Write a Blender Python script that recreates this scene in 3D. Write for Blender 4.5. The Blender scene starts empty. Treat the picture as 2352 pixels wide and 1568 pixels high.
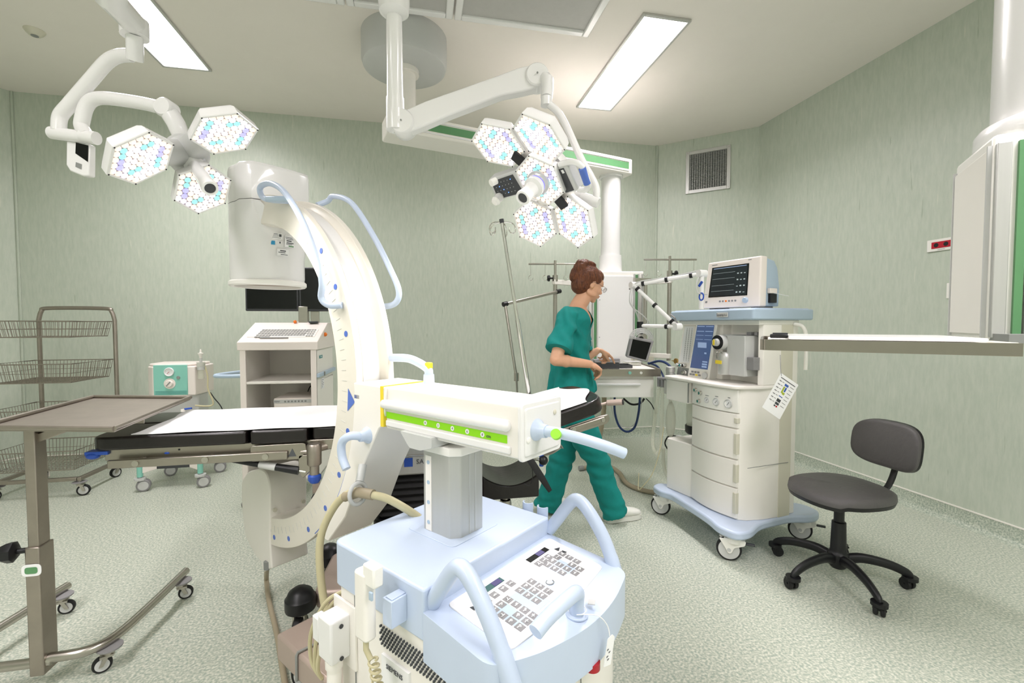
import bpy, bmesh, math, random
from mathutils import Vector, Matrix
random.seed(7)
S = bpy.context.scene
COL = S.collection
R = math.radians
# ---------------------------------------------------------------- camera
EYE = Vector((0, 0, 1.25)); YAW = R(11.4); PITCH = R(2.2); FPX = 1045.0
cd = bpy.data.cameras.new('camera'); cam = bpy.data.objects.new('camera', cd); COL.objects.link(cam)
cd.sensor_width = 36; cd.lens = 36 * FPX / 2352; cd.clip_start = 0.02
cam.location = EYE; cam.rotation_euler = (R(90) - PITCH, 0, -YAW)
S.camera = cam
# ---------------------------------------------------------------- view, world, lights
S.view_settings.view_transform = 'Standard'; S.view_settings.look = 'None'
S.view_settings.gamma = 1; S.view_settings.use_curve_mapping = False
S.view_settings.exposure = EXPO = 1.0
w = bpy.data.worlds.new('world'); S.world = w; w.use_nodes = True
w.node_tree.nodes['Background'].inputs[0].default_value = (0.9, 1, 0.95, 1)
w.node_tree.nodes['Background'].inputs[1].default_value = 0.15
CEIL_EMIT = 5.0        # strength of the fluorescent diffusers
SPOT_W = 5.5           # watts of one surgical lamp module
FLUO_W = 15.0           # watts of one fluorescent ceiling light
def area(name, loc, sx, sy, power, spread, color):
    l = bpy.data.lights.new(name, 'AREA'); l.shape = 'RECTANGLE'; l.size = sx; l.size_y = sy; l.energy = power; l.spread = R(spread); l.color = color
    o = bpy.data.objects.new(name, l); COL.objects.link(o); o.location = loc; return o
def spot(name, loc, d, power, ang, size, color=(1, 0.97, 0.93)):
    l = bpy.data.lights.new(name, 'SPOT'); l.energy = power; l.spot_size = R(ang); l.spot_blend = 0.6
    l.shadow_soft_size = size; l.color = color
    o = bpy.data.objects.new(name, l); COL.objects.link(o); o.location = loc
    o.rotation_euler = Vector(d).to_track_quat('-Z', 'Y').to_euler()
    return o
# ---------------------------------------------------------------- pixel <-> room
FW = Vector((math.sin(YAW)*math.cos(PITCH), math.cos(YAW)*math.cos(PITCH), -math.sin(PITCH)))
RT = Vector((math.cos(YAW), -math.sin(YAW), 0)); UP = RT.cross(FW)
def ray(x, y): return FW*FPX + RT*(x-1176) - UP*(y-784)
def atz(x, y, z): d = ray(x, y); return EYE + d*((z-EYE.z)/d.z)
def aty(x, y, Y): d = ray(x, y); return EYE + d*(Y/d.y)
def atx(x, y, X): d = ray(x, y); return EYE + d*(X/d.x)
def atd(x, y, D): return EYE + ray(x, y)*(D/FPX)
def atp(x, y, p, n): d = ray(x, y); p = Vector(p); n = Vector(n); return EYE + d*((p-EYE).dot(n)/d.dot(n))
# ---------------------------------------------------------------- materials
def lin(c):
    if isinstance(c, str):
        c = [int(c[i:i+2], 16)/255 for i in (0, 2, 4)]
        c = [(v/12.92 if v < 0.04045 else ((v+0.055)/1.055)**2.4) for v in c]
    return (*c, 1)
MATS = {}
def mat(name, col, rough=0.5, metal=0.0, emit=None, es=0, spec=0.5, trans=0, ior=1.45, bump=0, bscale=40, var=0, vscale=6, stretch=(1, 1, 1), col2=None, coat=0, alpha=1, nosample=False):
    m = bpy.data.materials.new(name); m.use_nodes = True; N = m.node_tree.nodes; L = m.node_tree.links
    b = N['Principled BSDF']; b.inputs['Base Color'].default_value = lin(col)
    b.inputs['Roughness'].default_value = rough; b.inputs['Metallic'].default_value = metal
    b.inputs['Specular IOR Level'].default_value = spec; b.inputs['Transmission Weight'].default_value = trans
    b.inputs['IOR'].default_value = ior; b.inputs['Coat Weight'].default_value = coat; b.inputs['Alpha'].default_value = alpha
    if emit is not None:
        b.inputs['Emission Color'].default_value = lin(emit); b.inputs['Emission Strength'].default_value = es
    tc = N.new('ShaderNodeTexCoord'); mp = N.new('ShaderNodeMapping'); mp.inputs['Scale'].default_value = stretch
    L.new(tc.outputs['Object'], mp.inputs['Vector'])
    if var or col2 is not None:
        n = N.new('ShaderNodeTexNoise'); n.inputs['Scale'].default_value = vscale; n.inputs['Detail'].default_value = 6
        n.inputs['Roughness'].default_value = 0.65
        L.new(mp.outputs[0], n.inputs['Vector'])
        r = N.new('ShaderNodeValToRGB'); c = lin(col)
        c2 = lin(col2) if col2 is not None else tuple(v*(1-var) for v in c[:3])+(1,)
        r.color_ramp.elements[0].position = 0.36; r.color_ramp.elements[1].position = 0.64
        r.color_ramp.elements[0].color = c2; r.color_ramp.elements[1].color = c
        L.new(n.outputs['Fac'], r.inputs[0]); L.new(r.outputs[0], b.inputs['Base Color'])
    if bump:
        n2 = N.new('ShaderNodeTexNoise'); n2.inputs['Scale'].default_value = bscale; n2.inputs['Detail'].default_value = 4
        L.new(mp.outputs[0], n2.inputs['Vector'])
        bp = N.new('ShaderNodeBump'); bp.inputs['Strength'].default_value = bump; bp.inputs['Distance'].default_value = 0.01
        L.new(n2.outputs['Fac'], bp.inputs['Height']); L.new(bp.outputs[0], b.inputs['Normal'])
    if nosample: m.cycles.emission_sampling = 'NONE'
    MATS[name] = m; return m
M = MATS
mat('ceiling_paint', 'f1ebe3', 0.8, var=0.02, vscale=3)
mat('cream', 'f5f1ea', 0.35, var=0.015, vscale=5)
mat('ring_cream', 'e9e4d8', 0.35, var=0.02)
mat('cream_dark', 'd9d5c4', 0.4, var=0.02)
mat('white_enamel', 'f0efee', 0.25, var=0.01, coat=0.3)
mat('white_plastic', 'f6f4ee', 0.35, var=0.01)
mat('pink_white', 'f1e8e1', 0.35, var=0.01)
mat('light_grey', 'cbccca', 0.4, var=0.03)
mat('mid_grey', '90928f', 0.45, var=0.04)
mat('dark_grey', '3d3f42', 0.45, var=0.05)
mat('pale_blue', 'c6d4ea', 0.35, var=0.02, coat=0.2)
mat('blue_grey', 'b3c6d8', 0.35, var=0.02)
mat('mark_blue', '5675c8', 0.4, var=0.03)
mat('royal_blue', '2c55b8', 0.4, var=0.03)
mat('teal_panel', '8ccdbd', 0.4, var=0.03)
mat('lime', '93e01c', 0.4, var=0.03)
mat('green_strip', '5f9464', 0.5, var=0.05)
mat('yellow', 'f0d73c', 0.5, var=0.03)
mat('orange', 'ef7a1e', 0.4, var=0.03)
mat('red', 'b01c28', 0.35, var=0.05)
mat('black_plastic', '17171a', 0.4, var=0.1)
mat('black_rubber', '1f1f20', 0.6, var=0.1)
mat('black_vinyl', '1b1515', 0.32, var=0.15, bump=0.08, bscale=60, coat=0.15)
mat('grey_vinyl', '625f60', 0.5, var=0.08, bump=0.25, bscale=45)
mat('steel', 'b9b4ac', 0.28, 1.0, var=0.06, vscale=12, stretch=(1, 1, 8))
mat('steel_dull', 'aaa198', 0.42, 1.0, var=0.1, vscale=10)
mat('steel_rail', 'a39c93', 0.3, 1.0, var=0.05, vscale=10)
mat('chrome', 'dedcd8', 0.1, 1.0, var=0.03)
mat('aluminium', 'c9c9c6', 0.42, 0.55, var=0.03, vscale=3, stretch=(20, 20, 1))
mat('brass', 'b9985a', 0.3, 1.0, var=0.05)
mat('taupe_metal', 'b8a69b', 0.4, 0.25, var=0.05)
mat('beige_hose', 'c9c19c', 0.5, var=0.05)
mat('taupe_hose', 'a79b83', 0.5, var=0.06)
mat('wheel_grey', '8d8c8d', 0.5, var=0.05)
mat('sheet_white', 'f4f5f6', 0.85, var=0.01, bump=0.1, bscale=20)
mat('paper', 'f2f2f2', 0.8, var=0.01)
mat('ink', '55585c', 0.7, var=0.1)
mat('ink_green', 'a8b83c', 0.7, var=0.1)
mat('ink_blue', '3f63b0', 0.7, var=0.1)
mat('ink_cyan', '3f9fd0', 0.7, var=0.1)
mat('label_teal', '3f8f90', 0.5, var=0.05)
mat('screen_black', '0a0b0d', 0.15, var=0.1)
mat('screen_blue', '3c4c70', 0.2, emit='4a5c84', es=0.28, var=0.1, vscale=12)
mat('screen_line', '7f92b0', 0.3, emit='8fa2c4', es=0.3)
mat('screen_dim', '181c1e', 0.2, emit='1a2022', es=0.5, var=0.1)
mat('trace', '8f9a9a', 0.3, emit='9aa5a5', es=0.35)
mat('led_blue', '3b6bff', 0.3, emit='4b7bff', es=4, nosample=True)
mat('display_green', '1f4f4c', 0.3, emit='1f4f55', es=0.2)
mat('display_violet', '3b3566', 0.3, emit='3b3566', es=0.2)
mat('skin', 'e0ac8c', 0.5, var=0.06, vscale=14)
mat('lips', 'c0746a', 0.5, var=0.05)
mat('eye_white', 'f0ece6', 0.3, var=0.02)
mat('eye_dark', '2b211c', 0.2, var=0.05)
mat('scrub_teal', '0b8a84', 0.85, var=0.14, vscale=9, bump=0.35, bscale=14)
mat('gold', 'd8b060', 0.3, 1.0, var=0.03)
mat('shoe_white', 'ecece4', 0.45, var=0.02)
mat('filter_grey', 'bdbcb8', 0.6, var=0.04, vscale=30)
mat('fluid', 'd6cf8e', 0.2, var=0.05)
mat('socket_red', 'c01830', 0.3, var=0.05)
mat('blue_hose', '1d3564', 0.35, var=0.05)
mat('lens_rim', 'd9d8dc', 0.25, 0.3, var=0.03)
def glassy(name, col, alpha, rough=0.1):
    m = mat(name, col, rough, alpha=alpha, var=0.02, coat=0.3); return m
glassy('clear_plastic', 'e9ead8', 0.35); glassy('clear_fluid', 'dcd692', 0.6); glassy('bag_plastic', 'e6e6d6', 0.5)
glassy('lens_glass', 'e8f0f0', 0.35)
def hair_mat():
    m = mat('hair_brown', '7a4526', 0.42, col2='4a2512', vscale=10, stretch=(9, 9, 2.5), bump=0.9, bscale=16); return m
hair_mat()
def wall_mat():
    m = mat('wall_vinyl', 'c8cfc1', 0.4, col2='bdc7b8', vscale=7, stretch=(7, 7, 1.4)); N = m.node_tree.nodes; L = m.node_tree.links
    b = N['Principled BSDF']; src = b.inputs['Base Color'].links[0].from_socket
    tc = N.new('ShaderNodeTexCoord')
    mp = N.new('ShaderNodeMapping'); mp.inputs['Scale'].default_value = (30, 30, 2.4); L.new(tc.outputs['Object'], mp.inputs[0])
    n = N.new('ShaderNodeTexNoise'); n.inputs['Scale'].default_value = 1.6; n.inputs['Detail'].default_value = 3; L.new(mp.outputs[0], n.inputs[0])
    r = N.new('ShaderNodeValToRGB'); r.color_ramp.elements[0].position = 0.24; r.color_ramp.elements[1].position = 0.3
    r.color_ramp.elements[0].color = (1, 1, 1, 1); r.color_ramp.elements[1].color = (0, 0, 0, 1)
    L.new(n.outputs['Fac'], r.inputs[0])
    mx = N.new('ShaderNodeMix'); mx.data_type = 'RGBA'; L.new(r.outputs[0], mx.inputs[0]); L.new(src, mx.inputs[6]); mx.inputs[7].default_value = lin('aab6a4')
    r2 = N.new('ShaderNodeValToRGB'); r2.color_ramp.elements[0].position = 0.70; r2.color_ramp.elements[1].position = 0.76
    L.new(n.outputs['Fac'], r2.inputs[0])
    mx2 = N.new('ShaderNodeMix'); mx2.data_type = 'RGBA'; L.new(r2.outputs[0], mx2.inputs[0]); L.new(mx.outputs[2], mx2.inputs[6]); mx2.inputs[7].default_value = lin('d2d5c7')
    L.new(mx2.outputs[2], b.inputs['Base Color'])
wall_mat()
def floor_mat(name, ca, cb, cc, rough):
    m = mat(name, ca, rough); N = m.node_tree.nodes; L = m.node_tree.links; b = N['Principled BSDF']
    tc = N.new('ShaderNodeTexCoord'); out = None
    n = N.new('ShaderNodeTexNoise'); n.inputs['Scale'].default_value = 105; n.inputs['Detail'].default_value = 4; L.new(tc.outputs['Object'], n.inputs[0])
    r = N.new('ShaderNodeValToRGB'); e = r.color_ramp.elements; e[0].position = 0.34; e[0].color = lin(cb); e[1].position = 0.5; e[1].color = lin(ca)
    e2 = e.new(0.66); e2.color = lin(cc); L.new(n.outputs['Fac'], r.inputs[0])
    L.new(r.outputs[0], b.inputs['Base Color'])
floor_mat('floor_vinyl', 'bcc2b3', '9ba99c', 'dcdccf', 0.34)
floor_mat('cove_vinyl', 'b0b9aa', '93a193', 'cbd1c2', 0.45)
# ---------------------------------------------------------------- mesh toolkit
def spl(pts, n=8, closed=False):
    P = [Vector(p) for p in pts]; out = []; k = len(P)
    for i in range(k if closed else k-1):
        if closed: a, b, c, d = P[i-1], P[i], P[(i+1) % k], P[(i+2) % k]
        else: a = P[max(i-1, 0)]; b = P[i]; c = P[i+1]; d = P[min(i+2, k-1)]
        for j in range(n):
            t = j/n
            out.append(0.5*((2*b)+(c-a)*t+(2*a-5*b+4*c-d)*t*t+(3*b-a-3*c+d)*t**3))
    if not closed: out.append(P[-1])
    return out
def rnd(poly, r, n=4):   # round the corners of a 2D polygon
    out = []; k = len(poly)
    rr = r if isinstance(r, (list, tuple)) else [r]*k
    for i in range(k):
        p = Vector(poly[i]).to_2d(); a = Vector(poly[i-1]).to_2d(); b = Vector(poly[(i+1) % k]).to_2d()
        q = min(rr[i], (a-p).length*0.49, (b-p).length*0.49)
        if q <= 1e-6: out.append((p.x, p.y)); continue
        s = p+(a-p).normalized()*q; e = p+(b-p).normalized()*q
        for j in range(n+1):
            t = j/n; v = s*(1-t)**2+p*2*t*(1-t)+e*t*t; out.append((v.x, v.y))
    return out
def rect(x0, x1, y0, y1, r=0, n=4):
    p = [(x0, y0), (x1, y0), (x1, y1), (x0, y1)]
    return rnd(p, r, n) if r else p
def arc(cx, cy, r, a0, a1, n=24): return [(cx+r*math.cos(R(a0+(a1-a0)*i/n)), cy+r*math.sin(R(a0+(a1-a0)*i/n))) for i in range(n+1)]
def basis(z):
    z = Vector(z).normalized(); x = z.orthogonal().normalized()
    if abs(z.z) < 0.95: x = Vector((0, 0, 1)).cross(z).normalized()
    return x, z.cross(x), z
class MB:
    def __init__(s): s.v = []; s.f = []; s.m = []; s.X = None
    def xf(s, mtx): s.X = mtx; return s
    def add(s, vs, fs, m=0):
        o = len(s.v); s.v += [(s.X @ Vector(v)) if s.X else Vector(v) for v in vs]
        for f in fs: s.f.append(tuple(i+o for i in f)); s.m.append(m)
        return s
    def bx(s, x0, x1, y0, y1, z0, z1, m=0):
        v = [(x, y, z) for x in (x0, x1) for y in (y0, y1) for z in (z0, z1)]
        return s.add(v, [(0, 1, 3, 2), (4, 6, 7, 5), (0, 4, 5, 1), (2, 3, 7, 6), (0, 2, 6, 4), (1, 5, 7, 3)], m)
    def obx(s, c, u, v, w, m=0):   # oriented box from centre and three half vectors
        c, u, v, w = map(Vector, (c, u, v, w))
        p = [c+u*a+v*b+w*d for a in (-1, 1) for b in (-1, 1) for d in (-1, 1)]
        return s.add(p, [(0, 1, 3, 2), (4, 6, 7, 5), (0, 4, 5, 1), (2, 3, 7, 6), (0, 2, 6, 4), (1, 5, 7, 3)], m)
    def prism(s, poly, ax, a, b, m=0, m2=None):
        n = len(poly)
        def q(p, h): return {'z': (p[0], p[1], h), 'y': (p[0], h, p[1]), 'x': (h, p[0], p[1])}[ax]
        v = [q(p, a) for p in poly]+[q(p, b) for p in poly]
        s.add(v, [(i, (i+1) % n, n+(i+1) % n, n+i) for i in range(n)], m)
        o = len(s.v)-2*n
        s.f += [tuple(o+i for i in range(n))[::-1], tuple(o+n+i for i in range(n))]; s.m += [m if m2 is None else m2]*2
        return s
    def oprism(s, poly, o, u, v, h, m=0):    # polygon in the plane (o; u, v) pushed by vector h
        o, u, v, h = map(Vector, (o, u, v, h)); n = len(poly)
        p = [o+u*a+v*b for a, b in poly]; p += [q+h for q in p]
        return s.add(p, [(i, (i+1) % n, n+(i+1) % n, n+i) for i in range(n)]+[tuple(range(n))[::-1], tuple(range(n, 2*n))], m)
    def cyl(s, p0, p1, r0, r1=None, n=20, m=0, m2=None):
        r1 = r0 if r1 is None else r1; p0 = Vector(p0); p1 = Vector(p1); x, y, z = basis(p1-p0)
        v = [p0+(x*math.cos(2*math.pi*i/n)+y*math.sin(2*math.pi*i/n))*r0 for i in range(n)]
        v += [p1+(x*math.cos(2*math.pi*i/n)+y*math.sin(2*math.pi*i/n))*r1 for i in range(n)]
        s.add(v, [(i, (i+1) % n, n+(i+1) % n, n+i) for i in range(n)], m)
        o = len(s.v)-2*n
        s.f += [tuple(o+i for i in range(n))[::-1], tuple(o+n+i for i in range(n))]; s.m += [m, m if m2 is None else m2]
        return s
    def lathe(s, prof, o=(0, 0, 0), ax=(0, 0, 1), n=24, m=0, cap=True):
        o = Vector(o); x, y, z = basis(ax); v = []; k = len(prof)
        for r, h in prof:
            for i in range(n): v.append(o+z*h+(x*math.cos(2*math.pi*i/n)+y*math.sin(2*math.pi*i/n))*max(r, 1e-5))
        f = [(j*n+i, j*n+(i+1) % n, (j+1)*n+(i+1) % n, (j+1)*n+i) for j in range(k-1) for i in range(n)]
        if cap: f += [tuple(range(n))[::-1], tuple((k-1)*n+i for i in range(n))]
        return s.add(v, f, m)
    def tube(s, pts, r, n=10, m=0, closed=False, sq=1.0, up=None):
        P = [Vector(p) for p in pts]; k = len(P)
        if closed and (P[0]-P[-1]).length < 1e-6: P.pop(); k -= 1
        rr = r if isinstance(r, (list, tuple)) else [r]*k
        T = []
        for i in range(k):
            a = P[i-1] if (i or closed) else P[0]; b = P[(i+1) % k] if (i < k-1 or closed) else P[-1]
            t = b-a; T.append(t.normalized() if t.length > 1e-9 else Vector((0, 0, 1)))
        x = Vector(up) if up is not None else basis(T[0])[0]
        v = []
        for i in range(k):
            x = x-T[i]*x.dot(T[i]); x = x.normalized() if x.length > 1e-6 else basis(T[i])[0]
            y = T[i].cross(x)
            for j in range(n):
                a = 2*math.pi*j/n; v.append(P[i]+(x*math.cos(a)+y*math.sin(a)*sq)*rr[i])
        f = [(i*n+j, i*n+(j+1) % n, ((i+1) % k)*n+(j+1) % n, ((i+1) % k)*n+j) for i in range(k if closed else k-1) for j in range(n)]
        if not closed: f += [tuple(range(n))[::-1], tuple((k-1)*n+j for j in range(n))]
        return s.add(v, f, m)
    def sph(s, c, r, nu=16, nv=10, m=0, rot=None, z0=-1.0, z1=1.0):
        c = Vector(c); r = r if isinstance(r, (list, tuple)) else (r, r, r); v = []
        for j in range(nv+1):
            zz = math.sin(math.asin(z0)+(math.asin(z1)-math.asin(z0))*j/nv); q = math.sqrt(max(0, 1-zz*zz))+1e-4
            for i in range(nu):
                p = Vector((q*math.cos(2*math.pi*i/nu)*r[0], q*math.sin(2*math.pi*i/nu)*r[1], zz*r[2]))
                v.append(c+(rot @ p if rot else p))
        f = [(j*nu+i, j*nu+(i+1) % nu, (j+1)*nu+(i+1) % nu, (j+1)*nu+i) for j in range(nv) for i in range(nu)]
        f += [tuple(range(nu))[::-1], tuple(nv*nu+i for i in range(nu))]
        return s.add(v, f, m)
    def loft(s, rings, m=0, cap=True):
        n = len(rings[0]); v = [p for r in rings for p in r]; k = len(rings)
        f = [(j*n+i, j*n+(i+1) % n, (j+1)*n+(i+1) % n, (j+1)*n+i) for j in range(k-1) for i in range(n)]
        if cap: f += [tuple(range(n))[::-1], tuple((k-1)*n+i for i in range(n))]
        return s.add(v, f, m)
    def quad(s, a, b, c, d, m=0): return s.add([a, b, c, d], [(0, 1, 2, 3)], m)
ROOT = {}; INV = {}
def link(o, parent):
    COL.objects.link(o)
    if parent is not None:
        o.parent = parent; ROOT[o.name] = ROOT.get(parent.name, parent.name)
    return o
def mesh_from(name, mb, mats, angle=38, W=None):
    me = bpy.data.meshes.new(name)
    vs = [W @ v for v in mb.v] if W is not None else mb.v
    me.from_pydata([tuple(v) for v in vs], [], mb.f); me.validate()
    for mm in mats: me.materials.append(M[mm])
    if len(me.polygons) == len(mb.m): me.polygons.foreach_set('material_index', mb.m)
    bm = bmesh.new(); bm.from_mesh(me); bmesh.ops.recalc_face_normals(bm, faces=bm.faces); bm.to_mesh(me); bm.free()
    if angle:
        me.polygons.foreach_set('use_smooth', [True]*len(me.polygons)); me.set_sharp_from_angle(angle=R(angle))
    return me
def ob(name, mb, mats, parent=None, bev=0, seg=2, sub=0, angle=38, W=False, label=None):
    """one mesh object; W = the vertices are room coordinates and must be brought into the thing's frame"""
    if isinstance(mats, str): mats = [mats]
    inv = None
    if parent is not None and W: inv = INV[ROOT.get(parent.name, parent.name)]
    o = bpy.data.objects.new(name, mesh_from(name, mb, mats, angle, inv)); link(o, parent)
    if bev:
        b = o.modifiers.new('bevel', 'BEVEL'); b.width = bev; b.segments = seg; b.limit_method = 'ANGLE'; b.angle_limit = R(40)
        b.harden_normals = False
    if sub: u = o.modifiers.new('subd', 'SUBSURF'); u.levels = u.render_levels = sub
    if label: o['label'] = label
    return o
def thing(name, label, cat, loc=(0, 0, 0), rz=0, group=None):
    o = bpy.data.objects.new(name, None); COL.objects.link(o); o.location = loc; o.rotation_euler = (0, 0, R(rz))
    o.empty_display_size = 0.05
    o['label'] = label; o['category'] = cat
    if group: o['group'] = group
    INV[o.name] = (Matrix.Translation(Vector(loc)) @ Matrix.Rotation(R(rz), 4, 'Z')).inverted()
    return o
def tag(o, label, cat, group=None):
    o['label'] = label; o['category'] = cat
    if group: o['group'] = group
    return o
def struct(name, mb, mats, bev=0, angle=38):
    o = ob(name, mb, mats, None, bev=bev, angle=angle); o['kind'] = 'structure'; return o
def txt(s, size, o, u, v, m, parent, name='lettering', W=False, depth=0.0004, align='CENTER', stretch=1.0):
    c = bpy.data.curves.new('t', 'FONT'); c.body = s; c.size = size; c.align_x = align; c.align_y = 'CENTER'; c.extrude = depth
    c.resolution_u = 2
    t = bpy.data.objects.new('t', c); COL.objects.link(t); dg = bpy.context.evaluated_depsgraph_get(); dg.update()
    me = bpy.data.meshes.new_from_object(t.evaluated_get(dg)); bpy.data.objects.remove(t); bpy.data.curves.remove(c)
    o, u, v = Vector(o), Vector(u).normalized(), Vector(v).normalized(); n = u.cross(v)
    inv = INV[ROOT.get(parent.name, parent.name)] if (W and parent is not None) else None
    for vt in me.vertices:
        p = o+u*vt.co.x*stretch+v*vt.co.y+n*vt.co.z; vt.co = inv @ p if inv is not None else p
    me.materials.clear(); me.materials.append(M[m])
    q = bpy.data.objects.new(name, me); link(q, parent); return q
def blob(mb, voxel, smooth=3, name='b'):
    """fuse closed solids into one continuous surface"""
    me = mesh_from(name, mb, [], angle=0); o = bpy.data.objects.new(name, me); COL.objects.link(o)
    r = o.modifiers.new('r', 'REMESH'); r.mode = 'VOXEL'; r.voxel_size = voxel; r.adaptivity = 0
    if smooth: s = o.modifiers.new('s', 'SMOOTH'); s.factor = 0.5; s.iterations = smooth
    dg = bpy.context.evaluated_depsgraph_get(); dg.update()
    out = bpy.data.meshes.new_from_object(o.evaluated_get(dg)); bpy.data.objects.remove(o)
    out.polygons.foreach_set('use_smooth', [True]*len(out.polygons)); return out
def ob_me(name, me, mats, parent, W=False):
    me.materials.clear()
    for mm in ([mats] if isinstance(mats, str) else mats): me.materials.append(M[mm])
    if W: me.transform(INV[ROOT.get(parent.name, parent.name)])
    o = bpy.data.objects.new(name, me); link(o, parent); return o
def caster(parent, p, r, w, yaw, top, mw='black_rubber', mh='light_grey', mf='steel', twin=False, trail=0.03, name='caster'):
    """swivel caster: fork under a stem, wheel as a sub-part; p = where the stem meets the floor, top = stem top height"""
    c, s = math.cos(R(yaw)), math.sin(R(yaw)); d = Vector((c, s, 0)); n = Vector((-s, c, 0)); p = Vector(p)
    wc = p-d*trail+Vector((0, 0, r)); f = MB()
    f.cyl(p+Vector((0, 0, r*2+0.004)), p+Vector((0, 0, top)), 0.012 if not twin else 0.01, n=12)
    f.cyl(p+Vector((0, 0, r*2-0.004)), p+Vector((0, 0, r*2+0.012)), max(w*0.75, 0.018), n=16)
    hw = w/2+0.006
    for q in ((-1, 1) if not twin else (0,)):
        off = n*(hw*q)
        poly = [(-0.35*r, r*1.0), (0.2*r, r*1.12), (trail*0.2, -r*0.05), (-r*0.32, -r*0.1)]
        if twin: poly = [(-r*0.3, r*1.05), (r*0.6, r*1.05), (r*0.5, -r*0.1), (-r*0.2, -r*0.2)]
        th = n*(0.0035 if not twin else w*0.12)
        f.oprism([(a+ (trail*0.8 if b > 0.5*r else 0), b) for a, b in poly], wc+off-th, d, (0, 0, 1), th*2)
    f.obx(p+Vector((0, 0, r*2+0.0))-d*trail*0.3, d*(trail*0.6+0.008), n*(hw+0.003), (0, 0, 0.004))
    fo = ob(name, f, [mf], parent)
    for q in ((0,) if not twin else (-1, 1)):
        m = MB(); ww = w if not twin else w*0.38; cc = wc+n*(q*w*0.31)
        m.lathe([(r*0.55, -ww/2), (r*0.9, -ww/2), (r, -ww/2*0.6), (r, ww/2*0.6), (r*0.9, ww/2), (r*0.55, ww/2)], cc, n, 28, 0)
        m.lathe([(0.001, -ww/2-0.001), (r*0.72, -ww/2-0.001), (r*0.72, ww/2+0.001), (0.001, ww/2+0.001)], cc, n, 28, 1)
        m.cyl(cc-n*(ww/2+0.004), cc+n*(ww/2+0.004), r*0.16, n=10, m=2)
        ob('wheel', m, [mw, mh, mf], fo)
    return fo
# ================================================================ THE ROOM
CH = 3.2
PL = [(3.3, -2.2), (3.3, 4.0), (2.56, 4.65), (-3.35, 4.65), (-4.05, 4.0), (-4.05, -2.2)]
m = MB(); m.prism(PL, 'z', -0.1, 0.0); struct('floor', m, ['floor_vinyl'])
m = MB(); m.prism(PL, 'z', CH, CH+0.1); struct('ceiling', m, ['ceiling_paint'])
def wallseg(name, bname, a, b):
    a = Vector((*a, 0)); b = Vector((*b, 0)); d = (b-a).normalized(); n = Vector((d.y, -d.x, 0))  # outward
    mid = Vector((-0.4, 1.5, 0))
    if (mid-a).dot(n) > 0: n = -n
    L = (b-a).length
    m = MB(); m.obx((a+b)/2+n*0.05+Vector((0, 0, CH/2)), d*(L/2), n*0.05, (0, 0, CH/2)); struct(name, m, ['wall_vinyl'])
    m = MB(); prof = [(0, 0)]+[(-0.045+0.045*math.sin(R(t)), 0.045-0.045*math.cos(R(t))) for t in (0, 25, 50, 75, 90)]
    prof = [(0, 0), (-0.045, 0.0), (-0.03, 0.005), (-0.016, 0.016), (-0.006, 0.034), (-0.004, 0.1), (0, 0.1)]
    m.oprism([(x, z) for x, z in prof], a, n, (0, 0, 1), b-a); 
    m.oprism([(-0.006, 0.1), (0, 0.1), (0, 0.108), (-0.006, 0.108)], a, n, (0, 0, 1), b-a, 1)
    struct(bname, m, ['cove_vinyl', 'cream'], angle=60)
NM = [('wall_right', 'baseboard_right'), ('wall_corner_right', 'baseboard_corner_right'), ('wall_back', 'baseboard_back'),
      ('wall_corner_left', 'baseboard_corner_left'), ('wall_left', 'baseboard_left'), ('wall_front', 'baseboard_front')]
for i, (a, b) in enumerate(NM): wallseg(a, b, PL[i], PL[(i+1) % 6])
m = MB(); m.bx(2.545, 2.562, 4.632, 4.65, 0.1, CH); struct('trim_1', m, ['wall_vinyl'], bev=0.003)
m = MB(); m.bx(-3.35, -3.335, 4.635, 4.65, 0.1, CH); struct('trim_2', m, ['wall_vinyl'], bev=0.003)
# ---- recessed fluorescent ceiling lights
mat('diffuser', 'ffffff', 0.5, emit='fff8fc', es=CEIL_EMIT, var=0.01)
def ceil_light(x, y, label, L=1.22):
    t = thing('ceiling_light', label, 'ceiling light', (x, y, CH-0.012), 0, 'recessed ceiling lights')
    m = MB(); w = 0.15
    for a in ((-w-0.018, -w, -L/2-0.018, L/2+0.018), (w, w+0.018, -L/2-0.018, L/2+0.018), (-w, w, -L/2-0.018, -L/2), (-w, w, L/2, L/2+0.018)):
        m.bx(*a, -0.006, 0.011)
    ob('frame', m, ['aluminium'], t, bev=0.003)
    m = MB(); m.bx(-w, w, -L/2, L/2, 0.002, 0.009); ob('diffuser', m, ['diffuser'], t)
    area('ceiling_light_tubes', (x, y, CH-0.02), 0.29, L-0.02, FLUO_W, 150, (1.0, 0.94, 0.975))
    return t
ceil_light(1.55, 3.33, 'long white glowing ceiling light right of the surgical lamps')
ceil_light(-1.72, 3.33, 'long white glowing ceiling light above the left surgical lamp')
ceil_light(1.55, 0.25, 'unseen glowing ceiling light added to light the room, above the camera on the right')  # this and the next three are out of view, added to light the room
ceil_light(-1.72, 0.25, 'unseen glowing ceiling light added to light the room, nearest the left wall')
ceil_light(1.55, -1.4, 'unseen glowing ceiling light added to light the room, behind the camera on the right')
ceil_light(-1.72, -1.4, 'unseen glowing ceiling light added to light the room, behind the camera on the left')
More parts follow.
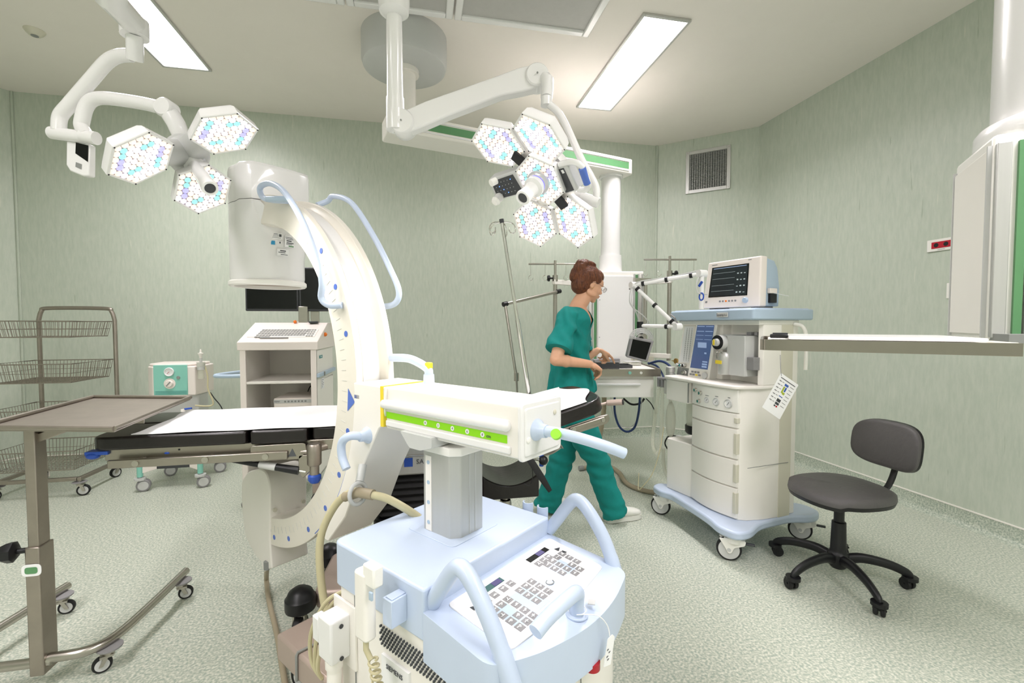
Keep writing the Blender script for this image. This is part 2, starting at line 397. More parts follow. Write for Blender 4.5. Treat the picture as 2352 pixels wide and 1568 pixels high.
# ---- clean-air filter panels in the ceiling
for k, (x0, x1, lab) in enumerate([(-0.42, 0.215, 'grey filter panel in white ceiling frame, left of the widest one'), (0.225, 1.12, 'widest grey ceiling filter panel beside the right ceiling light'), (-1.32, -0.43, 'grey ceiling filter panel, leftmost in the row of three')]):
    t = thing('ceiling_filter_panel', lab, 'ceiling panel', (x0, 1.88, CH), 0, 'ceiling filter panels'); W = x1-x0; D = 1.09
    m = MB(); f = 0.045
    for a in ((0, f, 0, D), (W-f, W, 0, D), (f, W-f, 0, f), (f, W-f, D-f, D)): m.bx(*a, -0.03, -0.002)
    ob('frame', m, ['white_enamel'], t, bev=0.006)
    m = MB(); m.bx(f, W-f, f, D-f, -0.016, -0.004); ob('filter_screen', m, ['filter_grey'], t)
t = thing('smoke_detector', 'small round white detector on the ceiling at far left', 'smoke detector', (-2.5, 3.67, CH), 0)
m = MB(); m.lathe([(0.001, -0.035), (0.03, -0.034), (0.045, -0.02), (0.055, -0.004), (0.055, 0)], (0, 0, 0)); ob('housing', m, ['cream_dark'], t)
m = MB(); m.lathe([(0.012, -0.037), (0.02, -0.0365), (0.02, -0.033), (0.012, -0.033)], (0, 0, 0)); ob('sensor_ring', m, ['mid_grey'], t)
# ---- vent grille on the canted wall
t = thing('air_vent', 'square grey louvred air vent in white frame high on the wall', 'vent', (2.95, 4.3076, 2.63), -41.3)
m = MB(); W, H = 0.43, 0.44
for a in ((-W/2, -W/2+0.035, 0, H), (W/2-0.035, W/2, 0, H), (-W/2+0.035, W/2-0.035, 0, 0.035), (-W/2+0.035, W/2-0.035, H-0.035, H)):
    m.bx(a[0], a[1], -0.016, -0.001, a[2], a[3])
ob('frame', m, ['aluminium'], t, bev=0.002)
m = MB(); m.bx(-W/2+0.035, W/2-0.035, -0.002, -0.0005, 0.035, H-0.035); ob('backing', m, ['dark_grey'], t)
m = MB(); n = 26
for i in range(n):
    z = 0.04+i*(H-0.08)/(n-1); m.obx((0, -0.007, z), (W/2-0.036, 0, 0), (0, 0.004, 0.003), (0, -0.0008, 0.001))
for i in range(16):
    x = -W/2+0.045+i*(W-0.09)/15; m.bx(x-0.0015, x+0.0015, -0.014, -0.011, 0.035, H-0.035)
ob('louvres', m, ['aluminium'], t)
for x in (-W/2+0.017, W/2-0.017):
    for z in (0.017, H-0.017): ob('screw', MB().cyl((x, -0.018, z), (x, -0.015, z), 0.005, n=8), ['steel'], t)
# ---- wall sockets
t = thing('wall_socket', 'white socket plate with two red outlets on the right wall', 'socket', (3.3, 2.345, 1.722), 90)
m = MB(); m.bx(-0.085, 0.085, 0.001, 0.01, 0, 0.077)
ob('plate', m, ['white_plastic'], t, bev=0.003)
m = MB(); m.bx(-0.056, 0.056, 0.009, 0.0125, 0.018, 0.06)
for x in (-0.028, 0.028): m.cyl((x, 0.012, 0.039), (x, 0.0135, 0.039), 0.014, n=16, m=1)
ob('outlets', m, ['socket_red', 'black_plastic'], t, bev=0.001)
ob('small_print', MB().bx(-0.022, 0.02, 0.0095, 0.0105, 0.0075, 0.0095), ['ink'], t)
t = thing('wall_switch', 'small white round-knobbed plate partly behind the right pendant', 'switch', (3.3, 2.262, 1.412), 90)
m = MB(); m.bx(-0.045, 0.045, 0.001, 0.01, 0, 0.098); ob('plate', m, ['white_plastic'], t, bev=0.003)
m = MB(); m.lathe([(0.012, 0.009), (0.024, 0.009), (0.024, 0.014), (0.018, 0.016), (0.014, 0.012), (0.001, 0.012)], (0, 0, 0.05), (0, 1, 0)); ob('knob', m, ['light_grey'], t)
# fix: plates sit in front of the wall (local +Y of a 90 degree turn points into the room at -X)
# ================================================================ CEILING PENDANT WITH SHELF (behind the nurse)
PD = Vector((-0.09, 3.27, 0)); PT = Vector((1.62, 3.72, 0))
t = thing('ceiling_supply_pendant', 'white ceiling pendant whose long green-striped boom carries a shelf and drawer behind the nurse', 'ceiling pendant', (PD.x, PD.y, CH), 0)
m = MB(); m.lathe([(0.285, 3.2), (0.285, 3.03), (0.275, 3.0), (0.25, 2.985), (0.001, 2.985)], PD, n=64); ob('ceiling_cover', m, ['light_grey'], t, W=True)
m = MB(); m.cyl(PD+Vector((0, 0, 2.985)), PD+Vector((0, 0, 2.64)), 0.072, n=32); m.cyl(PD+Vector((0, 0, 2.985)), PD+Vector((0, 0, 2.955)), 0.095, n=32)
m.cyl(PD+Vector((0, 0, 2.66)), PD+Vector((0, 0, 2.63)), 0.09, n=32)
ob('suspension_tube', m, ['cream'], t, W=True)
ax = (PT-PD).normalized(); nx = Vector((-ax.y, ax.x, 0)); BC = (PD+PT)/2; hl = (PT-PD).length/2+0.14
m = MB(); m.oprism(rnd([(-hl, -0.12), (hl, -0.12), (hl, 0.12), (-hl, 0.12)], 0.03), BC+Vector((0, 0, 2.52)), ax, nx, (0, 0, 0.125))
ob('boom', m, ['cream'], t, bev=0.008, W=True)
m = MB()
for z in (2.545, 2.622): m.obx(BC-nx*0.122+Vector((0, 0, z)), ax*(hl-0.05), nx*0.004, (0, 0, 0.004))
ob('boom_rail', m, ['white_enamel'], t, W=True)
m = MB(); m.obx(BC-nx*0.1205+Vector((0, 0, 2.585)), ax*(hl-0.05), nx*0.002, (0, 0, 0.026)); ob('green_stripe', m, ['green_strip'], t, W=True)
m = MB(); m.cyl(PT+Vector((0, 0, 2.53)), PT+Vector((0, 0, 1.82)), 0.083, n=36); m.cyl(PT+Vector((0, 0, 2.53)), PT+Vector((0, 0, 2.5)), 0.1, n=36)
m.cyl(PT+Vector((0, 0, 1.84)), PT+Vector((0, 0, 1.68)), 0.093, 0.1, n=36); ob('down_tube', m, ['white_enamel'], t, W=True)
# equipment head, front turned slightly left
hd = R(-8); hx = Vector((math.cos(hd), math.sin(hd), 0)); hy = Vector((-hx.y, hx.x, 0))
m = MB(); m.oprism([(-0.24, -0.16), (0.24, -0.16), (0.27, 0.0), (0.24, 0.16), (-0.24, 0.16), (-0.27, 0.0)], PT+Vector((0, 0, 0.86)), hx, hy, (0, 0, 0.83))
head = ob('head_column', m, ['white_plastic'], t, bev=0.01, W=True)
m = MB(); m.obx(PT-hy*0.166+Vector((0, 0, 1.275)), hx*0.15, hy*0.006, (0, 0, 0.375)); ob('front_panel', m, ['white_enamel'], head, bev=0.004, W=True)
for sx in (-1, 1):
    m = MB(); m.obx(PT-hy*0.168+hx*(0.172*sx)+Vector((0, 0, 1.27)), hx*0.012, hy*0.007, (0, 0, 0.39)); ob('channel_strip', m, ['green_strip'], head, W=True)
    m = MB()
    for q in (0.156, 0.19, 0.225): m.obx(PT-hy*0.17+hx*(q*sx)+Vector((0, 0, 1.27)), hx*0.005, hy*0.012, (0, 0, 0.395))
    ob('profile_rail', m, ['aluminium'], head, W=True)
for sx in (-1, 1):
    for z in (1.14, 1.45): ob('screw', MB().cyl(PT-hy*0.17+hx*(0.135*sx)+Vector((0, 0, z)), PT-hy*0.175+hx*(0.135*sx)+Vector((0, 0, z)), 0.004, n=8), ['mid_grey'], head, W=True)
for q in (-0.06, 0.06): ob('socket_outlet', MB().obx(PT-hy*0.17+hx*(q+0.23)+Vector((0, 0, 0.955)), hx*0.035, hy*0.012, (0, 0, 0.022)), ['cream_dark'], t, W=True)
# shelf with drawer
sf = atz(1368, 848, 0.93); sr = atz(1506, 848, 0.93); sd = (sr-sf); sd.z = 0; sw = sd.length; sd.normalize(); sn = Vector((-sd.y, sd.x, 0))
sf = sf-sd*0.02; sw += 0.04
SH = (sf, sd, sn, sw)
m = MB(); m.oprism(rnd([(0, 0), (sw, 0), (sw, 0.5), (0, 0.5)], [0.03, 0.03, 0.01, 0.01]), sf-Vector((0, 0, 0.03)), sd, sn, (0, 0, 0.028)); ob('shelf', m, ['cream'], t, bev=0.003, W=True)
m = MB(); fr = spl([(0.02, 0.5), (-0.012, 0.46), (-0.014, 0.04), (0.03, -0.014), (sw/2, -0.016), (sw-0.03, -0.014), (sw+0.014, 0.04), (sw+0.014, 0.5)], 8)
rings = []
for p in fr:
    q = sf+sd*p.x+sn*p.y
    c = sf+sd*(sw/2)+sn*0.25; o_ = (q-c); o_.z = 0; o_.normalize()
    rings.append([q+o_*0.006+Vector((0, 0, -0.048)), q+o_*0.006+Vector((0, 0, 0.004)), q-o_*0.003+Vector((0, 0, 0.004)), q-o_*0.003+Vector((0, 0, -0.048))])
m.loft(rings); ob('edge_rail', m, ['steel_rail'], t, W=True)
m = MB(); m.cyl(sf+sd*(sw*0.55)-sn*0.024+Vector((0, 0, -0.022)), sf+sd*(sw*0.55)-sn*0.03+Vector((0, 0, -0.022)), 0.011, n=16); ob('green_cap', m, ['green_strip'], t, W=True).data.materials[0] = M['teal_panel']
m = MB(); m.cyl(sf+sd*(sw*0.72)-sn*0.024+Vector((0, 0, -0.022)), sf+sd*(sw*0.72)-sn*0.03+Vector((0, 0, -0.022)), 0.009, n=16); ob('white_cap', m, ['white_plastic'], t, W=True)
m = MB(); m.obx(sf+sd*(sw*0.47)+sn*0.24+Vector((0, 0, -0.052)), sd*(sw*0.47), sn*0.22, (0, 0, 0.02)); m.obx(sf+sd*(sw*0.47)+sn*0.24+Vector((0, 0, -0.13)), sd*(sw*0.47), sn*0.2, (0, 0, 0.07)); ob('drawer_case', m, ['cream'], t, bev=0.003, W=True)
m = MB(); m.obx(sf+sd*(sw*0.47)+sn*0.025+Vector((0, 0, -0.137)), sd*(sw*0.47), sn*0.01, (0, 0, 0.065)); dr = ob('drawer', m, ['white_plastic'], t, bev=0.004, W=True)
m = MB(); a = sf+sd*(sw*0.06)-sn*0.012+Vector((0, 0, -0.105)); b = sf+sd*(sw*0.72)-sn*0.012+Vector((0, 0, -0.105)); m.tube([a, b], 0.008, 12); 
for p in (a+sd*0.03, b-sd*0.03): m.cyl(p, p+sn*0.03, 0.005, n=8)
ob('handle', m, ['white_enamel'], dr, W=True)
m = MB(); m.obx(PT-hy*0.1+Vector((0, 0, 0.84)), hx*0.12, hy*0.05, (0, 0, 0.05)); ob('shelf_bracket', m, ['mid_grey'], t, W=True)
# side arms and IV poles carried by the head
def hook_pole(px, top, bottom, D, bar, hooks, knob_right, brs):
    base = atd(px, (top+bottom)/2, D)
    def z(y): return EYE.z+(744-y)/FPX*D
    m = MB(); x, y = base.x, base.y
    m.cyl((x, y, z(bottom)), (x, y, z(top)-0.12), 0.017, n=16); m.cyl((x, y, z(top)-0.14), (x, y, z(top)+0.015), 0.0105, n=14)
    m.cyl((x, y, z(top)-0.155), (x, y, z(top)-0.105), 0.022, n=16)
    pole = ob('pole', m, ['steel'], t, W=True)
    a = atd(bar[0], bar[1], D+0.0); b = atd(bar[2], bar[3], D); a.z = b.z = z(top)-0.012
    m = MB(); m.tube([a, b], 0.0075, 10)
    bb = ob('hook_bar', m, ['steel'], pole, W=True)
    for h in hooks:
        k = (h-bar[0])/(bar[2]-bar[0]); p = a.lerp(b, k); m = MB()
        dd = (b-a).normalized(); q = [p, p-Vector((0, 0, 0.09))]
        q += [p-Vector((0, 0, 0.115))+dd*(0.018*math.cos(R(s)))+Vector((0, 0, 0.022*math.sin(R(s)))) for s in range(90, 361, 30)]
        m.tube(q, 0.0022, 6); ob('hook', m, ['chrome'], pole, W=True)
    m = MB(); s = 1 if knob_right else -1; kp = Vector((x, y, z(top)-0.13)); rt = Vector((RT.x, RT.y, 0))
    m.cyl(kp+rt*0.02*s, kp+rt*0.045*s, 0.008, n=10); m.lathe([(0.012, 0.04), (0.026, 0.045), (0.026, 0.06), (0.018, 0.066)], kp, rt*s, 7)
    ob('clamp_knob', m, ['black_plastic'], pole, W=True)
    return Vector((x, y, 0)), z
pl, zl = hook_pole(1275, 603, 790, 3.75, (1214, 607, 1345, 602), (1219, 1252, 1300, 1330), False, None)
pr, zr = hook_pole(1537, 593, 828, 3.75, (1479, 599, 1600, 590), (1483, 1514, 1560, 1594), True, None)
m = MB()
for P_, yy in ((pl, 648), (pr, 645), (pr, 818)):
    for g in (0,):
        z0 = EYE.z+(744-yy)/FPX*3.75; q = Vector((PT.x, PT.y, 0))+hx*(0.22 if P_ is pr else -0.22); d = (P_-q); L = d.length; d.normalize(); nn = Vector((-d.y, d.x, 0))
        m = MB(); m.obx((P_+q)/2+Vector((0, 0, z0)), d*(L/2+0.02), nn*0.018, (0, 0, 0.02)); ob('side_bracket', m, ['cream'], t, bev=0.004, W=True)
# third rail pole between them
p3 = atd(1482, 700, 3.72); m = MB(); m.cyl((p3.x, p3.y, 0.98), (p3.x, p3.y, 1.62), 0.015, n=14); m.obx((p3.x-0.03, p3.y, 1.6), (0.07, 0, 0), (0, 0.02, 0), (0, 0, 0.022))
ob('rail_pole', m, ['steel'], t, W=True)
# infusion arm reaching out from the left pole
t2 = thing('swivel_drip_arm', 'thin steel arm with black end caps reaching left from the hooked pole, with drop rod', 'infusion arm', atd(1275, 672, 3.72), 0)
a = atd(1283, 669, 3.7); b = atd(1160, 698, 3.35); m = MB(); m.tube([a, b], 0.0125, 12); ob('arm', m, ['steel'], t2, W=True)
for p, q in ((a, (b-a).normalized()), (b, (a-b).normalized())):
    m = MB(); m.cyl(p-q*0.018, p+q*0.02, 0.018, n=14); ob('end_cap', m, ['black_plastic'], t2, W=True)
c = atd(1186, 865, 3.3); m = MB(); m.tube([b, c], 0.011, 10); m.cyl(c+Vector((0, 0, 0.03)), c-Vector((0, 0, 0.03)), 0.018, n=12); m.tube([c, c-Vector((-0.01, 0, 0.17))], 0.008, 10)
ob('drop_rod', m, ['steel'], t2, W=True)
m = MB(); m.cyl(c-Vector((-0.01, 0, 0.16)), c-Vector((-0.01, 0, 0.2)), 0.011, n=12); ob('rod_tip', m, ['black_plastic'], t2, W=True)
# ================================================================ NEAR PENDANT AT THE RIGHT EDGE
t = thing('anaesthesia_pendant', 'white ceiling pendant with green strip at the right edge, carrying a steel-edged shelf', 'ceiling pendant', (1.75, 1.0, CH), 0)
c0 = atd(2283, 300, 1.32); f0 = atd(2193, 385, 1.6); c0.z = f0.z = 0
dv = (f0-c0).normalized(); rv = Vector((dv.y, -dv.x, 0))
if rv.dot(RT) < 0: rv = -rv
Ls = 0.31
m = MB(); m.oprism([(0, 0), (0.42, 0), (0.42, Ls), (0, Ls)], c0+Vector((0, 0, 1.2)), rv, dv, (0, 0, 0.6)); hb = ob('head_column', m, ['white_plastic'], t, bev=0.012, W=True)
m = MB(); m.obx(c0-rv*0.003+dv*(Ls/2)+Vector((0, 0, 1.49)), dv*(Ls/2-0.02), rv*0.004, (0, 0, 0.27)); ob('side_panel', m, ['cream'], hb, bev=0.002, W=True)
m = MB()
for s in (0.012, Ls-0.014): m.obx(c0-rv*0.004+dv*s+Vector((0, 0, 1.49)), dv*0.004, rv*0.005, (0, 0, 0.28))
ob('edge_strip', m, ['light_grey'], hb, W=True)
m = MB(); m.obx(c0-dv*0.008+rv*0.02+Vector((0, 0, 1.49)), rv*0.016, dv*0.01, (0, 0, 0.28)); m.obx(c0-dv*0.008+rv*0.085+Vector((0, 0, 1.49)), rv*0.012, dv*0.01, (0, 0, 0.28)); ob('profile_rail', m, ['aluminium'], hb, bev=0.003, W=True)
m = MB(); m.obx(c0-dv*0.006+rv*0.06+Vector((0, 0, 1.49)), rv*0.009, dv*0.006, (0, 0, 0.28)); ob('channel_strip', m, ['green_strip'], hb, W=True)
cc = c0+rv*0.222+dv*0.16
m = MB(); m.lathe([(0.001, 1.795), (0.21, 1.795), (0.215, 1.805), (0.215, 1.845), (0.205, 1.86), (0.001, 1.86)], cc, n=56); ob('flange', m, ['white_enamel'], t, W=True)
m = MB(); m.cyl(cc+Vector((0, 0, 1.84)), cc+Vector((0, 0, CH)), 0.178, n=56); ob('down_tube', m, ['white_enamel'], t, W=True)
# shelf
z0 = 1.212
a = atd(1752, 790, 1.12); b = atd(2344, 790, 0.9); a.z = b.z = 0; u = (b-a).normalized(); v = Vector((-u.y, u.x, 0)); L = (b-a).length
m = MB(); m.oprism(rnd([(0.01, 0.008), (L-0.004, 0.008), (L-0.004, 0.38), (0.01, 0.38)], [0.03, 0.004, 0.004, 0.03]), a+Vector((0, 0, z0-0.012)), u, v, (0, 0, 0.01)); shf = ob('shelf', m, ['cream'], t, bev=0.002, W=True)
m = MB(); pth = spl([(0.02, 0.375), (0.0, 0.34), (0.0, 0.05), (0.004, 0.012), (0.035, 0.0), (L*0.5, -0.001), (L-0.02, 0.0), (L, 0.0)], 10); rings = []
for i, p in enumerate(pth):
    tt = (pth[min(i+1, len(pth)-1)]-pth[max(i-1, 0)]).normalized(); o_ = Vector((-tt.y, tt.x)) * -1
    o3 = -(u*o_.x+v*o_.y); q = a+u*p.x+v*p.y
    rings.append([q+Vector((0, 0, z0-0.026)), q+Vector((0, 0, z0)), q+o3*0.006*-1+Vector((0, 0, z0)), q+o3*0.006*-1+Vector((0, 0, z0-0.026))])
m.loft(rings); ob('edge_rail', m, ['steel_rail'], t, W=True)
m = MB(); q = a+u*(L*0.785)+Vector((0, 0, z0-0.014)); m.cyl(q-v*0.001, q-v*0.006, 0.0095, n=20); ob('round_cap', m, ['white_plastic'], t, W=True)
m = MB(); m.obx(a+u*(L-0.012)+v*0.2+Vector((0, 0, z0-0.013)), u*0.012, v*0.2, (0, 0, 0.014)); ob('end_block', m, ['cream_dark'], t, bev=0.003, W=True)
m = MB(); q = c0+rv*0.06-dv*0.0; m.obx(q+Vector((0, 0, 1.21)), rv*0.05, dv*0.12, (0, 0, 0.012)); ob('shelf_bracket', m, ['mid_grey'], t, W=True)
q = a+u*0.035+v*0.09+Vector((0, 0, z0)); g = thing('small_black_clip', 'small black plastic clip lying on the far left corner of the right shelf', 'clip', q, 0)
m = MB(); m.obx(q+Vector((0, 0, 0.007)), u*0.02, v*0.02, (0, 0, 0.005)); ob('body', m, ['black_plastic'], g, bev=0.003, W=True)
m = MB(); m.obx(q+Vector((0, 0, 0.0135))+u*0.003, u*0.017, v*0.012, (0, 0, 0.002)); ob('jaw', m, ['dark_grey'], g, bev=0.001, W=True)
q = a+u*0.055+v*0.03+Vector((0, 0, z0+0.0002)); g = thing('glass_slab', 'thin clear-edged white slab lying on the right shelf', 'board', q, 0)
m = MB(); m.oprism(rnd([(0, 0.0), (L*0.8, 0), (L*0.8, 0.32), (0, 0.32)], 0.01), q, u, v, (0, 0, 0.008)); ob('slab', m, ['white_enamel'], g, bev=0.002, W=True)
# ================================================================ SURGICAL LIGHTS
mat('led_white', 'f0f0f4', 0.2, emit='fffcfa', es=0.9, var=0.01, nosample=True)
mat('led_warm', 'cfbfae', 0.2, emit='ffe6d0', es=0.48, var=0.01, nosample=True)
mat('led_pink', 'c9bfc8', 0.2, emit='ece2f0', es=0.5, var=0.01, nosample=True)
mat('led_teal', '86c2c0', 0.2, emit='a0e2e2', es=0.4, var=0.01, nosample=True)
mat('led_violet', '9a9ad8', 0.2, emit='bcb8fa', es=0.42, var=0.01, nosample=True)
mat('ring_violet', '6a62e8', 0.2, emit='6a62ff', es=0.6, var=0.01, nosample=True)
mat('led_bed', '8c868c', 0.3, emit='cfc0c4', es=0.06, var=0.15, vscale=40, nosample=True)
HR = 0.105
def led_module(t, P, n, u0, spare=None, hole=0.0):
    """hexagonal lamp head: housing, face frame, lens bed, lenses"""
    P = Vector(P); n = Vector(n).normalized(); u = Vector(u0); u = (u-n*u.dot(n)).normalized(); v = n.cross(u)
    H = [(math.cos(R(60*i)), math.sin(R(60*i))) for i in range(6)]
    def ring(r, h): return [P+u*(a*r)+v*(b*r)+n*h for a, b in H]
    m = MB(); m.loft([ring(HR*0.62, -0.052), ring(HR*0.86, -0.047), ring(HR*1.0, -0.03), ring(HR*1.045, -0.003), ring(HR*1.03, 0.0), ring(HR*0.965, 0.0), ring(HR*0.955, -0.006)])
    h = ob('lamp_head', m, ['white_enamel'], t, W=True, angle=30)
    m = MB(); m.loft([ring(HR*0.955, -0.012), ring(HR*0.955, -0.0055)]); ob('lens_bed', m, ['led_bed'], h, W=True)
    m = MB(); pitch = HR*0.1235; k = 0; rnd_ = random.Random(int(P.x*1000))
    teal = set(); vio = set()
    pts = []
    for q in range(-5, 6):
        for r in range(-5, 6):
            if abs(q+r) > 4 or abs(q) > 4 or abs(r) > 4: continue
            a = math.sqrt(3)*(q+r/2)*pitch; b = 1.5*r*pitch
            pts.append((a, b, q, r))
    for a, b, q, r in pts:
        d = max(abs(q), abs(r), abs(q+r))
        if hole and math.hypot(a, b) < hole: continue
        c = P+u*a+v*b+n*(-0.004); rad = pitch*0.84
        mi = 1 if rnd_.random() < 0.42 else (2 if rnd_.random() < 0.25 else 0)
        if (q, r) in ((2, 0), (3, -1), (-2, 0), (-3, 1), (0, 3), (-1, 3), (0, -3), (1, -3)): mi = 3
        if (q, r) in ((2, -3), (3, -3), (-2, 3), (-3, 3)): mi = 4
        if d == 4 and rnd_.random() < 0.5: mi = 1
        x, y, z = u, v, n; rot = Matrix((u, v, n)).transposed()
        m.sph(c, (rad, rad, rad*0.5), 10, 3, mi, rot, 0.0, 1.0)
        m.sph(c+n*rad*0.36, (rad*0.52, rad*0.52, rad*0.28), 8, 2, 0 if mi < 3 else mi, rot, 0.0, 1.0)
    o = ob('led_lenses', m, ['led_white', 'led_warm', 'led_pink', 'led_teal', 'led_violet'], h, W=True, angle=60)
    o['kind'] = 'stuff'
    for a, b in H: ob('corner_screw', MB().cyl(P+u*(a*HR)+v*(b*HR)-n*0.001, P+u*(a*HR)+v*(b*HR)+n*0.0015, 0.0026, n=8), ['black_plastic'], h, W=True)
    return P, n, u, v
def handle(t, c, tip, r0=0.03):
    c = Vector(c); tip = Vector(tip); d = (tip-c); L = d.length; d.normalize()
    m = MB(); m.lathe([(r0*1.55, 0), (r0*1.5, 0.008), (r0*1.2, 0.014), (r0*1.15, 0.018), (0.001, 0.018)], c, d, 32); cu = ob('handle_collar', m, ['lens_rim'], t, W=True)
    m = MB(); m.lathe([(r0*1.0, 0.0145), (r0*1.13, 0.0145), (r0*1.13, 0.022), (r0*1.0, 0.022)], c, d, 32); ob('glow_ring', m, ['ring_violet'], cu, W=True)
    m = MB(); m.lathe([(0.001, 0.01), (r0*0.98, 0.012), (r0*1.25, 0.03), (r0*1.25, 0.045), (r0*0.9, 0.055), (r0*0.82, 0.075), (r0*0.84, L*0.8), (r0*0.93, L-0.006), (r0*0.88, L), (r0*0.62, L), (r0*0.6, L-0.004), (0.001, L-0.004)], c, d, 32)
    ob('sterile_handle', m, ['white_enamel'], t, W=True)
    m = MB(); m.cyl(c+d*(L-0.0045), c+d*(L-0.003), r0*0.6, n=24); ob('camera_port', m, ['dark_grey'], t, W=True, label='dark round handle tip')
lampA = thing('surgical_light', 'large ceiling surgical light with five lit LED hexagons and handle, above the table head', 'surgical light', (-0.09, 1.2, CH), 0)
mods = [((.293, 1.725, 1.922), (-.379, -.31, -.872), (-.656, -.575, .489), 0), ((.411, 1.57, 1.898), (-.552, -.088, -.829), (-.671, -.545, .504), 0),
        ((.449, 1.702, 1.792), (-.617, -.36, -.7), (-.509, -.496, .704), 0.028), ((.489, 1.93, 1.683), (-.601, -.591, -.538), (-.359, -.402, .842), 0),
        ((.594, 1.729, 1.649), (-.816, -.318, -.483), (-.347, -.399, .849), 0)]
for P_, n_, u_, h_ in mods:
    P_, n_, u_, v_ = led_module(lampA, P_, n_, u_, hole=h_)
    spot('surgical_lamp_light', P_+n_*0.02, n_, SPOT_W, 75, 0.09)
LC = Vector((.449, 1.702, 1.792)); LN = Vector((-.6, -.34, -.72)).normalized(); LX = RT.copy(); LX = (LX-LN*LX.dot(LN)).normalized(); LY = LN.cross(LX)
if LY.z < 0: LY = -LY
# central carrier behind the heads
m = MB(); m.lathe([(0.001, -0.13), (0.06, -0.125), (0.085, -0.1), (0.09, -0.06), (0.001, -0.055)], LC, LN, 32); hub = ob('hub', m, ['white_enamel'], lampA, W=True)
m = MB()
for P_, n_, u_, h_ in mods:
    if h_: continue
    P_ = Vector(P_)-Vector(n_)*0.055; m.tube([LC-LN*0.085, P_], 0.026, 12)
ob('spider_arm', m, ['cream'], lampA, W=True)
for P_, n_, u_, h_ in (mods[0], mods[4]):
    P_ = Vector(P_); d = (P_-LC).normalized(); s = LN.cross(d).normalized(); q = LC.lerp(P_, 0.5)-LN*0.018
    m = MB(); m.obx(q, d*0.04, s*0.022, LN*0.006); ob('black_joint', m, ['black_plastic'], lampA, bev=0.003, W=True)
m = MB(); hx_ = atd(1200, 455, 1.66); handle(lampA, LC+LN*0.004, hx_, 0.031)
# control panel left of the centre head
def panel(px, D, n, mats, name):
    q = [atp(x, y, LC-LN*0.02, LN) for x, y in px]; m = MB(); m.add(q+[p-LN*0.045 for p in q], [(0, 1, 2, 3), (7, 6, 5, 4), (0, 4, 5, 1), (1, 5, 6, 2), (2, 6, 7, 3), (3, 7, 4, 0)]); return q, ob(name, m, mats, lampA, bev=0.006, W=True)
q, cp = panel([(1122, 412), (1184, 392), (1208, 444), (1140, 462)], 1.8, LN, ['light_grey'], 'control_panel')
def on_quad(q, a, b, h=0.0): p = q[0].lerp(q[1], a).lerp(q[3].lerp(q[2], a), b); return p+LN*h
m = MB(); m.quad(on_quad(q, .06, .12, .0008), on_quad(q, .87, .1, .0008), on_quad(q, .95, .93, .0008), on_quad(q, .1, .93, .0008)); ob('touch_pad', m, ['dark_grey'], cp, W=True)
m = MB()
for i in range(6):
    for j in range(4): m.sph(on_quad(q, .18+.11*i, .25+.17*j, .0015), 0.0016, 6, 4, 1 if (i*7+j*3) % 5 == 0 else 0)
o = ob('button_lights', m, ['light_grey', 'led_blue'], cp, W=True); o['kind'] = 'stuff'
m = MB(); p = on_quad(q, .2, .82, 0); m.lathe([(0.016, 0), (0.02, 0.01), (0.017, 0.028), (0.02, 0.034), (0.014, 0.048), (0.001, 0.05)], p, LN, 20); ob('knob', m, ['white_plastic'], lampA, W=True)
m = MB(); m.cyl(atd(1130, 425, 1.8)-LN*0.03, atd(1118, 431, 1.79)-LN*0.03, 0.014, n=16); ob('side_knob', m, ['white_plastic'], lampA, W=True)
q, lp = panel([(1272, 386), (1303, 380), (1330, 438), (1298, 446)], 1.8, LN, ['light_grey'], 'logo_panel')
m = MB(); m.quad(on_quad(q, .06, .08, .0008), on_quad(q, .7, .05, .0008), on_quad(q, .72, .93, .0008), on_quad(q, .1, .95, .0008)); ob('dark_cover', m, ['dark_grey'], lp, W=True)
m = MB(); m.quad(on_quad(q, .42, .12, .0012), on_quad(q, .6, .11, .0012), on_quad(q, .63, .23, .0012), on_quad(q, .45, .25, .0012)); ob('logo_mark', m, ['paper'], lp, W=True)
m = MB(); pp = [atp(x, y, LC-LN*0.03, LN) for x, y in ((1285, 378), (1310, 372), (1332, 378), (1345, 400), (1352, 425), (1345, 436), (1328, 434), (1312, 400))]
m.tube(spl(pp[:-1], 6), 0.011, 10); lh = ob('side_handle', m, ['white_enamel'], lampA, W=True)
m = MB(); m.tube([atp(1337, 386, LC-LN*0.025, LN), atp(1349, 422, LC-LN*0.025, LN)], 0.0135, 12); ob('blue_grip', m, ['mark_blue'], lh, W=True)
# gimbal arm down the right-hand side
pp = [atd(1262, 240, 1.82), atd(1285, 262, 1.82), atd(1308, 305, 1.8), atd(1335, 365, 1.78), atd(1360, 410, 1.77), atd(1370, 435, 1.77), atd(1369, 458, 1.77)]
m = MB(); m.tube(spl(pp, 8), 0.0145, 12); ob('yoke_arm', m, ['white_enamel'], lampA, W=True)
m = MB(); m.cyl(atd(1375, 466, 1.765), atd(1335, 452, 1.79), 0.02, n=20); m.cyl(atd(1342, 454, 1.785), atd(1305, 440, 1.83), 0.014, n=14); ob('pivot', m, ['white_enamel'], lampA, W=True)
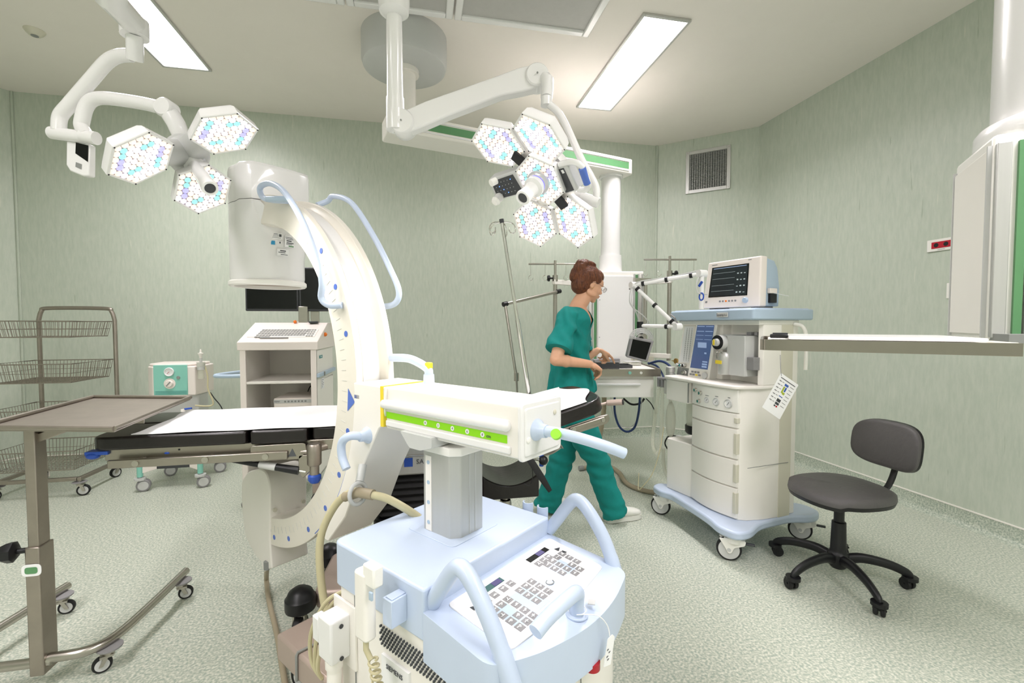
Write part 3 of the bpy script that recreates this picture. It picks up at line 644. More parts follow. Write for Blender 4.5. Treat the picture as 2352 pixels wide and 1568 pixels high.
# spring arm, elbow and drop
J1 = atd(927, 287, 1.9); J2 = atd(1233, 181, 1.9); sd_ = (J2-J1).normalized(); se = Vector((FW.x, FW.y, 0)).normalized(); sup = se.cross(sd_); 
if sup.z < 0: sup = -sup
L = (J2-J1).length; up_ = [(0, .045), (.04, .043), (.12, .05), (L-.15, .052), (L-.06, .055), (L, .047)]; dn = [(L, -.047), (L-.07, -.042), (L-.16, -.028), (.2, -.035), (.06, -.045), (0, -.045)]
m = MB(); m.oprism(rnd(up_+dn, 0.02), J1-se*0.03, sd_, sup, se*0.06); ob('spring_arm', m, ['white_enamel'], lampA, bev=0.012, seg=3, W=True)
m = MB(); m.lathe([(0.001, -0.045), (0.045, -0.045), (0.05, -0.038), (0.05, 0.038), (0.045, 0.045), (0.001, 0.045)], J1, se, 36); ob('elbow_joint', m, ['white_enamel'], lampA, W=True)
m = MB(); m.lathe([(0.001, -0.042), (0.042, -0.042), (0.047, -0.036), (0.047, 0.036), (0.042, 0.042), (0.001, 0.042)], J2, se, 36); ob('spring_joint', m, ['white_enamel'], lampA, W=True)
for q_ in (J1, J2): ob('joint_screw', MB().cyl(q_-se*0.046, q_-se*0.049, 0.004, n=8), ['mid_grey'], lampA, W=True)
m = MB(); e = atd(1257, 186, 1.86); f = atd(1255, 226, 1.84); m.tube([J2+sd_*0.025, e+Vector((0, 0, 0.0)), e-Vector((0, 0, 0.03)), f], [0.03, 0.027, 0.025, 0.024], 16); m.cyl(f+Vector((0, 0, 0.004)), f-Vector((0, 0, 0.03)), 0.023, n=20); ob('drop_link', m, ['white_enamel'], lampA, W=True)
# vertical arm up to the overhead boom
T0 = atd(908, 255, 1.88); T1 = atd(905, 20, 1.83); ztop = atd(905, -20, 1.83).z+0.1
m = MB(); m.tube([Vector((T0.x, T0.y, J1.z+0.01)), Vector((T1.x, T1.y, T1.z))], [0.034, 0.031], 24); m.tube([Vector((T0.x, T0.y, J1.z-0.03)), Vector((T0.x, T0.y, J1.z+0.1))], 0.037, 24); m.cyl(J1-sd_*0.0, Vector((T0.x, T0.y, J1.z)), 0.04, n=20); ob('vertical_arm', m, ['white_enamel'], lampA, W=True)
m = MB(); jt = Vector((T1.x, T1.y, T1.z)); m.lathe([(0.001, -0.055), (0.04, -0.05), (0.058, -0.035), (0.062, 0.0), (0.062, 0.1), (0.001, 0.1)], jt+Vector((0, 0, 0.02)), (0, 0, 1), 36); ob('overhead_joint', m, ['white_enamel'], lampA, W=True)
HB = Vector((-0.09, 1.2, 0)); m = MB(); m.oprism([(-0.05, 0), (0.05, 0), (0.05, 0.07), (-0.05, 0.07)], Vector((jt.x, jt.y, jt.z+0.1)), (1, 0, 0), (0, 0, 1), HB-Vector((jt.x, jt.y, 0))); ob('horizontal_arm', m, ['white_enamel'], lampA, bev=0.01, W=True)
m = MB(); m.cyl(HB+Vector((0, 0, jt.z+0.06)), HB+Vector((0, 0, CH-0.03)), 0.06, n=28); m.lathe([(0.16, CH-0.08), (0.17, CH-0.06), (0.17, CH), (0.001, CH)], HB, (0, 0, 1), 40); ob('ceiling_mount', m, ['white_enamel'], lampA, W=True)
# ---- left lamp with three heads
lampB = thing('surgical_light', 'smaller ceiling surgical light with three lit LED hexagons on a curved arm, at upper left', 'surgical light', (-0.75, 1.2, CH), 0)
mods = [((-.871, 1.687, 1.778), (.5, -.3, -.8), (.517, -.617, .593), 0), ((-.657, 1.766, 1.905), (.3, -.3, -.9), (.61, -.662, .435), 0), ((-.811, 1.965, 1.763), (.5, -.5, -.7), (.41, -.53, .742), 0)]
mods = [((-.871, 1.687, 1.778), (.695, -.101, -.712), (.517, -.617, .593), 0), ((-.657, 1.766, 1.905), (.406, -.21, -.889), (.61, -.662, .435), 0), ((-.811, 1.965, 1.763), (.631, -.423, -.65), (.41, -.53, .742), 0)]
for P_, n_, u_, h_ in mods:
    P_, n_, u_, v_ = led_module(lampB, P_, n_, u_)
    spot('surgical_lamp_light', P_+n_*0.02, n_, SPOT_W, 75, 0.09)
BN = Vector((.58, -.25, -.75)).normalized(); BC_ = atd(442, 372, 1.74)
m = MB(); m.lathe([(0.001, -0.1), (0.05, -0.095), (0.075, -0.06), (0.07, -0.01), (0.055, 0.0), (0.001, 0.0)], BC_, BN, 36)
for P_, n_, u_, h_ in mods: m.tube([BC_-BN*0.045, Vector(P_)-Vector(n_)*0.04], [0.05, 0.04], 14)
ob('hub', m, ['light_grey'], lampB, W=True)
handle(lampB, BC_, atd(483, 433, 1.6), 0.029)
BA = [atd(420, 322, 1.78), atd(405, 285, 1.76), atd(385, 252, 1.76)]
m = MB(); m.tube([BC_-BN*0.05, BA[0], BA[1], BA[2]], [0.03, 0.03, 0.032, 0.033], 18); ob('hub_arm', m, ['white_enamel'], lampB, W=True)
m = MB(); d = (BA[1]-BA[0]).normalized(); m.cyl(BA[0]-d*0.012, BA[0]+d*0.008, 0.0335, n=24); ob('lime_band', m, ['lime'], lampB, W=True)
m = MB(); m.lathe([(0.001, -0.035), (0.03, -0.033), (0.036, -0.025), (0.036, 0.02), (0.001, 0.02)], BA[2], se, 28); ob('elbow_joint', m, ['white_enamel'], lampB, W=True)
pp = [BA[2], atd(330, 238, 1.76), atd(250, 226, 1.75), atd(215, 228, 1.75), atd(198, 244, 1.75), atd(189, 275, 1.75), atd(188, 292, 1.75), atd(200, 312, 1.74)]
m = MB(); m.tube(spl(pp, 8), 0.024, 14); ob('lower_yoke', m, ['white_enamel'], lampB, W=True)
m = MB(); m.cyl(atd(222, 318, 1.74), atd(190, 312, 1.74), 0.024, n=20); ob('yoke_pivot', m, ['white_enamel'], lampB, W=True)
m = MB(); m.cyl(atd(118, 305, 1.75), atd(200, 316, 1.745), 0.023, n=20); ob('bearing_tube', m, ['white_enamel'], lampB, W=True)
pp = [atd(300, 127, 1.74), atd(272, 129, 1.74), atd(245, 143, 1.74), atd(205, 188, 1.74), atd(160, 240, 1.745), atd(138, 268, 1.75), atd(135, 302, 1.75)]
m = MB(); m.tube(spl(pp, 8), 0.024, 14); ob('upper_yoke', m, ['white_enamel'], lampB, W=True)
a = atd(310, 138, 1.74); b = atd(309, 78, 1.7); m = MB(); m.cyl(a, b, 0.027, n=24); m.cyl(b-Vector((0, 0, 0.01)), b+Vector((0, 0, 0.05)), 0.045, n=24); ob('drop_link', m, ['white_enamel'], lampB, W=True)
c = atd(225, 15, 1.45); HB = Vector((-0.75, 1.2, 0)); m = MB(); m.tube([b+Vector((0, 0, 0.035)), atd(255, 20, 1.5)+Vector((0, 0, 0.03)), HB+Vector((0, 0, 2.62))], [0.04, 0.045, 0.05], 20); ob('spring_arm', m, ['white_enamel'], lampB, W=True)
m = MB(); m.cyl(HB+Vector((0, 0, 2.56)), HB+Vector((0, 0, CH-0.03)), 0.055, n=28); m.lathe([(0.13, CH-0.07), (0.14, CH-0.05), (0.14, CH), (0.001, CH)], HB, (0, 0, 1), 40); ob('ceiling_mount', m, ['white_enamel'], lampB, W=True)
# small control box hanging under the bearing
u = RT; q = [atd(x, y, 1.75) for x, y in ((152, 322), (205, 330), (204, 403), (190, 404), (160, 392), (151, 378))]
m = MB(); m.add(q+[p+se*0.03 for p in q], [(0, 1, 2, 3, 4, 5), (11, 10, 9, 8, 7, 6)]+[(i, i+6, (i+1) % 6+6, (i+1) % 6) for i in range(6)]); cb = ob('control_box', m, ['white_enamel'], lampB, bev=0.005, W=True)
m = MB(); m.quad(*[atd(x, y, 1.749) for x, y in ((174, 327), (203, 334), (202, 372), (173, 352))]); ob('display', m, ['screen_black'], cb, W=True)
m = MB(); m.quad(*[atd(x, y, 1.749) for x, y in ((174, 372), (188, 377), (187, 389), (173, 383))]); ob('key', m, ['mid_grey'], cb, W=True)
# ================================================================ MOBILE C-ARM X-RAY
CA = thing('mobile_x_ray_machine', 'big white and pale blue C-shaped x-ray machine with wheeled console in the foreground', 'x-ray machine', (0.096, 1.38, 0), -50.3)
RC = Vector((-1.142, 0, 1.04)); Y0, Y1 = -0.09, 0.065
prof = [(0.645, Y0), (0.765, Y0), (0.765, Y0+0.024), (0.752, Y0+0.027), (0.737, Y0+0.04), (0.737, Y1-0.04), (0.752, Y1-0.027), (0.765, Y1-0.024), (0.765, Y1), (0.645, Y1), (0.638, Y1-0.03), (0.638, Y0+0.03)]
def ringp(a, r, y): return RC+Vector((math.cos(R(a))*r, y, math.sin(R(a))*r))
m = MB(); m.loft([[ringp(a, r, y) for r, y in prof] for a in [96-196*i/96 for i in range(97)]])
cr = ob('c_ring', m, ['ring_cream'], CA, bev=0.002, angle=30)
m = MB(); m.loft([[ringp(a, r, y) for r, y in ((0.7385, Y0+0.045), (0.739, Y1-0.045), (0.7375, Y1-0.045), (0.7375, Y0+0.045))] for a in [80-150*i/60 for i in range(61)]]); ob('running_track', m, ['white_enamel'], cr)
m = MB(); m.loft([[ringp(a, r, y) for r, y in ((0.757, Y0-0.0008), (0.760, Y0-0.0008), (0.760, Y0+0.0005), (0.757, Y0+0.0005))] for a in [0-52*i/30 for i in range(31)]]); ob('blue_line', m, ['mark_blue'], cr)
for i, a in enumerate([41, 28, 14, 1 if False else -13, -27, -41, -55, -70, -81]):
    p = ringp(a, 0.727, Y0); ob('angle_mark', MB().cyl(p-Vector((0, 0.0012, 0)), p+Vector((0, 0.0005, 0)), 0.0105, n=20), ['mark_blue'], cr)
m = MB()
for a in range(-86, 50, 3):
    p = ringp(a, 0.693 if a % 2 else 0.69, Y0-0.0005); d = Vector((math.cos(R(a)), 0, math.sin(R(a)))); m.obx(p, d*(0.014), (0, 0.0005, 0), d.cross(Vector((0, 1, 0)))*0.0004)
o = ob('scale_ticks', m, ['light_grey'], cr); o['kind'] = 'stuff'
m = MB(); m.add([ringp(-1, 0.715, Y0-0.001), ringp(-4.3, 0.758, Y0-0.001), ringp(-7.5, 0.715, Y0-0.001)], [(0, 1, 2)]); ob('blue_arrow', m, ['mark_blue'], cr)
# image intensifier
DX = -1.243; DR = 0.156
out = [(DX+DR*math.cos(R(a)), DR*math.sin(R(a))) for a in range(75, 286, 7)]+[(DX+DR*0.6, -DR*0.99), (DX+DR*0.93, -DR*0.8), (DX+DR*1.0, -DR*0.4), (DX+DR*1.0, DR*0.4), (DX+DR*0.93, DR*0.8), (DX+DR*0.6, DR*0.99)]
def scl(k, b=1.0):
    r = []
    for x, y in out:
        a = math.atan2(y, x-DX); cx_, cy_ = DX+DR*math.cos(a), DR*math.sin(a); r.append((DX+((x*b+cx_*(1-b))-DX)*k, (y*b+cy_*(1-b))*k))
    return r
m = MB(); m.loft([[Vector((x, y, z)) for x, y in scl(k, b)] for k, z, b in ((0.9, 1.447, 0), (0.985, 1.449, 0), (1.0, 1.462, 0), (1.0, 1.55, 0.0), (1.0, 1.66, 0.8), (1.0, 1.72, 1), (1.0, 1.785, 1))]); iu = ob('image_intensifier', m, ['white_enamel'], CA, angle=50)
m = MB(); m.loft([[Vector((x, y, z)) for x, y in scl(k)] for k, z in ((1.003, 1.788), (1.003, 1.93), (0.985, 1.944), (0.95, 1.948))]); ob('top_cap', m, ['white_enamel'], iu, angle=50)
m = MB(); m.lathe([(0.14, 1.424), (0.157, 1.422), (0.163, 1.428), (0.163, 1.442), (0.157, 1.448), (0.14, 1.448), (0.14, 1.424)], (DX, 0, 0), n=64, cap=False); ob('rim_ring', m, ['white_plastic'], iu)
m = MB(); m.lathe([(0.001, 1.438), (0.142, 1.438), (0.142, 1.446), (0.001, 1.446)], (DX, 0, 0), n=48); ob('input_window', m, ['taupe_metal'], iu)
# labels on the side facing the camera
def onpt(x, y):      # first hit of a sight line with the drum, in local coordinates
    inv = INV[CA.name]; o_ = inv @ EYE; d = (inv.to_3x3() @ ray(x, y)); c = Vector((DX, 0, 0)); a = d.x**2+d.y**2; f = (o_-c)
    b = 2*(f.x*d.x+f.y*d.y); cc = f.x**2+f.y**2-(DR*1.004)**2; t_ = (-b-math.sqrt(max(b*b-4*a*cc, 0)))/(2*a); return o_+d*t_
def label(x, y, w, h, lines, mts):
    p = onpt(x, y); n = Vector((p.x-DX, p.y, 0)).normalized(); u = Vector((-n.y, n.x, 0)); 
    m = MB(); m.obx(p, u*w/2, n*0.0007, (0, 0, h/2)); l = ob('sticker', m, ['paper'], iu)
    m = MB()
    for (a, b, c, d, mi) in lines: m.obx(p+n*0.0009+u*a*w+Vector((0, 0, b*h)), u*c*w/2, n*0.0003, (0, 0, d*h/2), mi)
    q = ob('print', m, mts, l); q['kind'] = 'stuff'
label(631, 541, 0.062, 0.028, [(-.1, .3, .6, .08, 0), (-.1, .1, .7, .06, 0), (0, -.3, .8, .05, 0), (.36, .1, .16, .4, 0), (0, -.1, .5, .05, 0)], ['ink'])
label(616, 556, 0.017, 0.018, [(0, 0, .96, .96, 0)], ['ink_cyan']); label(627, 557, 0.017, 0.018, [(0, 0, .96, .96, 0)], ['ink_cyan'])
label(666, 556, 0.05, 0.05, [(-.1, .38, .7, .05, 0), (0, .25, .8, .05, 0), (-.1, .08, .5, .1, 0), (0, -.1, .7, .08, 0), (.1, -.38, .5, .1, 1), (-.1, -.22, .6, .05, 0)], ['ink', 'green_strip'])
label(650, 580, 0.05, 0.03, [(0, .25, .5, .16, 0), (-.1, 0, .6, .1, 0), (.1, -.3, .6, .08, 0)], ['ink'])
label(643, 557, 0.008, 0.012, [(0, 0, .7, .7, 0)], ['ink'])
m = MB(); m.lathe([(0.001, -0.012), (0.03, -0.008), (0.042, 0.0), (0.001, 0.004)], (DX+0.15, -0.105, 1.74), (0.5, -0.8, -0.3), 20); ob('grip_recess', m, ['white_enamel'], iu)
# x-ray tube housing
tp = rnd([(-1.045, 0.18), (-1.06, 0.3), (-1.045, 0.54), (-1.075, 0.6), (-1.14, 0.605), (-1.27, 0.565), (-1.355, 0.50), (-1.36, 0.38), (-1.325, 0.24), (-1.22, 0.185), (-1.16, 0.175), (-1.13, 0.135)], [0.005, .01, 0.02, .05, .05, .03, .03, .03, .03, .02, .01, .01])
m = MB(); m.prism(tp, 'y', -0.097, 0.068); ob('tube_housing', m, ['cream'], CA, bev=0.006)
m = MB(); m.prism([(-1.0, 0.40), (-1.06, 0.42), (-1.06, 0.40), (-0.8, 0.395), (-0.8, 0.398)], 'y', -0.07, 0.05)
for y in (-0.078, 0.048):
    ob('housing_screw', MB().cyl((-1.048, y, 0.435), (-1.04, y, 0.435), 0.009, n=12), ['cream_dark'], CA)
# carriage and slanted sub-frame that holds the ring
arcp = [(RC.x+math.cos(R(a))*0.767, RC.z+math.sin(R(a))*0.767) for a in [-1.5-45*i/20 for i in range(21)]]
poly = [(-0.378, 1.052)]+arcp+[(-0.585, 0.45), (-0.56, 0.45), (-0.44, 0.575), (-0.351, 0.743), (-0.237, 0.915), (-0.213, 0.93), (-0.2, 1.052)]
m = MB(); m.prism(poly, 'y', -0.1, 0.085); ob('carriage', m, ['cream'], CA, bev=0.004)
m = MB(); m.bx(-0.225, -0.21, -0.1015, 0.0865, 0.925, 1.0535); ob('yellow_line', m, ['yellow'], CA)
m = MB(); m.add([(-0.374, -0.1, 1.012), (-0.374, -0.012, 1.012), (-0.345, -0.012, 1.012), (-0.345, -0.1, 1.012), (-0.374, -0.1, 1.0), (-0.374, -0.012, 1.0), (-0.345, -0.012, 1.0), (-0.345, -0.1, 1.0)], [(0, 1, 2, 3), (4, 5, 6, 7), (0, 4, 5, 1), (1, 5, 6, 2), (2, 6, 7, 3), (3, 7, 4, 0)])
ob('blue_pointer', m, ['mark_blue'], CA)
# horizontal beam
m = MB(); m.prism(rnd([(-0.09, 0.918), (0.08, 0.918), (0.08, 1.052), (-0.09, 1.052)], 0.008), 'x', -0.21, 0.325); beam = ob('cross_beam', m, ['cream'], CA, bev=0.003)
m = MB(); m.prism(rnd([(-0.093, 0.912), (0.084, 0.912), (0.084, 1.056), (-0.093, 1.056)], 0.014), 'x', 0.322, 0.334); m.prism(rnd([(-0.082, 0.924), (0.072, 0.924), (0.072, 1.044), (-0.082, 1.044)], 0.01), 'x', 0.33, 0.338); ec = ob('end_cap', m, ['white_enamel'], beam, bev=0.003)
for y, z, r, mm in ((-0.07, 0.965, 0.008, 'white_plastic'), (0.062, 0.965, 0.008, 'white_plastic'), (0.045, 1.018, 0.007, 'cream_dark')):
    ob('cap_plug', MB().lathe([(r, 0.337), (r, 0.3395), (r*0.7, 0.341), (0.001, 0.341)], (0, y, z), (1, 0, 0), 20), [mm], ec)
m = MB(); m.tube([(-0.215, -0.094, 0.998), (0.285, -0.094, 0.998)], 0.0155, 20, sq=1); m.sph((0.285, -0.094, 0.998), 0.0155, 16, 8); ob('side_bulge', m, ['white_enamel'], beam)
m = MB(); m.bx(-0.208, 0.287, -0.0915, -0.089, 0.953, 0.973); gs = ob('green_scale', m, ['lime'], beam)
for i, x in enumerate((-0.02, 0.035, 0.093, 0.15, 0.205)):
    c = ob('scale_dot', MB().cyl((x, -0.0925, 0.963), (x, -0.091, 0.963), 0.0068, n=20), ['paper'], gs)
    txt(str(i*2), 0.009, (x, -0.0928, 0.963), (1, 0, 0), (0, 0, 1), 'ink', gs, 'lettering')
txt('cm', 0.013, (0.226, -0.0922, 0.962), (1, 0, 0), (0, 0, 1), 'ink', gs, 'lettering')
m = MB(); m.bx(-0.205, 0.30, -0.098, -0.088, 0.928, 0.948); ob('lower_rail', m, ['white_enamel'], beam, bev=0.004)
for x in (-0.1, 0.0, 0.1): ob('top_plug', MB().cyl((x, 0.0, 1.052), (x, 0.0, 1.0535), 0.008, n=16), ['white_plastic'], beam)
# lift column and its bracket
oc = [(-0.078, -0.045), (-0.055, -0.07), (0.055, -0.07), (0.078, -0.045), (0.078, 0.045), (0.055, 0.07), (-0.055, 0.07), (-0.078, 0.045)]
m = MB(); m.prism(oc, 'z', 0.6, 0.885); col = ob('lift_column', m, ['aluminium'], CA, bev=0.003)
m = MB(); m.prism([(a*1.07, b*1.07) for a, b in oc], 'z', 0.872, 0.897); ob('column_cap', m, ['white_plastic'], CA, bev=0.003)
m = MB(); m.prism(rnd([(-0.11, 0.925), (-0.11, 0.93), (0.03, 0.93), (0.03, 0.9), (-0.02, 0.885), (-0.07, 0.885)], 0.006), 'y', -0.112, 0.06); ob('beam_bracket', m, ['light_grey'], CA, bev=0.006)
m = MB(); m.bx(-0.045, -0.02, -0.0715, -0.07, 0.635, 0.86); ss = ob('height_scale', m, ['cream'], col)
for z in (0.66, 0.72, 0.78, 0.84): ob('scale_dot', MB().cyl((-0.0325, -0.0725, z), (-0.0325, -0.071, z), 0.006, n=18), ['blue_grey'], ss)
m = MB(); m.bx(0.0775, 0.0795, -0.012, -0.008, 0.635, 0.87); m.bx(0.0775, 0.0795, 0.012, 0.016, 0.635, 0.87); ob('column_grooves', m, ['light_grey'], col)
# cart: blue lid
m = MB(); m.prism(rnd([(-0.205, -0.28), (0.19, -0.28), (0.19, 0.238), (-0.205, 0.238)], [0.03, 0.008, 0.008, 0.03]), 'z', 0.506, 0.632); lid = ob('cart_lid', m, ['pale_blue'], CA, bev=0.008, seg=3)
m = MB(); m.prism(rnd([(-0.1, -0.1), (0.1, -0.1), (0.1, 0.1), (-0.1, 0.1)], 0.02), 'z', 0.6318, 0.6338); ob('column_surround', m, ['pale_blue'], lid, bev=0.001)
for y in (-0.01, 0.05):   # cord hooks on the far edge
    m = MB(); m.oprism([(0.02*math.cos(R(a))*k, 0.02*math.sin(R(a))*k) for k, rr in ((1, 0), (0.8, 1)) for a in (range(180, 361, 20) if not rr else range(360, 179, -20))], (0.1+y, 0.262, 0.6), (1, 0, 0), (0, 1, 0), (0, 0, 0.05)); ob('cord_hook', m, ['pale_blue'], lid)
# console deck (sloping), with curved front
deck = [(0.188, -0.28), (0.40, -0.285), (0.455, -0.18), (0.492, -0.03), (0.49, 0.1), (0.46, 0.235), (0.40, 0.25), (0.188, 0.238)]
dk = rnd(deck, [0.001, 0.03, 0.2, 0.2, 0.2, 0.03, 0.05, 0.001], 5)
def dz(x): return 0.578-0.12*(x-0.188)
k = len(dk); m = MB(); m.add([(x, y, 0.46-0.1*(x-0.19)) for x, y in dk]+[(x, y, dz(x)) for x, y in dk], [(i, (i+1) % k, k+(i+1) % k, k+i) for i in range(k)]+[tuple(range(k))[::-1], tuple(range(k, 2*k))]); dko = ob('console_deck', m, ['pale_blue'], CA, bev=0.008, seg=3)
# keypad
def dp(x, y, h=0.0): return Vector((x, y, dz(x)+h))
m = MB(); kp = rnd([(0.208, -0.222), (0.405, -0.222), (0.422, 0.0), (0.40, 0.205), (0.208, 0.215)], [0.015, 0.015, 0.1, 0.015, 0.015]); k = len(kp)
m.add([dp(x, y, -0.004) for x, y in kp]+[dp(x, y, 0.0028) for x, y in kp], [(i, (i+1) % k, k+(i+1) % k, k+i) for i in range(k)]+[tuple(range(k))[::-1], tuple(range(k, 2*k))]); kb = ob('control_keypad', m, ['white_enamel'], CA, bev=0.001)
def kbox(x, y, w, h, mm, name='key', hh=0.0036): m = MB(); m.add([dp(x-w/2, y-h/2, hh), dp(x+w/2, y-h/2, hh), dp(x+w/2, y+h/2, hh), dp(x-w/2, y+h/2, hh)]+[dp(x-w/2, y-h/2, 0.002), dp(x+w/2, y-h/2, 0.002), dp(x+w/2, y+h/2, 0.002), dp(x-w/2, y+h/2, 0.002)], [(0, 1, 2, 3), (7, 6, 5, 4), (0, 4, 5, 1), (1, 5, 6, 2), (2, 6, 7, 3), (3, 7, 4, 0)]); return ob(name, m, [mm], kb)
kbox(0.238, -0.1, 0.018, 0.095, 'display_green', 'display_window'); kbox(0.238, -0.075, 0.016, 0.03, 'display_violet', 'display_segment', 0.0042)
kbox(0.238, 0.11, 0.018, 0.095, 'screen_black', 'display_window'); kbox(0.238, 0.12, 0.016, 0.03, 'display_violet', 'display_segment', 0.0042)
for x0, y0, nx_, ny_ in ((0.318, -0.16, 4, 2), (0.315, -0.085, 4, 3), (0.31, 0.0, 3, 2), (0.3, 0.085, 3, 3)):
    for s in ((x0+0.0, y0),): kbox(x0+0.022, y0+0.022, 0.02*nx_, 0.02*ny_+0.006, 'blue_grey' if (x0*100) % 2 > 1 else 'pale_blue', 'key_field', 0.0032)
keys = [(0.266, y) for y in (-0.145, -0.115, -0.08, -0.05, 0.075, 0.1, 0.125)]
keys += [(0.30+0.026*i, -0.155+0.026*j) for i in range(4) for j in range(3) if (i, j) not in ((1, 1),)]
keys += [(0.30+0.026*i, -0.055+0.026*j) for i in range(3) for j in range(3)]
keys += [(0.285+0.025*i, 0.09+0.026*j) for i in range(4) for j in range(4) if (i, j) not in ((1, 2), (3, 0), (3, 3))]
for x, y in keys:
    q = kbox(x, y, 0.0205, 0.0205, 'wheel_grey', 'key')
    m = MB(); r = random.Random(int(x*1e4+y*1e3)); c = dp(x, y, 0.0042)
    m.cyl(c+Vector((r.uniform(-.002, .002), r.uniform(-.003, .003), -0.0004)), c+Vector((0, 0, 0.0003)), 0.0042, n=6); m.obx(c+Vector((r.uniform(-.003, .003), 0, 0)), (0.0012, 0, 0), (0, 0.0065, 0), (0, 0, 0.0004))
    ob('key_symbol', m, ['paper'], q)
for y0 in (-0.185, 0.178):
    for x0, dy in ((0.262, 1), (0.283, -1)):
        m = MB(); c = dp(x0, y0, 0.0038); m.add([c+Vector((0, 0.013*dy, 0)), c+Vector((-0.009, -0.007*dy, 0)), c+Vector((0.009, -0.007*dy, 0))], [(0, 1, 2)]); ob('arrow_key', m, ['dark_grey'], kb)
m = MB(); m.tube([dp(0.335, 0.03+0.012*math.cos(R(a)), 0.004)+Vector((0.01*math.sin(R(a)), 0, 0)) for a in range(0, 300, 25)], 0.0015, 6); ob('dial_mark', m, ['mid_grey'], kb)
# handles of the console
def hnd(s):
    y = 0.252*s
    pp = [(0.185, y*0.98, 0.585), (0.215, y, 0.628), (0.262, y, 0.692), (0.29, y, 0.706), (0.325, y, 0.682), (0.37, y, 0.625), (0.40, y*0.99, 0.57), (0.428, y*0.97, 0.50)]
    m = MB(); m.tube(spl(pp, 8), [0.0195]*49+[0.021]*8, 18, sq=1.0); return ob('push_handle', m, ['pale_blue'], CA)
hnd(-1); hnd(1)
# steering stick
b = Vector((0.447, -0.02, dz(0.447))); m = MB(); m.lathe([(0.027, 0), (0.027, 0.003), (0.02, 0.005), (0.001, 0.005)], b, (0, 0, 1), 32); br = ob('lever_base', m, ['pale_blue'], CA)
m = MB(); m.tube(spl([b, b+Vector((0, 0.0, 0.035)), b+Vector((0.004, -0.004, 0.056)), b+Vector((0.01, -0.03, 0.07)), b+Vector((0.008, -0.08, 0.068)), b+Vector((0.0, -0.13, 0.056)), b+Vector((-0.004, -0.165, 0.044))], 6), 0.0175, 18); ob('steering_lever', m, ['pale_blue'], CA, angle=50)
m = MB(); m.lathe([(0.02, 0), (0.02, 0.018), (0.014, 0.022), (0.001, 0.022)], (0.478, 0.0, 0.436), (0, 0, -1), 24); ob('stop_button', m, ['red'], CA, label='red emergency button')
# body
body = rnd([(-0.195, -0.27), (0.37, -0.27), (0.41, -0.16), (0.435, 0.0), (0.44, 0.13), (0.43, 0.235), (-0.195, 0.23)], [0.02, .04, .1, .1, .1, .04, .02])
m = MB(); m.prism(body, 'z', 0.19, 0.51); bd = ob('cart_body', m, ['cream'], CA, bev=0.004)
m = MB(); m.bx(-0.11, -0.1075, -0.2735, -0.27, 0.2, 0.505); m.bx(0.43, 0.437, 0.02, 0.0225, 0.2, 0.45); ob('panel_joints', m, ['mid_grey'], bd)
m = MB(); nh = 0
for i in range(30):
    for j in range(6):
        x = 0.012+i*0.0118+(0.0059 if j % 2 else 0); z = 0.468-j*0.0088
        if x < 0.38: m.bx(x-0.0017, x+0.0017, -0.2765, -0.27, z-0.0026, z+0.0026)
o = ob('vent_holes', m, ['ink'], bd); o['kind'] = 'stuff'
m = MB(); m.bx(0.02, 0.13, -0.2775, -0.27, 0.30, 0.40); pl_ = ob('name_plate', m, ['paper'], bd); txt('SIEMENS', 0.018, (0.075, -0.279, 0.378), (1, 0, 0), (0, 0, 1), 'ink', pl_, 'lettering')
# chassis
m = MB(); m.bx(-0.3, 0.40, -0.22, 0.2, 0.09, 0.2); ob('chassis', m, ['taupe_metal'], CA, bev=0.015)
m = MB(); m.bx(-0.56, -0.05, -0.29, -0.145, 0.115, 0.205); lg = ob('leg_box', m, ['taupe_metal'], CA, bev=0.01)
m = MB(); m.tube([(-0.41, -0.294, 0.12), (-0.41, -0.294, 0.2), (-0.41, -0.29, 0.209), (-0.4, -0.2, 0.209), (-0.4, -0.14, 0.208)], 0.0045, 8); ob('strap', m, ['mid_grey'], lg)
m = MB(); m.bx(-0.27, -0.05, 0.145, 0.29, 0.115, 0.205); ob('leg_box', m, ['taupe_metal'], CA, bev=0.01)
for x, y, yw in ((-0.48, -0.21, 30), (-0.22, 0.21, 20), (0.3, -0.2, 0), (0.3, 0.18, 0)): caster(CA, (x, y, 0), 0.052, 0.03, yw, 0.12, trail=0.02)
# grab handles on the ring
nh_ = [(-0.83, -0.1, 1.735), (-0.9, -0.125, 1.745), (-0.965, -0.135, 1.765), (-0.982, -0.138, 1.80), (-0.95, -0.138, 1.812), (-0.87, -0.138, 1.80), (-0.763, -0.138, 1.745), (-0.633, -0.138, 1.62), (-0.53, -0.138, 1.47), (-0.503, -0.138, 1.392), (-0.515, -0.135, 1.34), (-0.49, -0.12, 1.315), (-0.45, -0.095, 1.315)]
m = MB(); m.tube(spl(nh_, 6), 0.0115, 12); ob('ring_handle', m, ['pale_blue'], CA)
m = MB(); m.cyl((-0.80, -0.11, 1.735), (-0.9, -0.145, 1.745), 0.012, n=14); ob('handle_knob', m, ['blue_grey'], CA)
fh = [(-0.91, 0.066, 1.765), (-0.9, 0.11, 1.79), (-0.86, 0.115, 1.805), (-0.72, 0.115, 1.752), (-0.57, 0.115, 1.6), (-0.459, 0.115, 1.455), (-0.412, 0.115, 1.378), (-0.42, 0.112, 1.335), (-0.46, 0.1, 1.318), (-0.52, 0.066, 1.318)]
m = MB(); m.tube(spl(fh, 6), 0.0115, 12); ob('ring_handle', m, ['pale_blue'], CA)
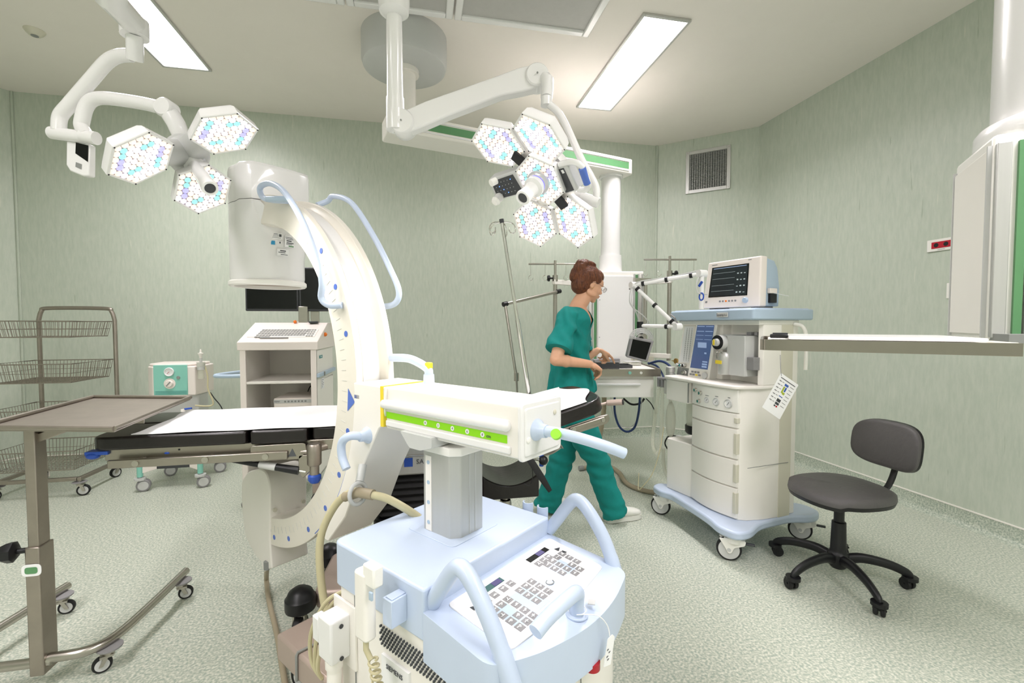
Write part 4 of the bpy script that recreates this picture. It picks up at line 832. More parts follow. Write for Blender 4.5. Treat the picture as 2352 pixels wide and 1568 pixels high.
# brake levers
def lever(base, n, pts, grn=None):
    n = Vector(n); b = Vector(base)
    m = MB(); m.lathe([(0.028, 0), (0.026, 0.006), (0.018, 0.014), (0.016, 0.03), (0.001, 0.03)], b, n, 28); m.tube(spl([b+n*0.02]+pts, 8), 0.0135, 14)
    o = ob('brake_lever', m, ['pale_blue'], CA, angle=50)
    if grn: m = MB(); m.cyl(grn[0], grn[1], 0.0125, n=20); ob('lever_cap', m, [grn[2]], o)
    return o
lever((0.338, -0.035, 0.985), (1, 0, 0), [Vector((0.385, -0.03, 0.985)), Vector((0.44, -0.005, 0.975)), Vector((0.49, 0.035, 0.955)), Vector((0.525, 0.07, 0.935))], ((0.40, -0.04, 0.982), (0.404, -0.05, 0.988), 'lime'))
lever((-0.30, -0.1, 0.885), (0, -1, 0), [Vector((-0.315, -0.155, 0.89)), Vector((-0.345, -0.165, 0.865)), Vector((-0.345, -0.165, 0.82)), Vector((-0.32, -0.165, 0.785))])
m = MB(); m.tube(spl([(-0.168, 0.05, 1.05), (-0.168, 0.05, 1.085), (-0.175, 0.05, 1.1), (-0.22, 0.05, 1.118), (-0.28, 0.05, 1.13), (-0.37, 0.05, 1.128)], 8), 0.0145, 16); tl = ob('beam_lever', m, ['pale_blue'], CA, angle=50)
m = MB(); m.bx(-0.178, -0.158, 0.04, 0.06, 1.1, 1.122); ob('lever_cap', m, ['yellow'], tl, bev=0.003)
m = MB(); m.cyl((-0.168, 0.05, 1.05), (-0.168, 0.05, 1.082), 0.019, 0.0175, n=20); ob('lever_foot', m, ['pale_blue'], CA)
# plug on the side
m = MB(); m.bx(-0.21, -0.1, -0.278, -0.27, 0.29, 0.47); ob('socket_plate', m, ['cream'], CA, bev=0.002)
m = MB(); m.bx(-0.195, -0.125, -0.335, -0.275, 0.325, 0.445); pg = ob('plug_housing', m, ['white_enamel'], CA, bev=0.006)
for z in (0.335, 0.425): ob('plug_screw', MB().cyl((-0.124, -0.305, z), (-0.122, -0.305, z), 0.006, n=12), ['dark_grey'], pg)
m = MB(); m.bx(-0.235, -0.2, -0.33, -0.3, 0.355, 0.425); ob('locking_lever', m, ['white_enamel'], pg, bev=0.004)
m = MB(); m.tube(spl([(-0.155, -0.31, 0.33), (-0.15, -0.312, 0.28), (-0.14, -0.32, 0.2), (-0.1, -0.33, 0.1)], 8), [0.024]*6+[0.02]*19, 14); ob('plug_cable', m, ['cream'], CA)
# big hose loop through a cable guide
cg = Vector((-0.36, -0.115, 0.735)); m = MB(); m.tube([Vector((-0.305, -0.135, 0.70))+Vector((0.0, 0.03*math.cos(R(a)), 0.035*math.sin(R(a)))) for a in range(0, 360, 20)], 0.007, 10, closed=True); m.tube([(-0.33, -0.1, 0.78), (-0.31, -0.125, 0.735)], 0.014, 10); ob('cable_guide', m, ['light_grey'], CA)
hp = [(-0.1, 0.02, 0.50), (-0.13, -0.0, 0.60), (-0.2, -0.08, 0.685), (-0.26, -0.125, 0.705), (-0.33, -0.14, 0.70), (-0.40, -0.16, 0.645), (-0.44, -0.19, 0.54), (-0.43, -0.2, 0.42), (-0.38, -0.205, 0.30), (-0.30, -0.2, 0.22)]
m = MB(); m.tube(spl(hp, 10), 0.0125, 14); hs = ob('supply_hose', m, ['beige_hose'], CA)
m = MB(); m.tube([(-0.245, -0.118, 0.705), (-0.30, -0.135, 0.705), (-0.36, -0.148, 0.68)], 0.0165, 16); ob('hose_sleeve', m, ['taupe_hose'], hs)
for i, (dx, dy) in enumerate(((0, 0), (0.02, 0.01), (0.035, 0.02))):
    m = MB(); m.tube(spl([(-0.2, -0.25+dy, 0.47-dx), (-0.25+dx, -0.28+dy, 0.43), (-0.3+dx, -0.30+dy, 0.33), (-0.3+dx, -0.30, 0.24), (-0.26, -0.29, 0.2)], 8), 0.006, 8); ob('thin_cable', m, ['beige_hose'], CA)
# hand switch in its holder: a thing of its own
m = MB(); m.bx(0.095, 0.13, -0.325, -0.28, 0.535, 0.60); m.bx(0.1, 0.125, -0.32, -0.28, 0.6, 0.603); ob('switch_holder', m, ['pale_blue'], CA, bev=0.004)
def LW(x, y, z): return (Matrix.Translation(Vector((0.096, 1.38, 0))) @ Matrix.Rotation(R(-50.3), 4, 'Z')) @ Vector((x, y, z))
HSW = thing('exposure_hand_switch', 'cream hand switch with coiled cord clipped to the side of the pale blue cart lid', 'hand switch', LW(0.06, -0.34, 0.5), -50.3)
def hsw(name, m, mats, bev=0.0, **k): m.v = [LW(*v) for v in m.v]; return ob(name, m, mats, k.pop('parent', HSW), bev=bev, W=True, **k)
m = MB(); m.prism(rnd([(0.035, -0.365), (0.085, -0.365), (0.085, -0.332), (0.035, -0.332)], 0.012), 'z', 0.5, 0.665); hsw('grip', m, ['cream'], 0.006)
m = MB(); m.bx(0.07, 0.115, -0.362, -0.334, 0.64, 0.69); hd_ = hsw('head', m, ['white_plastic'], 0.005)
m = MB(); m.bx(0.1, 0.112, -0.366, -0.36, 0.615, 0.635); hsw('trigger', m, ['blue_grey'], 0.002)
m = MB(); cc_ = [Vector((0.06, -0.348, 0.5)), Vector((0.06, -0.348, 0.47)), Vector((0.075, -0.345, 0.45))]
m.tube(cc_, 0.007, 10)
pts = []; n = 15
for i in range(n*12+1):
    t_ = i/(n*12); a = 2*math.pi*n*t_; c = Vector((0.075+0.07*t_, -0.34, 0.45-0.2*t_)); pts.append(c+Vector((0.011*math.cos(a), 0.011*math.sin(a), 0)))
m.tube(pts, 0.0032, 6); hsw('coiled_cord', m, ['beige_hose'])
# paper tag on the lever
TG = thing('paper_tag', 'white paper tag on a string looped round the pale blue steering lever', 'tag', LW(0.5, 0.02, 0.45), -50.3)
def tg(name, m, mats, **k): m.v = [LW(*v) for v in m.v]; return ob(name, m, mats, TG, W=True, **k)
bz = dz(0.447)
m = MB(); m.tube(spl([(0.447+0.022*math.cos(R(a)), -0.02+0.022*math.sin(R(a)), bz+0.014) for a in range(-60, 250, 30)], 4), 0.0012, 6); m.tube(spl([(0.458, -0.039, bz+0.014), (0.49, 0.0, bz+0.006), (0.507, 0.02, bz-0.02), (0.515, 0.022, bz-0.05)], 6), 0.0012, 6); tg('string', m, ['paper'])
m = MB(); m.obx((0.46, 0.03, bz+0.012), (0.008, 0.004, 0), (-0.004, 0.009, 0), (0, 0, 0.001)); tg('knot_clip', m, ['light_grey'])
m = MB(); m.oprism(rnd([(-0.014, -0.065), (0.012, -0.07), (0.016, -0.01), (0.006, 0.0), (-0.01, -0.004)], 0.003), (0.515, 0.024, bz-0.045), (0.25, 0.97, 0.05), (0.02, 0.2, 1), (0.0008, 0, 0)); tg('card', m, ['paper'])
m = MB()
for i, (a, b) in enumerate(((-.005, -.03), (0.002, -.038), (-.004, -.046), (0, -.054))): m.obx(Vector((0.5162, 0.024, bz-0.045))+Vector((0.25, 0.97, 0.05)).normalized()*a+Vector((0.02, 0.2, 1)).normalized()*b, (0.0003, 0, 0), (0, 0.0045, 0), (0, 0, 0.0012))
o = tg('print', m, ['ink']); o['kind'] = 'stuff'
# ================================================================ OPERATING TABLE
YA, YB = 1.83, 2.31; YM = (YA+YB)/2
OT = thing('operating_table', 'operating table with split black leg pads, steel side rails and black bellows column', 'operating table', (0.0, YM, 0), 0)
def W4(name, m, mats, bev=0.0, parent=OT, **k): return ob(name, m, mats, parent, bev=bev, W=True, **k)
def pad(name, poly, z0, z1, r=0.014, tilt=None, parent=OT):
    m = MB(); m.prism(poly, 'z', z0, z1); 
    if tilt: m.v = [tilt @ v for v in m.v]
    return W4(name, m, ['black_vinyl'], r, parent, seg=4) if False else ob(name, m, ['black_vinyl'], parent, bev=r, seg=4, W=True)
pad('leg_pad', rnd([(-1.135, YA), (-0.636, YA), (-0.636, YM-0.004), (-1.15, YM-0.004)], [0.05, .01, .01, .03]), 0.805, 0.852)
pad('leg_pad', rnd([(-1.15, YM+0.004), (-0.636, YM+0.004), (-0.636, YB), (-1.165, YB)], [0.03, .01, .01, .05]), 0.805, 0.852)
pad('seat_pad', rect(-0.622, -0.425, YA, YB, 0.01), 0.802, 0.853)
pad('back_pad', rect(-0.41, 0.50, YA+0.022, YB-0.005, 0.01), 0.805, 0.853)
TL = Matrix.Translation(Vector((0.5, 0, 0.853))) @ Matrix.Rotation(R(-15), 4, 'Y') @ Matrix.Translation(Vector((-0.5, 0, -0.853)))
pad('head_pad', rnd([(0.515, YA+0.0), (0.79, YA+0.01), (0.81, YM), (0.79, YB-0.01), (0.515, YB)], [.01, .1, .3, .1, .01]), 0.795, 0.855, 0.02, TL)
m = MB()
for y in (YA+0.02, YB-0.032): m.bx(-1.1, 0.5, y, y+0.012, 0.765, 0.806)
m.bx(-1.1, 0.5, YA+0.04, YB-0.04, 0.79, 0.804)
W4('frame', m, ['steel_rail'], 0.003)
# side rails with bolts
for y, s in ((YA-0.018, -1), (YB+0.006, 1)):
    m = MB(); m.bx(-1.072, -0.49, y, y+0.012, 0.745, 0.775); r1 = W4('side_rail', m, ['steel_rail'], 0.003)
    for x in (-0.985, -0.765, -0.565):
        m = MB(); m.cyl((x, y+(0 if s < 0 else 0.012), 0.76), (x, y+(-0.004 if s < 0 else 0.016), 0.76), 0.011, n=16); m.cyl((x, y, 0.76), (x, YA+0.03 if s < 0 else YB-0.03, 0.76), 0.008, n=10); W4('rail_bolt', m, ['steel'], 0, r1)
    m = MB(); m.oprism(rnd([(-0.62, 0.74), (-0.45, 0.74), (-0.425, 0.77), (-0.43, 0.80), (-0.62, 0.798)], 0.01), (0, y+0.014, 0), (1, 0, 0), (0, 0, 1), (0, 0.006, 0)); W4('hinge_plate', m, ['steel_rail'], 0.001)
m = MB(); m.oprism([(-0.49, 0.752), (-0.462, 0.752), (-0.476, 0.782)], (0, YA-0.006, 0), (1, 0, 0), (0, 0, 1), (0, 0.002, 0)); W4('warning_triangle', m, ['ink'])
for xx in (0,):
    m = MB(); m.oprism(rnd([(-0.455, 0.755), (-0.41, 0.755), (-0.405, 0.70), (-0.44, 0.665), (-0.455, 0.69)], 0.008), (0, YA-0.004, 0), (1, 0, 0), (0, 0, 1), (0, 0.012, 0)); W4('joint_lug', m, ['steel_rail'], 0.002)
# gas strut
m = MB(); a = Vector((-0.71, YA+0.02, 0.748)); b = Vector((-0.455, YA+0.0, 0.695)); m.tube([a, b], [0.008, 0.016], 14); gs_ = W4('gas_strut', m, ['black_plastic'])
m = MB(); m.tube([b, b+(b-a)*0.1], 0.005, 8); W4('strut_rod', m, ['chrome'], 0, gs_)
m = MB(); c = a.lerp(b, 0.45); d = a.lerp(b, 0.68); m.tube([c, d], [0.0128, 0.0146], 16); W4('strut_label', m, ['light_grey'], 0, gs_)
# clamp block at the joint
m = MB(); c = Vector((-0.398, YA-0.006, 0)); m.lathe([(0.001, 0.715), (0.022, 0.715), (0.026, 0.72), (0.027, 0.79), (0.022, 0.797), (0.001, 0.797)], c, n=24); m.cyl(c+Vector((0, 0, 0.715)), c+Vector((0, 0, 0.675)), 0.017, n=20); m.cyl(c+Vector((0, 0, 0.775)), c+Vector((0.05, 0.05, 0.775)), 0.014, n=14); m.cyl(c+Vector((-0.05, 0.01, 0.765)), c+Vector((0.0, 0, 0.765)), 0.009, n=10); W4('rail_clamp', m, ['steel_dull'])
m = MB(); m.lathe([(0.001, 0.645), (0.016, 0.648), (0.024, 0.66), (0.024, 0.675), (0.018, 0.68), (0.001, 0.68)], c, n=20); W4('clamp_knob', m, ['royal_blue'])
for y in (YA+0.03,):
    m = MB(); m.obx((-1.12, y, 0.795), (0.035, 0, 0), (0, 0.02, 0), (0, 0, 0.006)); m.sph((-1.135, y-0.01, 0.785), (0.022, 0.018, 0.012), 14, 8); W4('release_handle', m, ['royal_blue'], 0)
m = MB(); m.sph((-0.905, YA+0.03, 0.782), (0.018, 0.012, 0.008), 14, 8); W4('adjust_knob', m, ['royal_blue'])
m = MB(); m.cyl((-0.865, YA+0.03, 0.78), (-0.865, YA+0.03, 0.797), 0.005, n=10); m.cyl((-0.865, YA+0.03, 0.79), (-0.865, YA+0.03, 0.796), 0.011, n=10); W4('lock_pin', m, ['black_plastic'])
# head end rails, brackets, bar
def TT(x, y, z): return TL @ Vector((x, y, z))
m = MB(); m.oprism(rnd([(0.44, 0.748), (0.77, 0.748), (0.785, 0.762), (0.785, 0.785), (0.74, 0.79), (0.44, 0.785)], 0.008), (0, YA-0.004, 0), (1, 0, 0), (0, 0, 1), (0, 0.01, 0)); m.v = [TL @ v for v in m.v]; W4('head_side_plate', m, ['steel_rail'], 0.002)
m = MB(); m.oprism(rect(0.60, 0.765, 0.762, 0.785, 0.01), (0, YA-0.016, 0), (1, 0, 0), (0, 0, 1), (0, 0.01, 0)); m.v = [TL @ v for v in m.v]; hr = W4('head_rail', m, ['steel_rail'], 0.003)
for x in (0.615, 0.75): m = MB(); m.cyl((x, YA-0.016, 0.7735), (x, YA-0.021, 0.7735), 0.009, n=14); m.v = [TL @ v for v in m.v]; W4('rail_bolt', m, ['steel'], 0, hr)
m = MB(); m.bx(0.38, 0.53, YA-0.03, YA+0.02, 0.75, 0.79); m.bx(0.42, 0.5, YA-0.045, YA+0.0, 0.77, 0.8); m.bx(0.36, 0.47, YA-0.02, YA+0.03, 0.715, 0.752); W4('head_joint_block', m, ['steel_rail'], 0.006)
m = MB(); m.tube([(0.49, YA-0.02, 0.76), (0.49, YA-0.02, 0.71)], 0.007, 10); jb = W4('joint_lever', m, ['steel']); m = MB(); m.tube([(0.49, YA-0.02, 0.715), (0.49, YA-0.02, 0.66)], 0.009, 12); W4('blue_sleeve', m, ['royal_blue'], 0, jb)
e = aty(1395, 925, 1.9); e2 = aty(1430, 923, 1.86); m = MB(); m.tube([e-Vector((0.06, 0, 0.012)), e], 0.006, 10); m.tube([e, e2], 0.0135, 18); bar = W4('head_bar', m, ['taupe_metal']); m = MB(); m.tube([e2, e2+(e2-e).normalized()*0.004], 0.0125, 18); W4('bar_end', m, ['black_plastic'], 0, bar)
bl = aty(1248, 1057, 1.8); m = MB(); m.tube(spl([aty(1200, 1043, 1.8), aty(1222, 1053, 1.8), bl], 6), 0.0045, 8); lv = W4('ball_lever', m, ['chrome']); m = MB(); m.sph(bl, 0.0195, 20, 12); W4('ball_knob', m, ['black_plastic'], 0, lv)
q = [aty(1235, 1045, 1.95), aty(1265, 1040, 1.9), aty(1290, 1024, 1.88)]; m = MB(); m.tube(spl(q, 6), [0.007]*12+[0.014], 10); W4('pull_handle', m, ['steel'])
# column
m = MB(); m.prism(rect(-0.2, 0.2, YM-0.15, YM+0.15, 0.04), 'z', 0.62, 0.765); hs_ = W4('column_head', m, ['aluminium'], 0.008)
m = MB(); m.bx(-0.21, 0.21, YM-0.16, YM+0.16, 0.70, 0.708); W4('head_trim', m, ['chrome'], 0.002, hs_)
p = aty(928, 1052, YM-0.1505); p2 = aty(948, 1071, YM-0.1505); m = MB(); m.bx(p.x, p2.x, YM-0.152, YM-0.149, p2.z, p.z); W4('blue_badge', m, ['royal_blue'], 0, hs_)
txt('MAQUET', 0.008, ((p.x+p2.x)/2, YM-0.1525, p.z+0.006), (1, 0, 0), (0, 0, 1), 'ink', hs_, W=True); txt('SA', 0.028, (p2.x+0.03, YM-0.1525, (p.z+p2.z)/2), (1, 0, 0), (0, 0, 1), 'ink', hs_, W=True)
m = MB(); n = 7
rings = []
for i in range(n*2+1):
    z = 0.42+0.2*i/(n*2); k = 0.0 if i % 2 else 0.014
    rings.append([Vector((x, y, z)) for x, y in rnd([(-0.175-k, YM-0.12-k), (0.175+k, YM-0.12-k), (0.175+k, YM+0.12+k), (-0.175-k, YM+0.12+k)], 0.04)])
m.loft(rings); W4('bellows', m, ['black_rubber'], 0, angle=10)
m = MB(); m.prism(rect(-0.2, 0.2, YM-0.145, YM+0.145, 0.05), 'z', 0.40, 0.435); W4('bellows_foot', m, ['black_plastic'], 0.008)
m = MB(); m.prism(rect(-0.19, 0.19, YM-0.135, YM+0.135, 0.04), 'z', 0.17, 0.402); cb_ = W4('column_base', m, ['aluminium'], 0.006)
m = MB(); m.prism(rnd([(-0.43, YM-0.16), (0.13, YM-0.2), (0.13, YM+0.2), (-0.41, YM+0.18)], 0.04), 'z', 0.1, 0.175); bs = W4('base', m, ['taupe_metal'], 0.012)
for x, y in ((-0.475, 1.90), (-0.43, 2.25), (0.12, 1.9), (0.12, 2.24)):
    m = MB(); m.lathe([(0.001, 0.12), (0.056, 0.12), (0.058, 0.125), (0.058, 0.165), (0.052, 0.172), (0.044, 0.19), (0.026, 0.203), (0.001, 0.208)], (x, y, 0), n=32); dm = W4('wheel_cover', m, ['black_plastic'])
    caster(OT, Vector((x, y-YM, 0)), 0.05, 0.03, 80, 0.11, trail=0.01)
# white sheet lying on the pads: a thing of its own
SHT = thing('table_sheet', 'brightly lit white sheet spread over the black pads of the operating table', 'sheet', (-0.2, YM, 0.855), 0)
m = MB(); nx_, ny_ = 90, 24; rr = random.Random(3); vs = []; x1 = 0.745
def left(v): return -1.012+0.006*math.sin(v*14)-0.022*v+0.012*math.sin(math.pi*v)
for j in range(ny_+1):
    v = j/ny_
    for i in range(nx_+1):
        u_ = i/nx_; xl = left(v); x = xl+(x1-0.04*math.cos(v*7)-xl)*u_; y = YA+0.012+(YB-YA-0.016)*v
        if x > 0.58: y = YM+(y-YM)*(1-0.5*(x-0.58))
        z = 0.8595+0.0012*math.sin(x*23+y*11)+0.001*math.sin(y*40)
        if x > 0.5: z += (x-0.5)*math.tan(R(15))+0.003
        if u_ < 0.01: z -= 0.0
        vs.append((x, y, z))
fs = [(j*(nx_+1)+i, j*(nx_+1)+i+1, (j+1)*(nx_+1)+i+1, (j+1)*(nx_+1)+i) for j in range(ny_) for i in range(nx_)]
m.add(vs, fs); m.add([(a, b, c-0.002) for a, b, c in vs], [f[::-1] for f in fs]); W = nx_+1; N_ = len(vs)
edge = [i for i in range(W)]+[j*W+nx_ for j in range(1, ny_+1)]+[ny_*W+i for i in range(nx_-1, -1, -1)]+[j*W for j in range(ny_-1, 0, -1)]
base = 0; m.f += [(edge[i], edge[(i+1) % len(edge)], edge[(i+1) % len(edge)]+N_, edge[i]+N_) for i in range(len(edge))]; m.m += [0]*len(edge)
ob('cloth', m, ['sheet_white'], SHT, W=True, angle=60)
# drip stand clamped to the far rail, leaning
t = thing('drip_stand', 'tall leaning chrome drip pole with looped hooks rising behind the operating table', 'drip stand', (0.60, YB+0.03, 0.76), 0)
pb = aty(1213, 890, YB+0.04); pt = aty(1153, 512, YB+0.04); pm = pb.lerp(pt, 0.42)
pb0 = pb+(pb-pt).normalized()*0.12
m = MB(); m.tube([pb0, pm], 0.0125, 16); ob('lower_tube', m, ['chrome'], t, W=True)
m = MB(); m.tube([pm-(pt-pb)*0.01, pt], 0.0095, 16); ob('upper_tube', m, ['chrome'], t, W=True)
m = MB(); m.tube([pt, pt+(pt-pb).normalized()*0.02], 0.012, 12); hkp = ob('tip_collar', m, ['dark_grey'], t, W=True)
for a in (200, 330, 60, 140):
    d = Vector((math.cos(R(a)), math.sin(R(a)), 0)); c = pt+Vector((0, 0, 0.004)); q = [c, c+d*0.03+Vector((0, 0, -0.002)), c+d*0.06+Vector((0, 0, -0.012)), c+d*0.075+Vector((0, 0, -0.04)), c+d*0.062+Vector((0, 0, -0.062)), c+d*0.042+Vector((0, 0, -0.05)), c+d*0.04+Vector((0, 0, -0.03))]
    m = MB(); m.tube(spl(q, 5), 0.0028, 6); ob('loop_hook', m, ['chrome'], t, W=True)
m = MB(); m.obx(pb0+Vector((0, -0.005, 0.015)), (0.025, 0, 0), (0, 0.02, 0), (0, 0, 0.03)); ob('rail_clamp', m, ['steel_dull'], t, bev=0.004, W=True)
# strap hanging from the table
t = thing('body_strap', 'flat black strap hanging down from the head of the operating table', 'strap', aty(1215, 1045, 1.79), 0)
m = MB(); q = [aty(1205, 1040, 1.79), aty(1222, 1062, 1.78), aty(1245, 1098, 1.77), aty(1264, 1128, 1.77)]; m.tube(q, [0.012, 0.014, 0.014, 0.009], 8, sq=0.16, up=(0.8, 0.1, 0.5)); ob('strap', m, ['black_rubber'], t, W=True)
m = MB(); q = spl([aty(1211, 1052, 1.79), aty(1222, 1075, 1.79), aty(1223, 1100, 1.79), aty(1216, 1114, 1.79), aty(1204, 1111, 1.79)], 6); m.tube(q, 0.003, 8, sq=0.5); ob('loop', m, ['black_rubber'], t, W=True)
# black stool with saddle seat under the table
sx, sy = 0.41, 2.2
t = thing('saddle_stool', 'black vinyl stool with dished seat on a steel column, under the table head', 'stool', (sx, sy, 0), 0)
m = MB(); vs = []; nu, nv = 20, 14
for j in range(nv+1):
    for i in range(nu+1):
        a = -1+2*i/nu; b = -1+2*j/nv; z = 0.53-0.045*(1-(a*a))*(1-0.3*b*b)+0.02*a*a; vs.append((a*0.135, b*0.15, z))
fs = [(j*(nu+1)+i, j*(nu+1)+i+1, (j+1)*(nu+1)+i+1, (j+1)*(nu+1)+i) for j in range(nv) for i in range(nu)]
m.add(vs, fs); m.add([(a, b, 0.435) for a, b, c in vs], [f[::-1] for f in fs]); W = nu+1; N_ = len(vs); edge = [i for i in range(W)]+[j*W+nu for j in range(1, nv+1)]+[nv*W+i for i in range(nu-1, -1, -1)]+[j*W for j in range(nv-1, 0, -1)]
m.f += [(edge[i], edge[(i+1) % len(edge)], edge[(i+1) % len(edge)]+N_, edge[i]+N_) for i in range(len(edge))]; m.m += [0]*len(edge)
ob('seat', m, ['black_vinyl'], t, bev=0.008, seg=3, angle=50)
m = MB(); m.cyl((0, 0, 0.435), (0, 0, 0.36), 0.014, n=18); m.cyl((0, 0, 0.375), (0, 0, 0.13), 0.026, n=24); m.lathe([(0.026, 0.395-0.02), (0.03, 0.38-0.02), (0.03, 0.365-0.02)], (0, 0, 0)); ob('column', m, ['steel'], t)
for k in range(5):
    a = R(36+72*k); d = Vector((math.cos(a), math.sin(a), 0)); m = MB(); m.tube([Vector((0, 0, 0.14)), d*0.12+Vector((0, 0, 0.12)), d*0.22+Vector((0, 0, 0.085))], [0.02, 0.016, 0.013], 10); lg_ = ob('leg', m, ['steel'], t)
    caster(t, d*0.22, 0.022, 0.03, math.degrees(a)+90, 0.085, twin=True, trail=0.01)
# ================================================================ INSTRUMENT TABLE (left foreground)
MT = thing('instrument_table', 'steel overbed instrument table with flat tray top on a single post at far left', 'instrument table', (-1.29, 2.0, 0), 0)
def W5(name, m, mats, bev=0.0, parent=MT, **k): return ob(name, m, mats, parent, bev=bev, W=True, **k)
c0, c1, c2, c3 = [atz(x, y, 0.915) for x, y in ((-12, 983), (262, 984), (437, 912), (176, 920))]
c0 = Vector((c1.x-0.45, c1.y+0.11, 0.915)); c3 = c0+(c2-c1)
m = MB(); q = [c0, c1, c2, c3]; m.add([p-Vector((0, 0, 0.006)) for p in q]+[p-Vector((0, 0, 0.012)) for p in q], [(0, 1, 2, 3), (7, 6, 5, 4), (0, 4, 5, 1), (1, 5, 6, 2), (2, 6, 7, 3), (3, 7, 4, 0)]); W5('tray', m, ['steel_dull'])
for i in range(4):
    a, b = q[i], q[(i+1) % 4]; m = MB(); m.tube([a, b], 0.008, 10); W5('tray_rim', m, ['steel_dull'])
pp_ = aty(78, 1000, 1.82); px_ = aty(103, 1500, 1.82).x; PX = (pp_.x+px_)/2+0.0
m = MB(); m.bx(PX-0.016, PX+0.016, 1.795, 1.845, 0.42, 0.9); W5('inner_post', m, ['steel_dull'], 0.003)
m = MB(); m.bx(PX-0.021, PX+0.021, 1.787, 1.853, 0.055, 0.50); W5('outer_post', m, ['steel_dull'], 0.004)
m = MB(); m.obx(((PX+c2.x)/2-0.05, 1.9, 0.895), (0.2, 0.02, 0), (-0.01, 0.02, 0), (0, 0, 0.012)); m.obx((PX+0.04, 1.83, 0.875), (0.05, 0, 0.02), (0, 0.02, 0), (-0.006, 0, 0.012)); W5('tray_support', m, ['steel_dull'], 0.002)
kp_ = Vector((PX-0.055, 1.79, 0.49)); m = MB(); m.cyl(kp_, kp_+Vector((0.06, 0.01, 0)), 0.009, n=10); m.lathe([(0.001, -0.03), (0.026, -0.028), (0.034, -0.012), (0.034, 0.004), (0.022, 0.012), (0.001, 0.012)], kp_, (1, 0.2, 0), 7); W5('clamp_knob', m, ['black_plastic'])
m = MB(); p = Vector((PX, 1.785, 0.425)); m.oprism(rect(-0.028, 0.028, -0.02, 0.02, 0.015), p, (1, 0, 0), (0, 0, 1), (0, -0.002, 0)); st = W5('sticker', m, ['paper']); m = MB(); m.oprism(rect(-0.018, 0.018, -0.011, 0.011, 0.008), p+Vector((0, -0.0025, 0)), (1, 0, 0), (0, 0, 1), (0, -0.001, 0)); W5('green_print', m, ['green_strip'], 0, st)
xr, xl = -1.09, -1.56
m = MB(); q = [(xr+0.01, 2.34, 0.1), (xr, 2.1, 0.1), (xr-0.02, 1.9, 0.1), (xr-0.07, 1.825, 0.1), (xr-0.18, 1.81, 0.1), (PX, 1.81, 0.09), (xl-0.1, 1.81, 0.09)]; m.tube(spl(q, 8), 0.0165, 14); W5('base_tube', m, ['steel'])
m = MB(); m.tube([(xl+0.03, 2.31, 0.1), (xl-0.02, 1.99, 0.1), (xl-0.06, 1.62, 0.1)], 0.0165, 14); W5('base_tube', m, ['steel'])
for x, y, yw in ((xr+0.0, 2.28, 200), (xr-0.04, 1.86, 30), (xl+0.02, 2.26, 200), (xl-0.04, 1.7, 200)):
    p = Vector((x, y, 0)); m = MB(); m.lathe([(0.001, 0.078), (0.034, 0.078), (0.038, 0.081), (0.038, 0.086), (0.001, 0.088)], p+Vector((0.02, 0, 0)), n=24); W5('bumper_disc', m, ['wheel_grey'])
    caster(MT, p-Vector((-1.29-0.015, 2.0, 0)), 0.029, 0.02, yw, 0.08, mh='light_grey', trail=0.018)
# ================================================================ WIRE BASKET TROLLEY
T = thing('wire_basket_trolley', 'grey metal trolley with four wire baskets standing against the back wall at far left', 'trolley', (-2.69, 4.04, 0), 0)
xa, xb, ya, yb = -0.25, 0.25, -0.23, 0.22
m = MB(); q = [(xa-0.01, yb, 0.13), (xa-0.01, yb, 1.28), (xa+0.01, yb, 1.35), (xa+0.06, yb, 1.375), (xb-0.06, yb, 1.375), (xb-0.01, yb, 1.35), (xb+0.01, yb, 1.28), (xb+0.01, yb, 0.13)]
pts = [Vector(q[0])]+spl(q[1:-1], 6)+[Vector(q[-1])]; m.tube(pts, 0.015, 12); ob('frame', m, ['steel_dull'], T)
m = MB(); m.bx(xa-0.02, xa+0.01, ya, yb, 0.115, 0.14); m.bx(xb-0.01, xb+0.02, ya, yb, 0.115, 0.14); m.bx(xa, xb, ya, ya+0.03, 0.115, 0.14); ob('base_frame', m, ['steel_dull'], T, bev=0.003)
for i, (z0, z1) in enumerate(((1.155, 1.27), (0.83, 0.965), (0.5, 0.635), (0.2, 0.34))):
    m = MB(); r = 0.0022; k = 0.02
    def rc(z, s): return [Vector((xa-0.03+s, ya-0.02+s, z)), Vector((xb+0.0-s, ya-0.02+s, z)), Vector((xb+0.0-s, yb-0.02-s, z)), Vector((xa-0.03+s, yb-0.02-s, z))]
    m.tube(rc(z1, 0), 0.004, 8, closed=True); m.tube(rc(z0, k), 0.003, 8, closed=True); m.tube(rc((z0+z1)/2, k/2), r, 6, closed=True)
    T_, B_ = rc(z1, 0), rc(z0, k)
    for s in range(4):
        n = 22 if s % 2 == 0 else 18
        for j in range(n):
            f = j/n; m.tube([T_[s].lerp(T_[(s+1) % 4], f), B_[s].lerp(B_[(s+1) % 4], f)], r*0.8, 5)
    for j in range(1, 22): f = j/22; m.tube([B_[0].lerp(B_[1], f), B_[3].lerp(B_[2], f)], r*0.8, 5)
    for j in range(1, 8): f = j/8; m.tube([B_[0].lerp(B_[3], f), B_[1].lerp(B_[2], f)], r*0.8, 5)
    ob('wire_basket', m, ['steel_dull'], T)
for x, y, yw in ((xa, ya+0.02, 60), (xb, ya+0.02, 200), (xa, yb, 120), (xb, yb, 60)):
    caster(T, (x, y, 0), 0.04, 0.024, yw, 0.12, trail=0.02)
    if y < 0: m = MB(); m.lathe([(0.001, 0.098), (0.04, 0.098), (0.045, 0.103), (0.001, 0.106)], (x, y, 0), n=24); ob('bumper_disc', m, ['wheel_grey'], T)
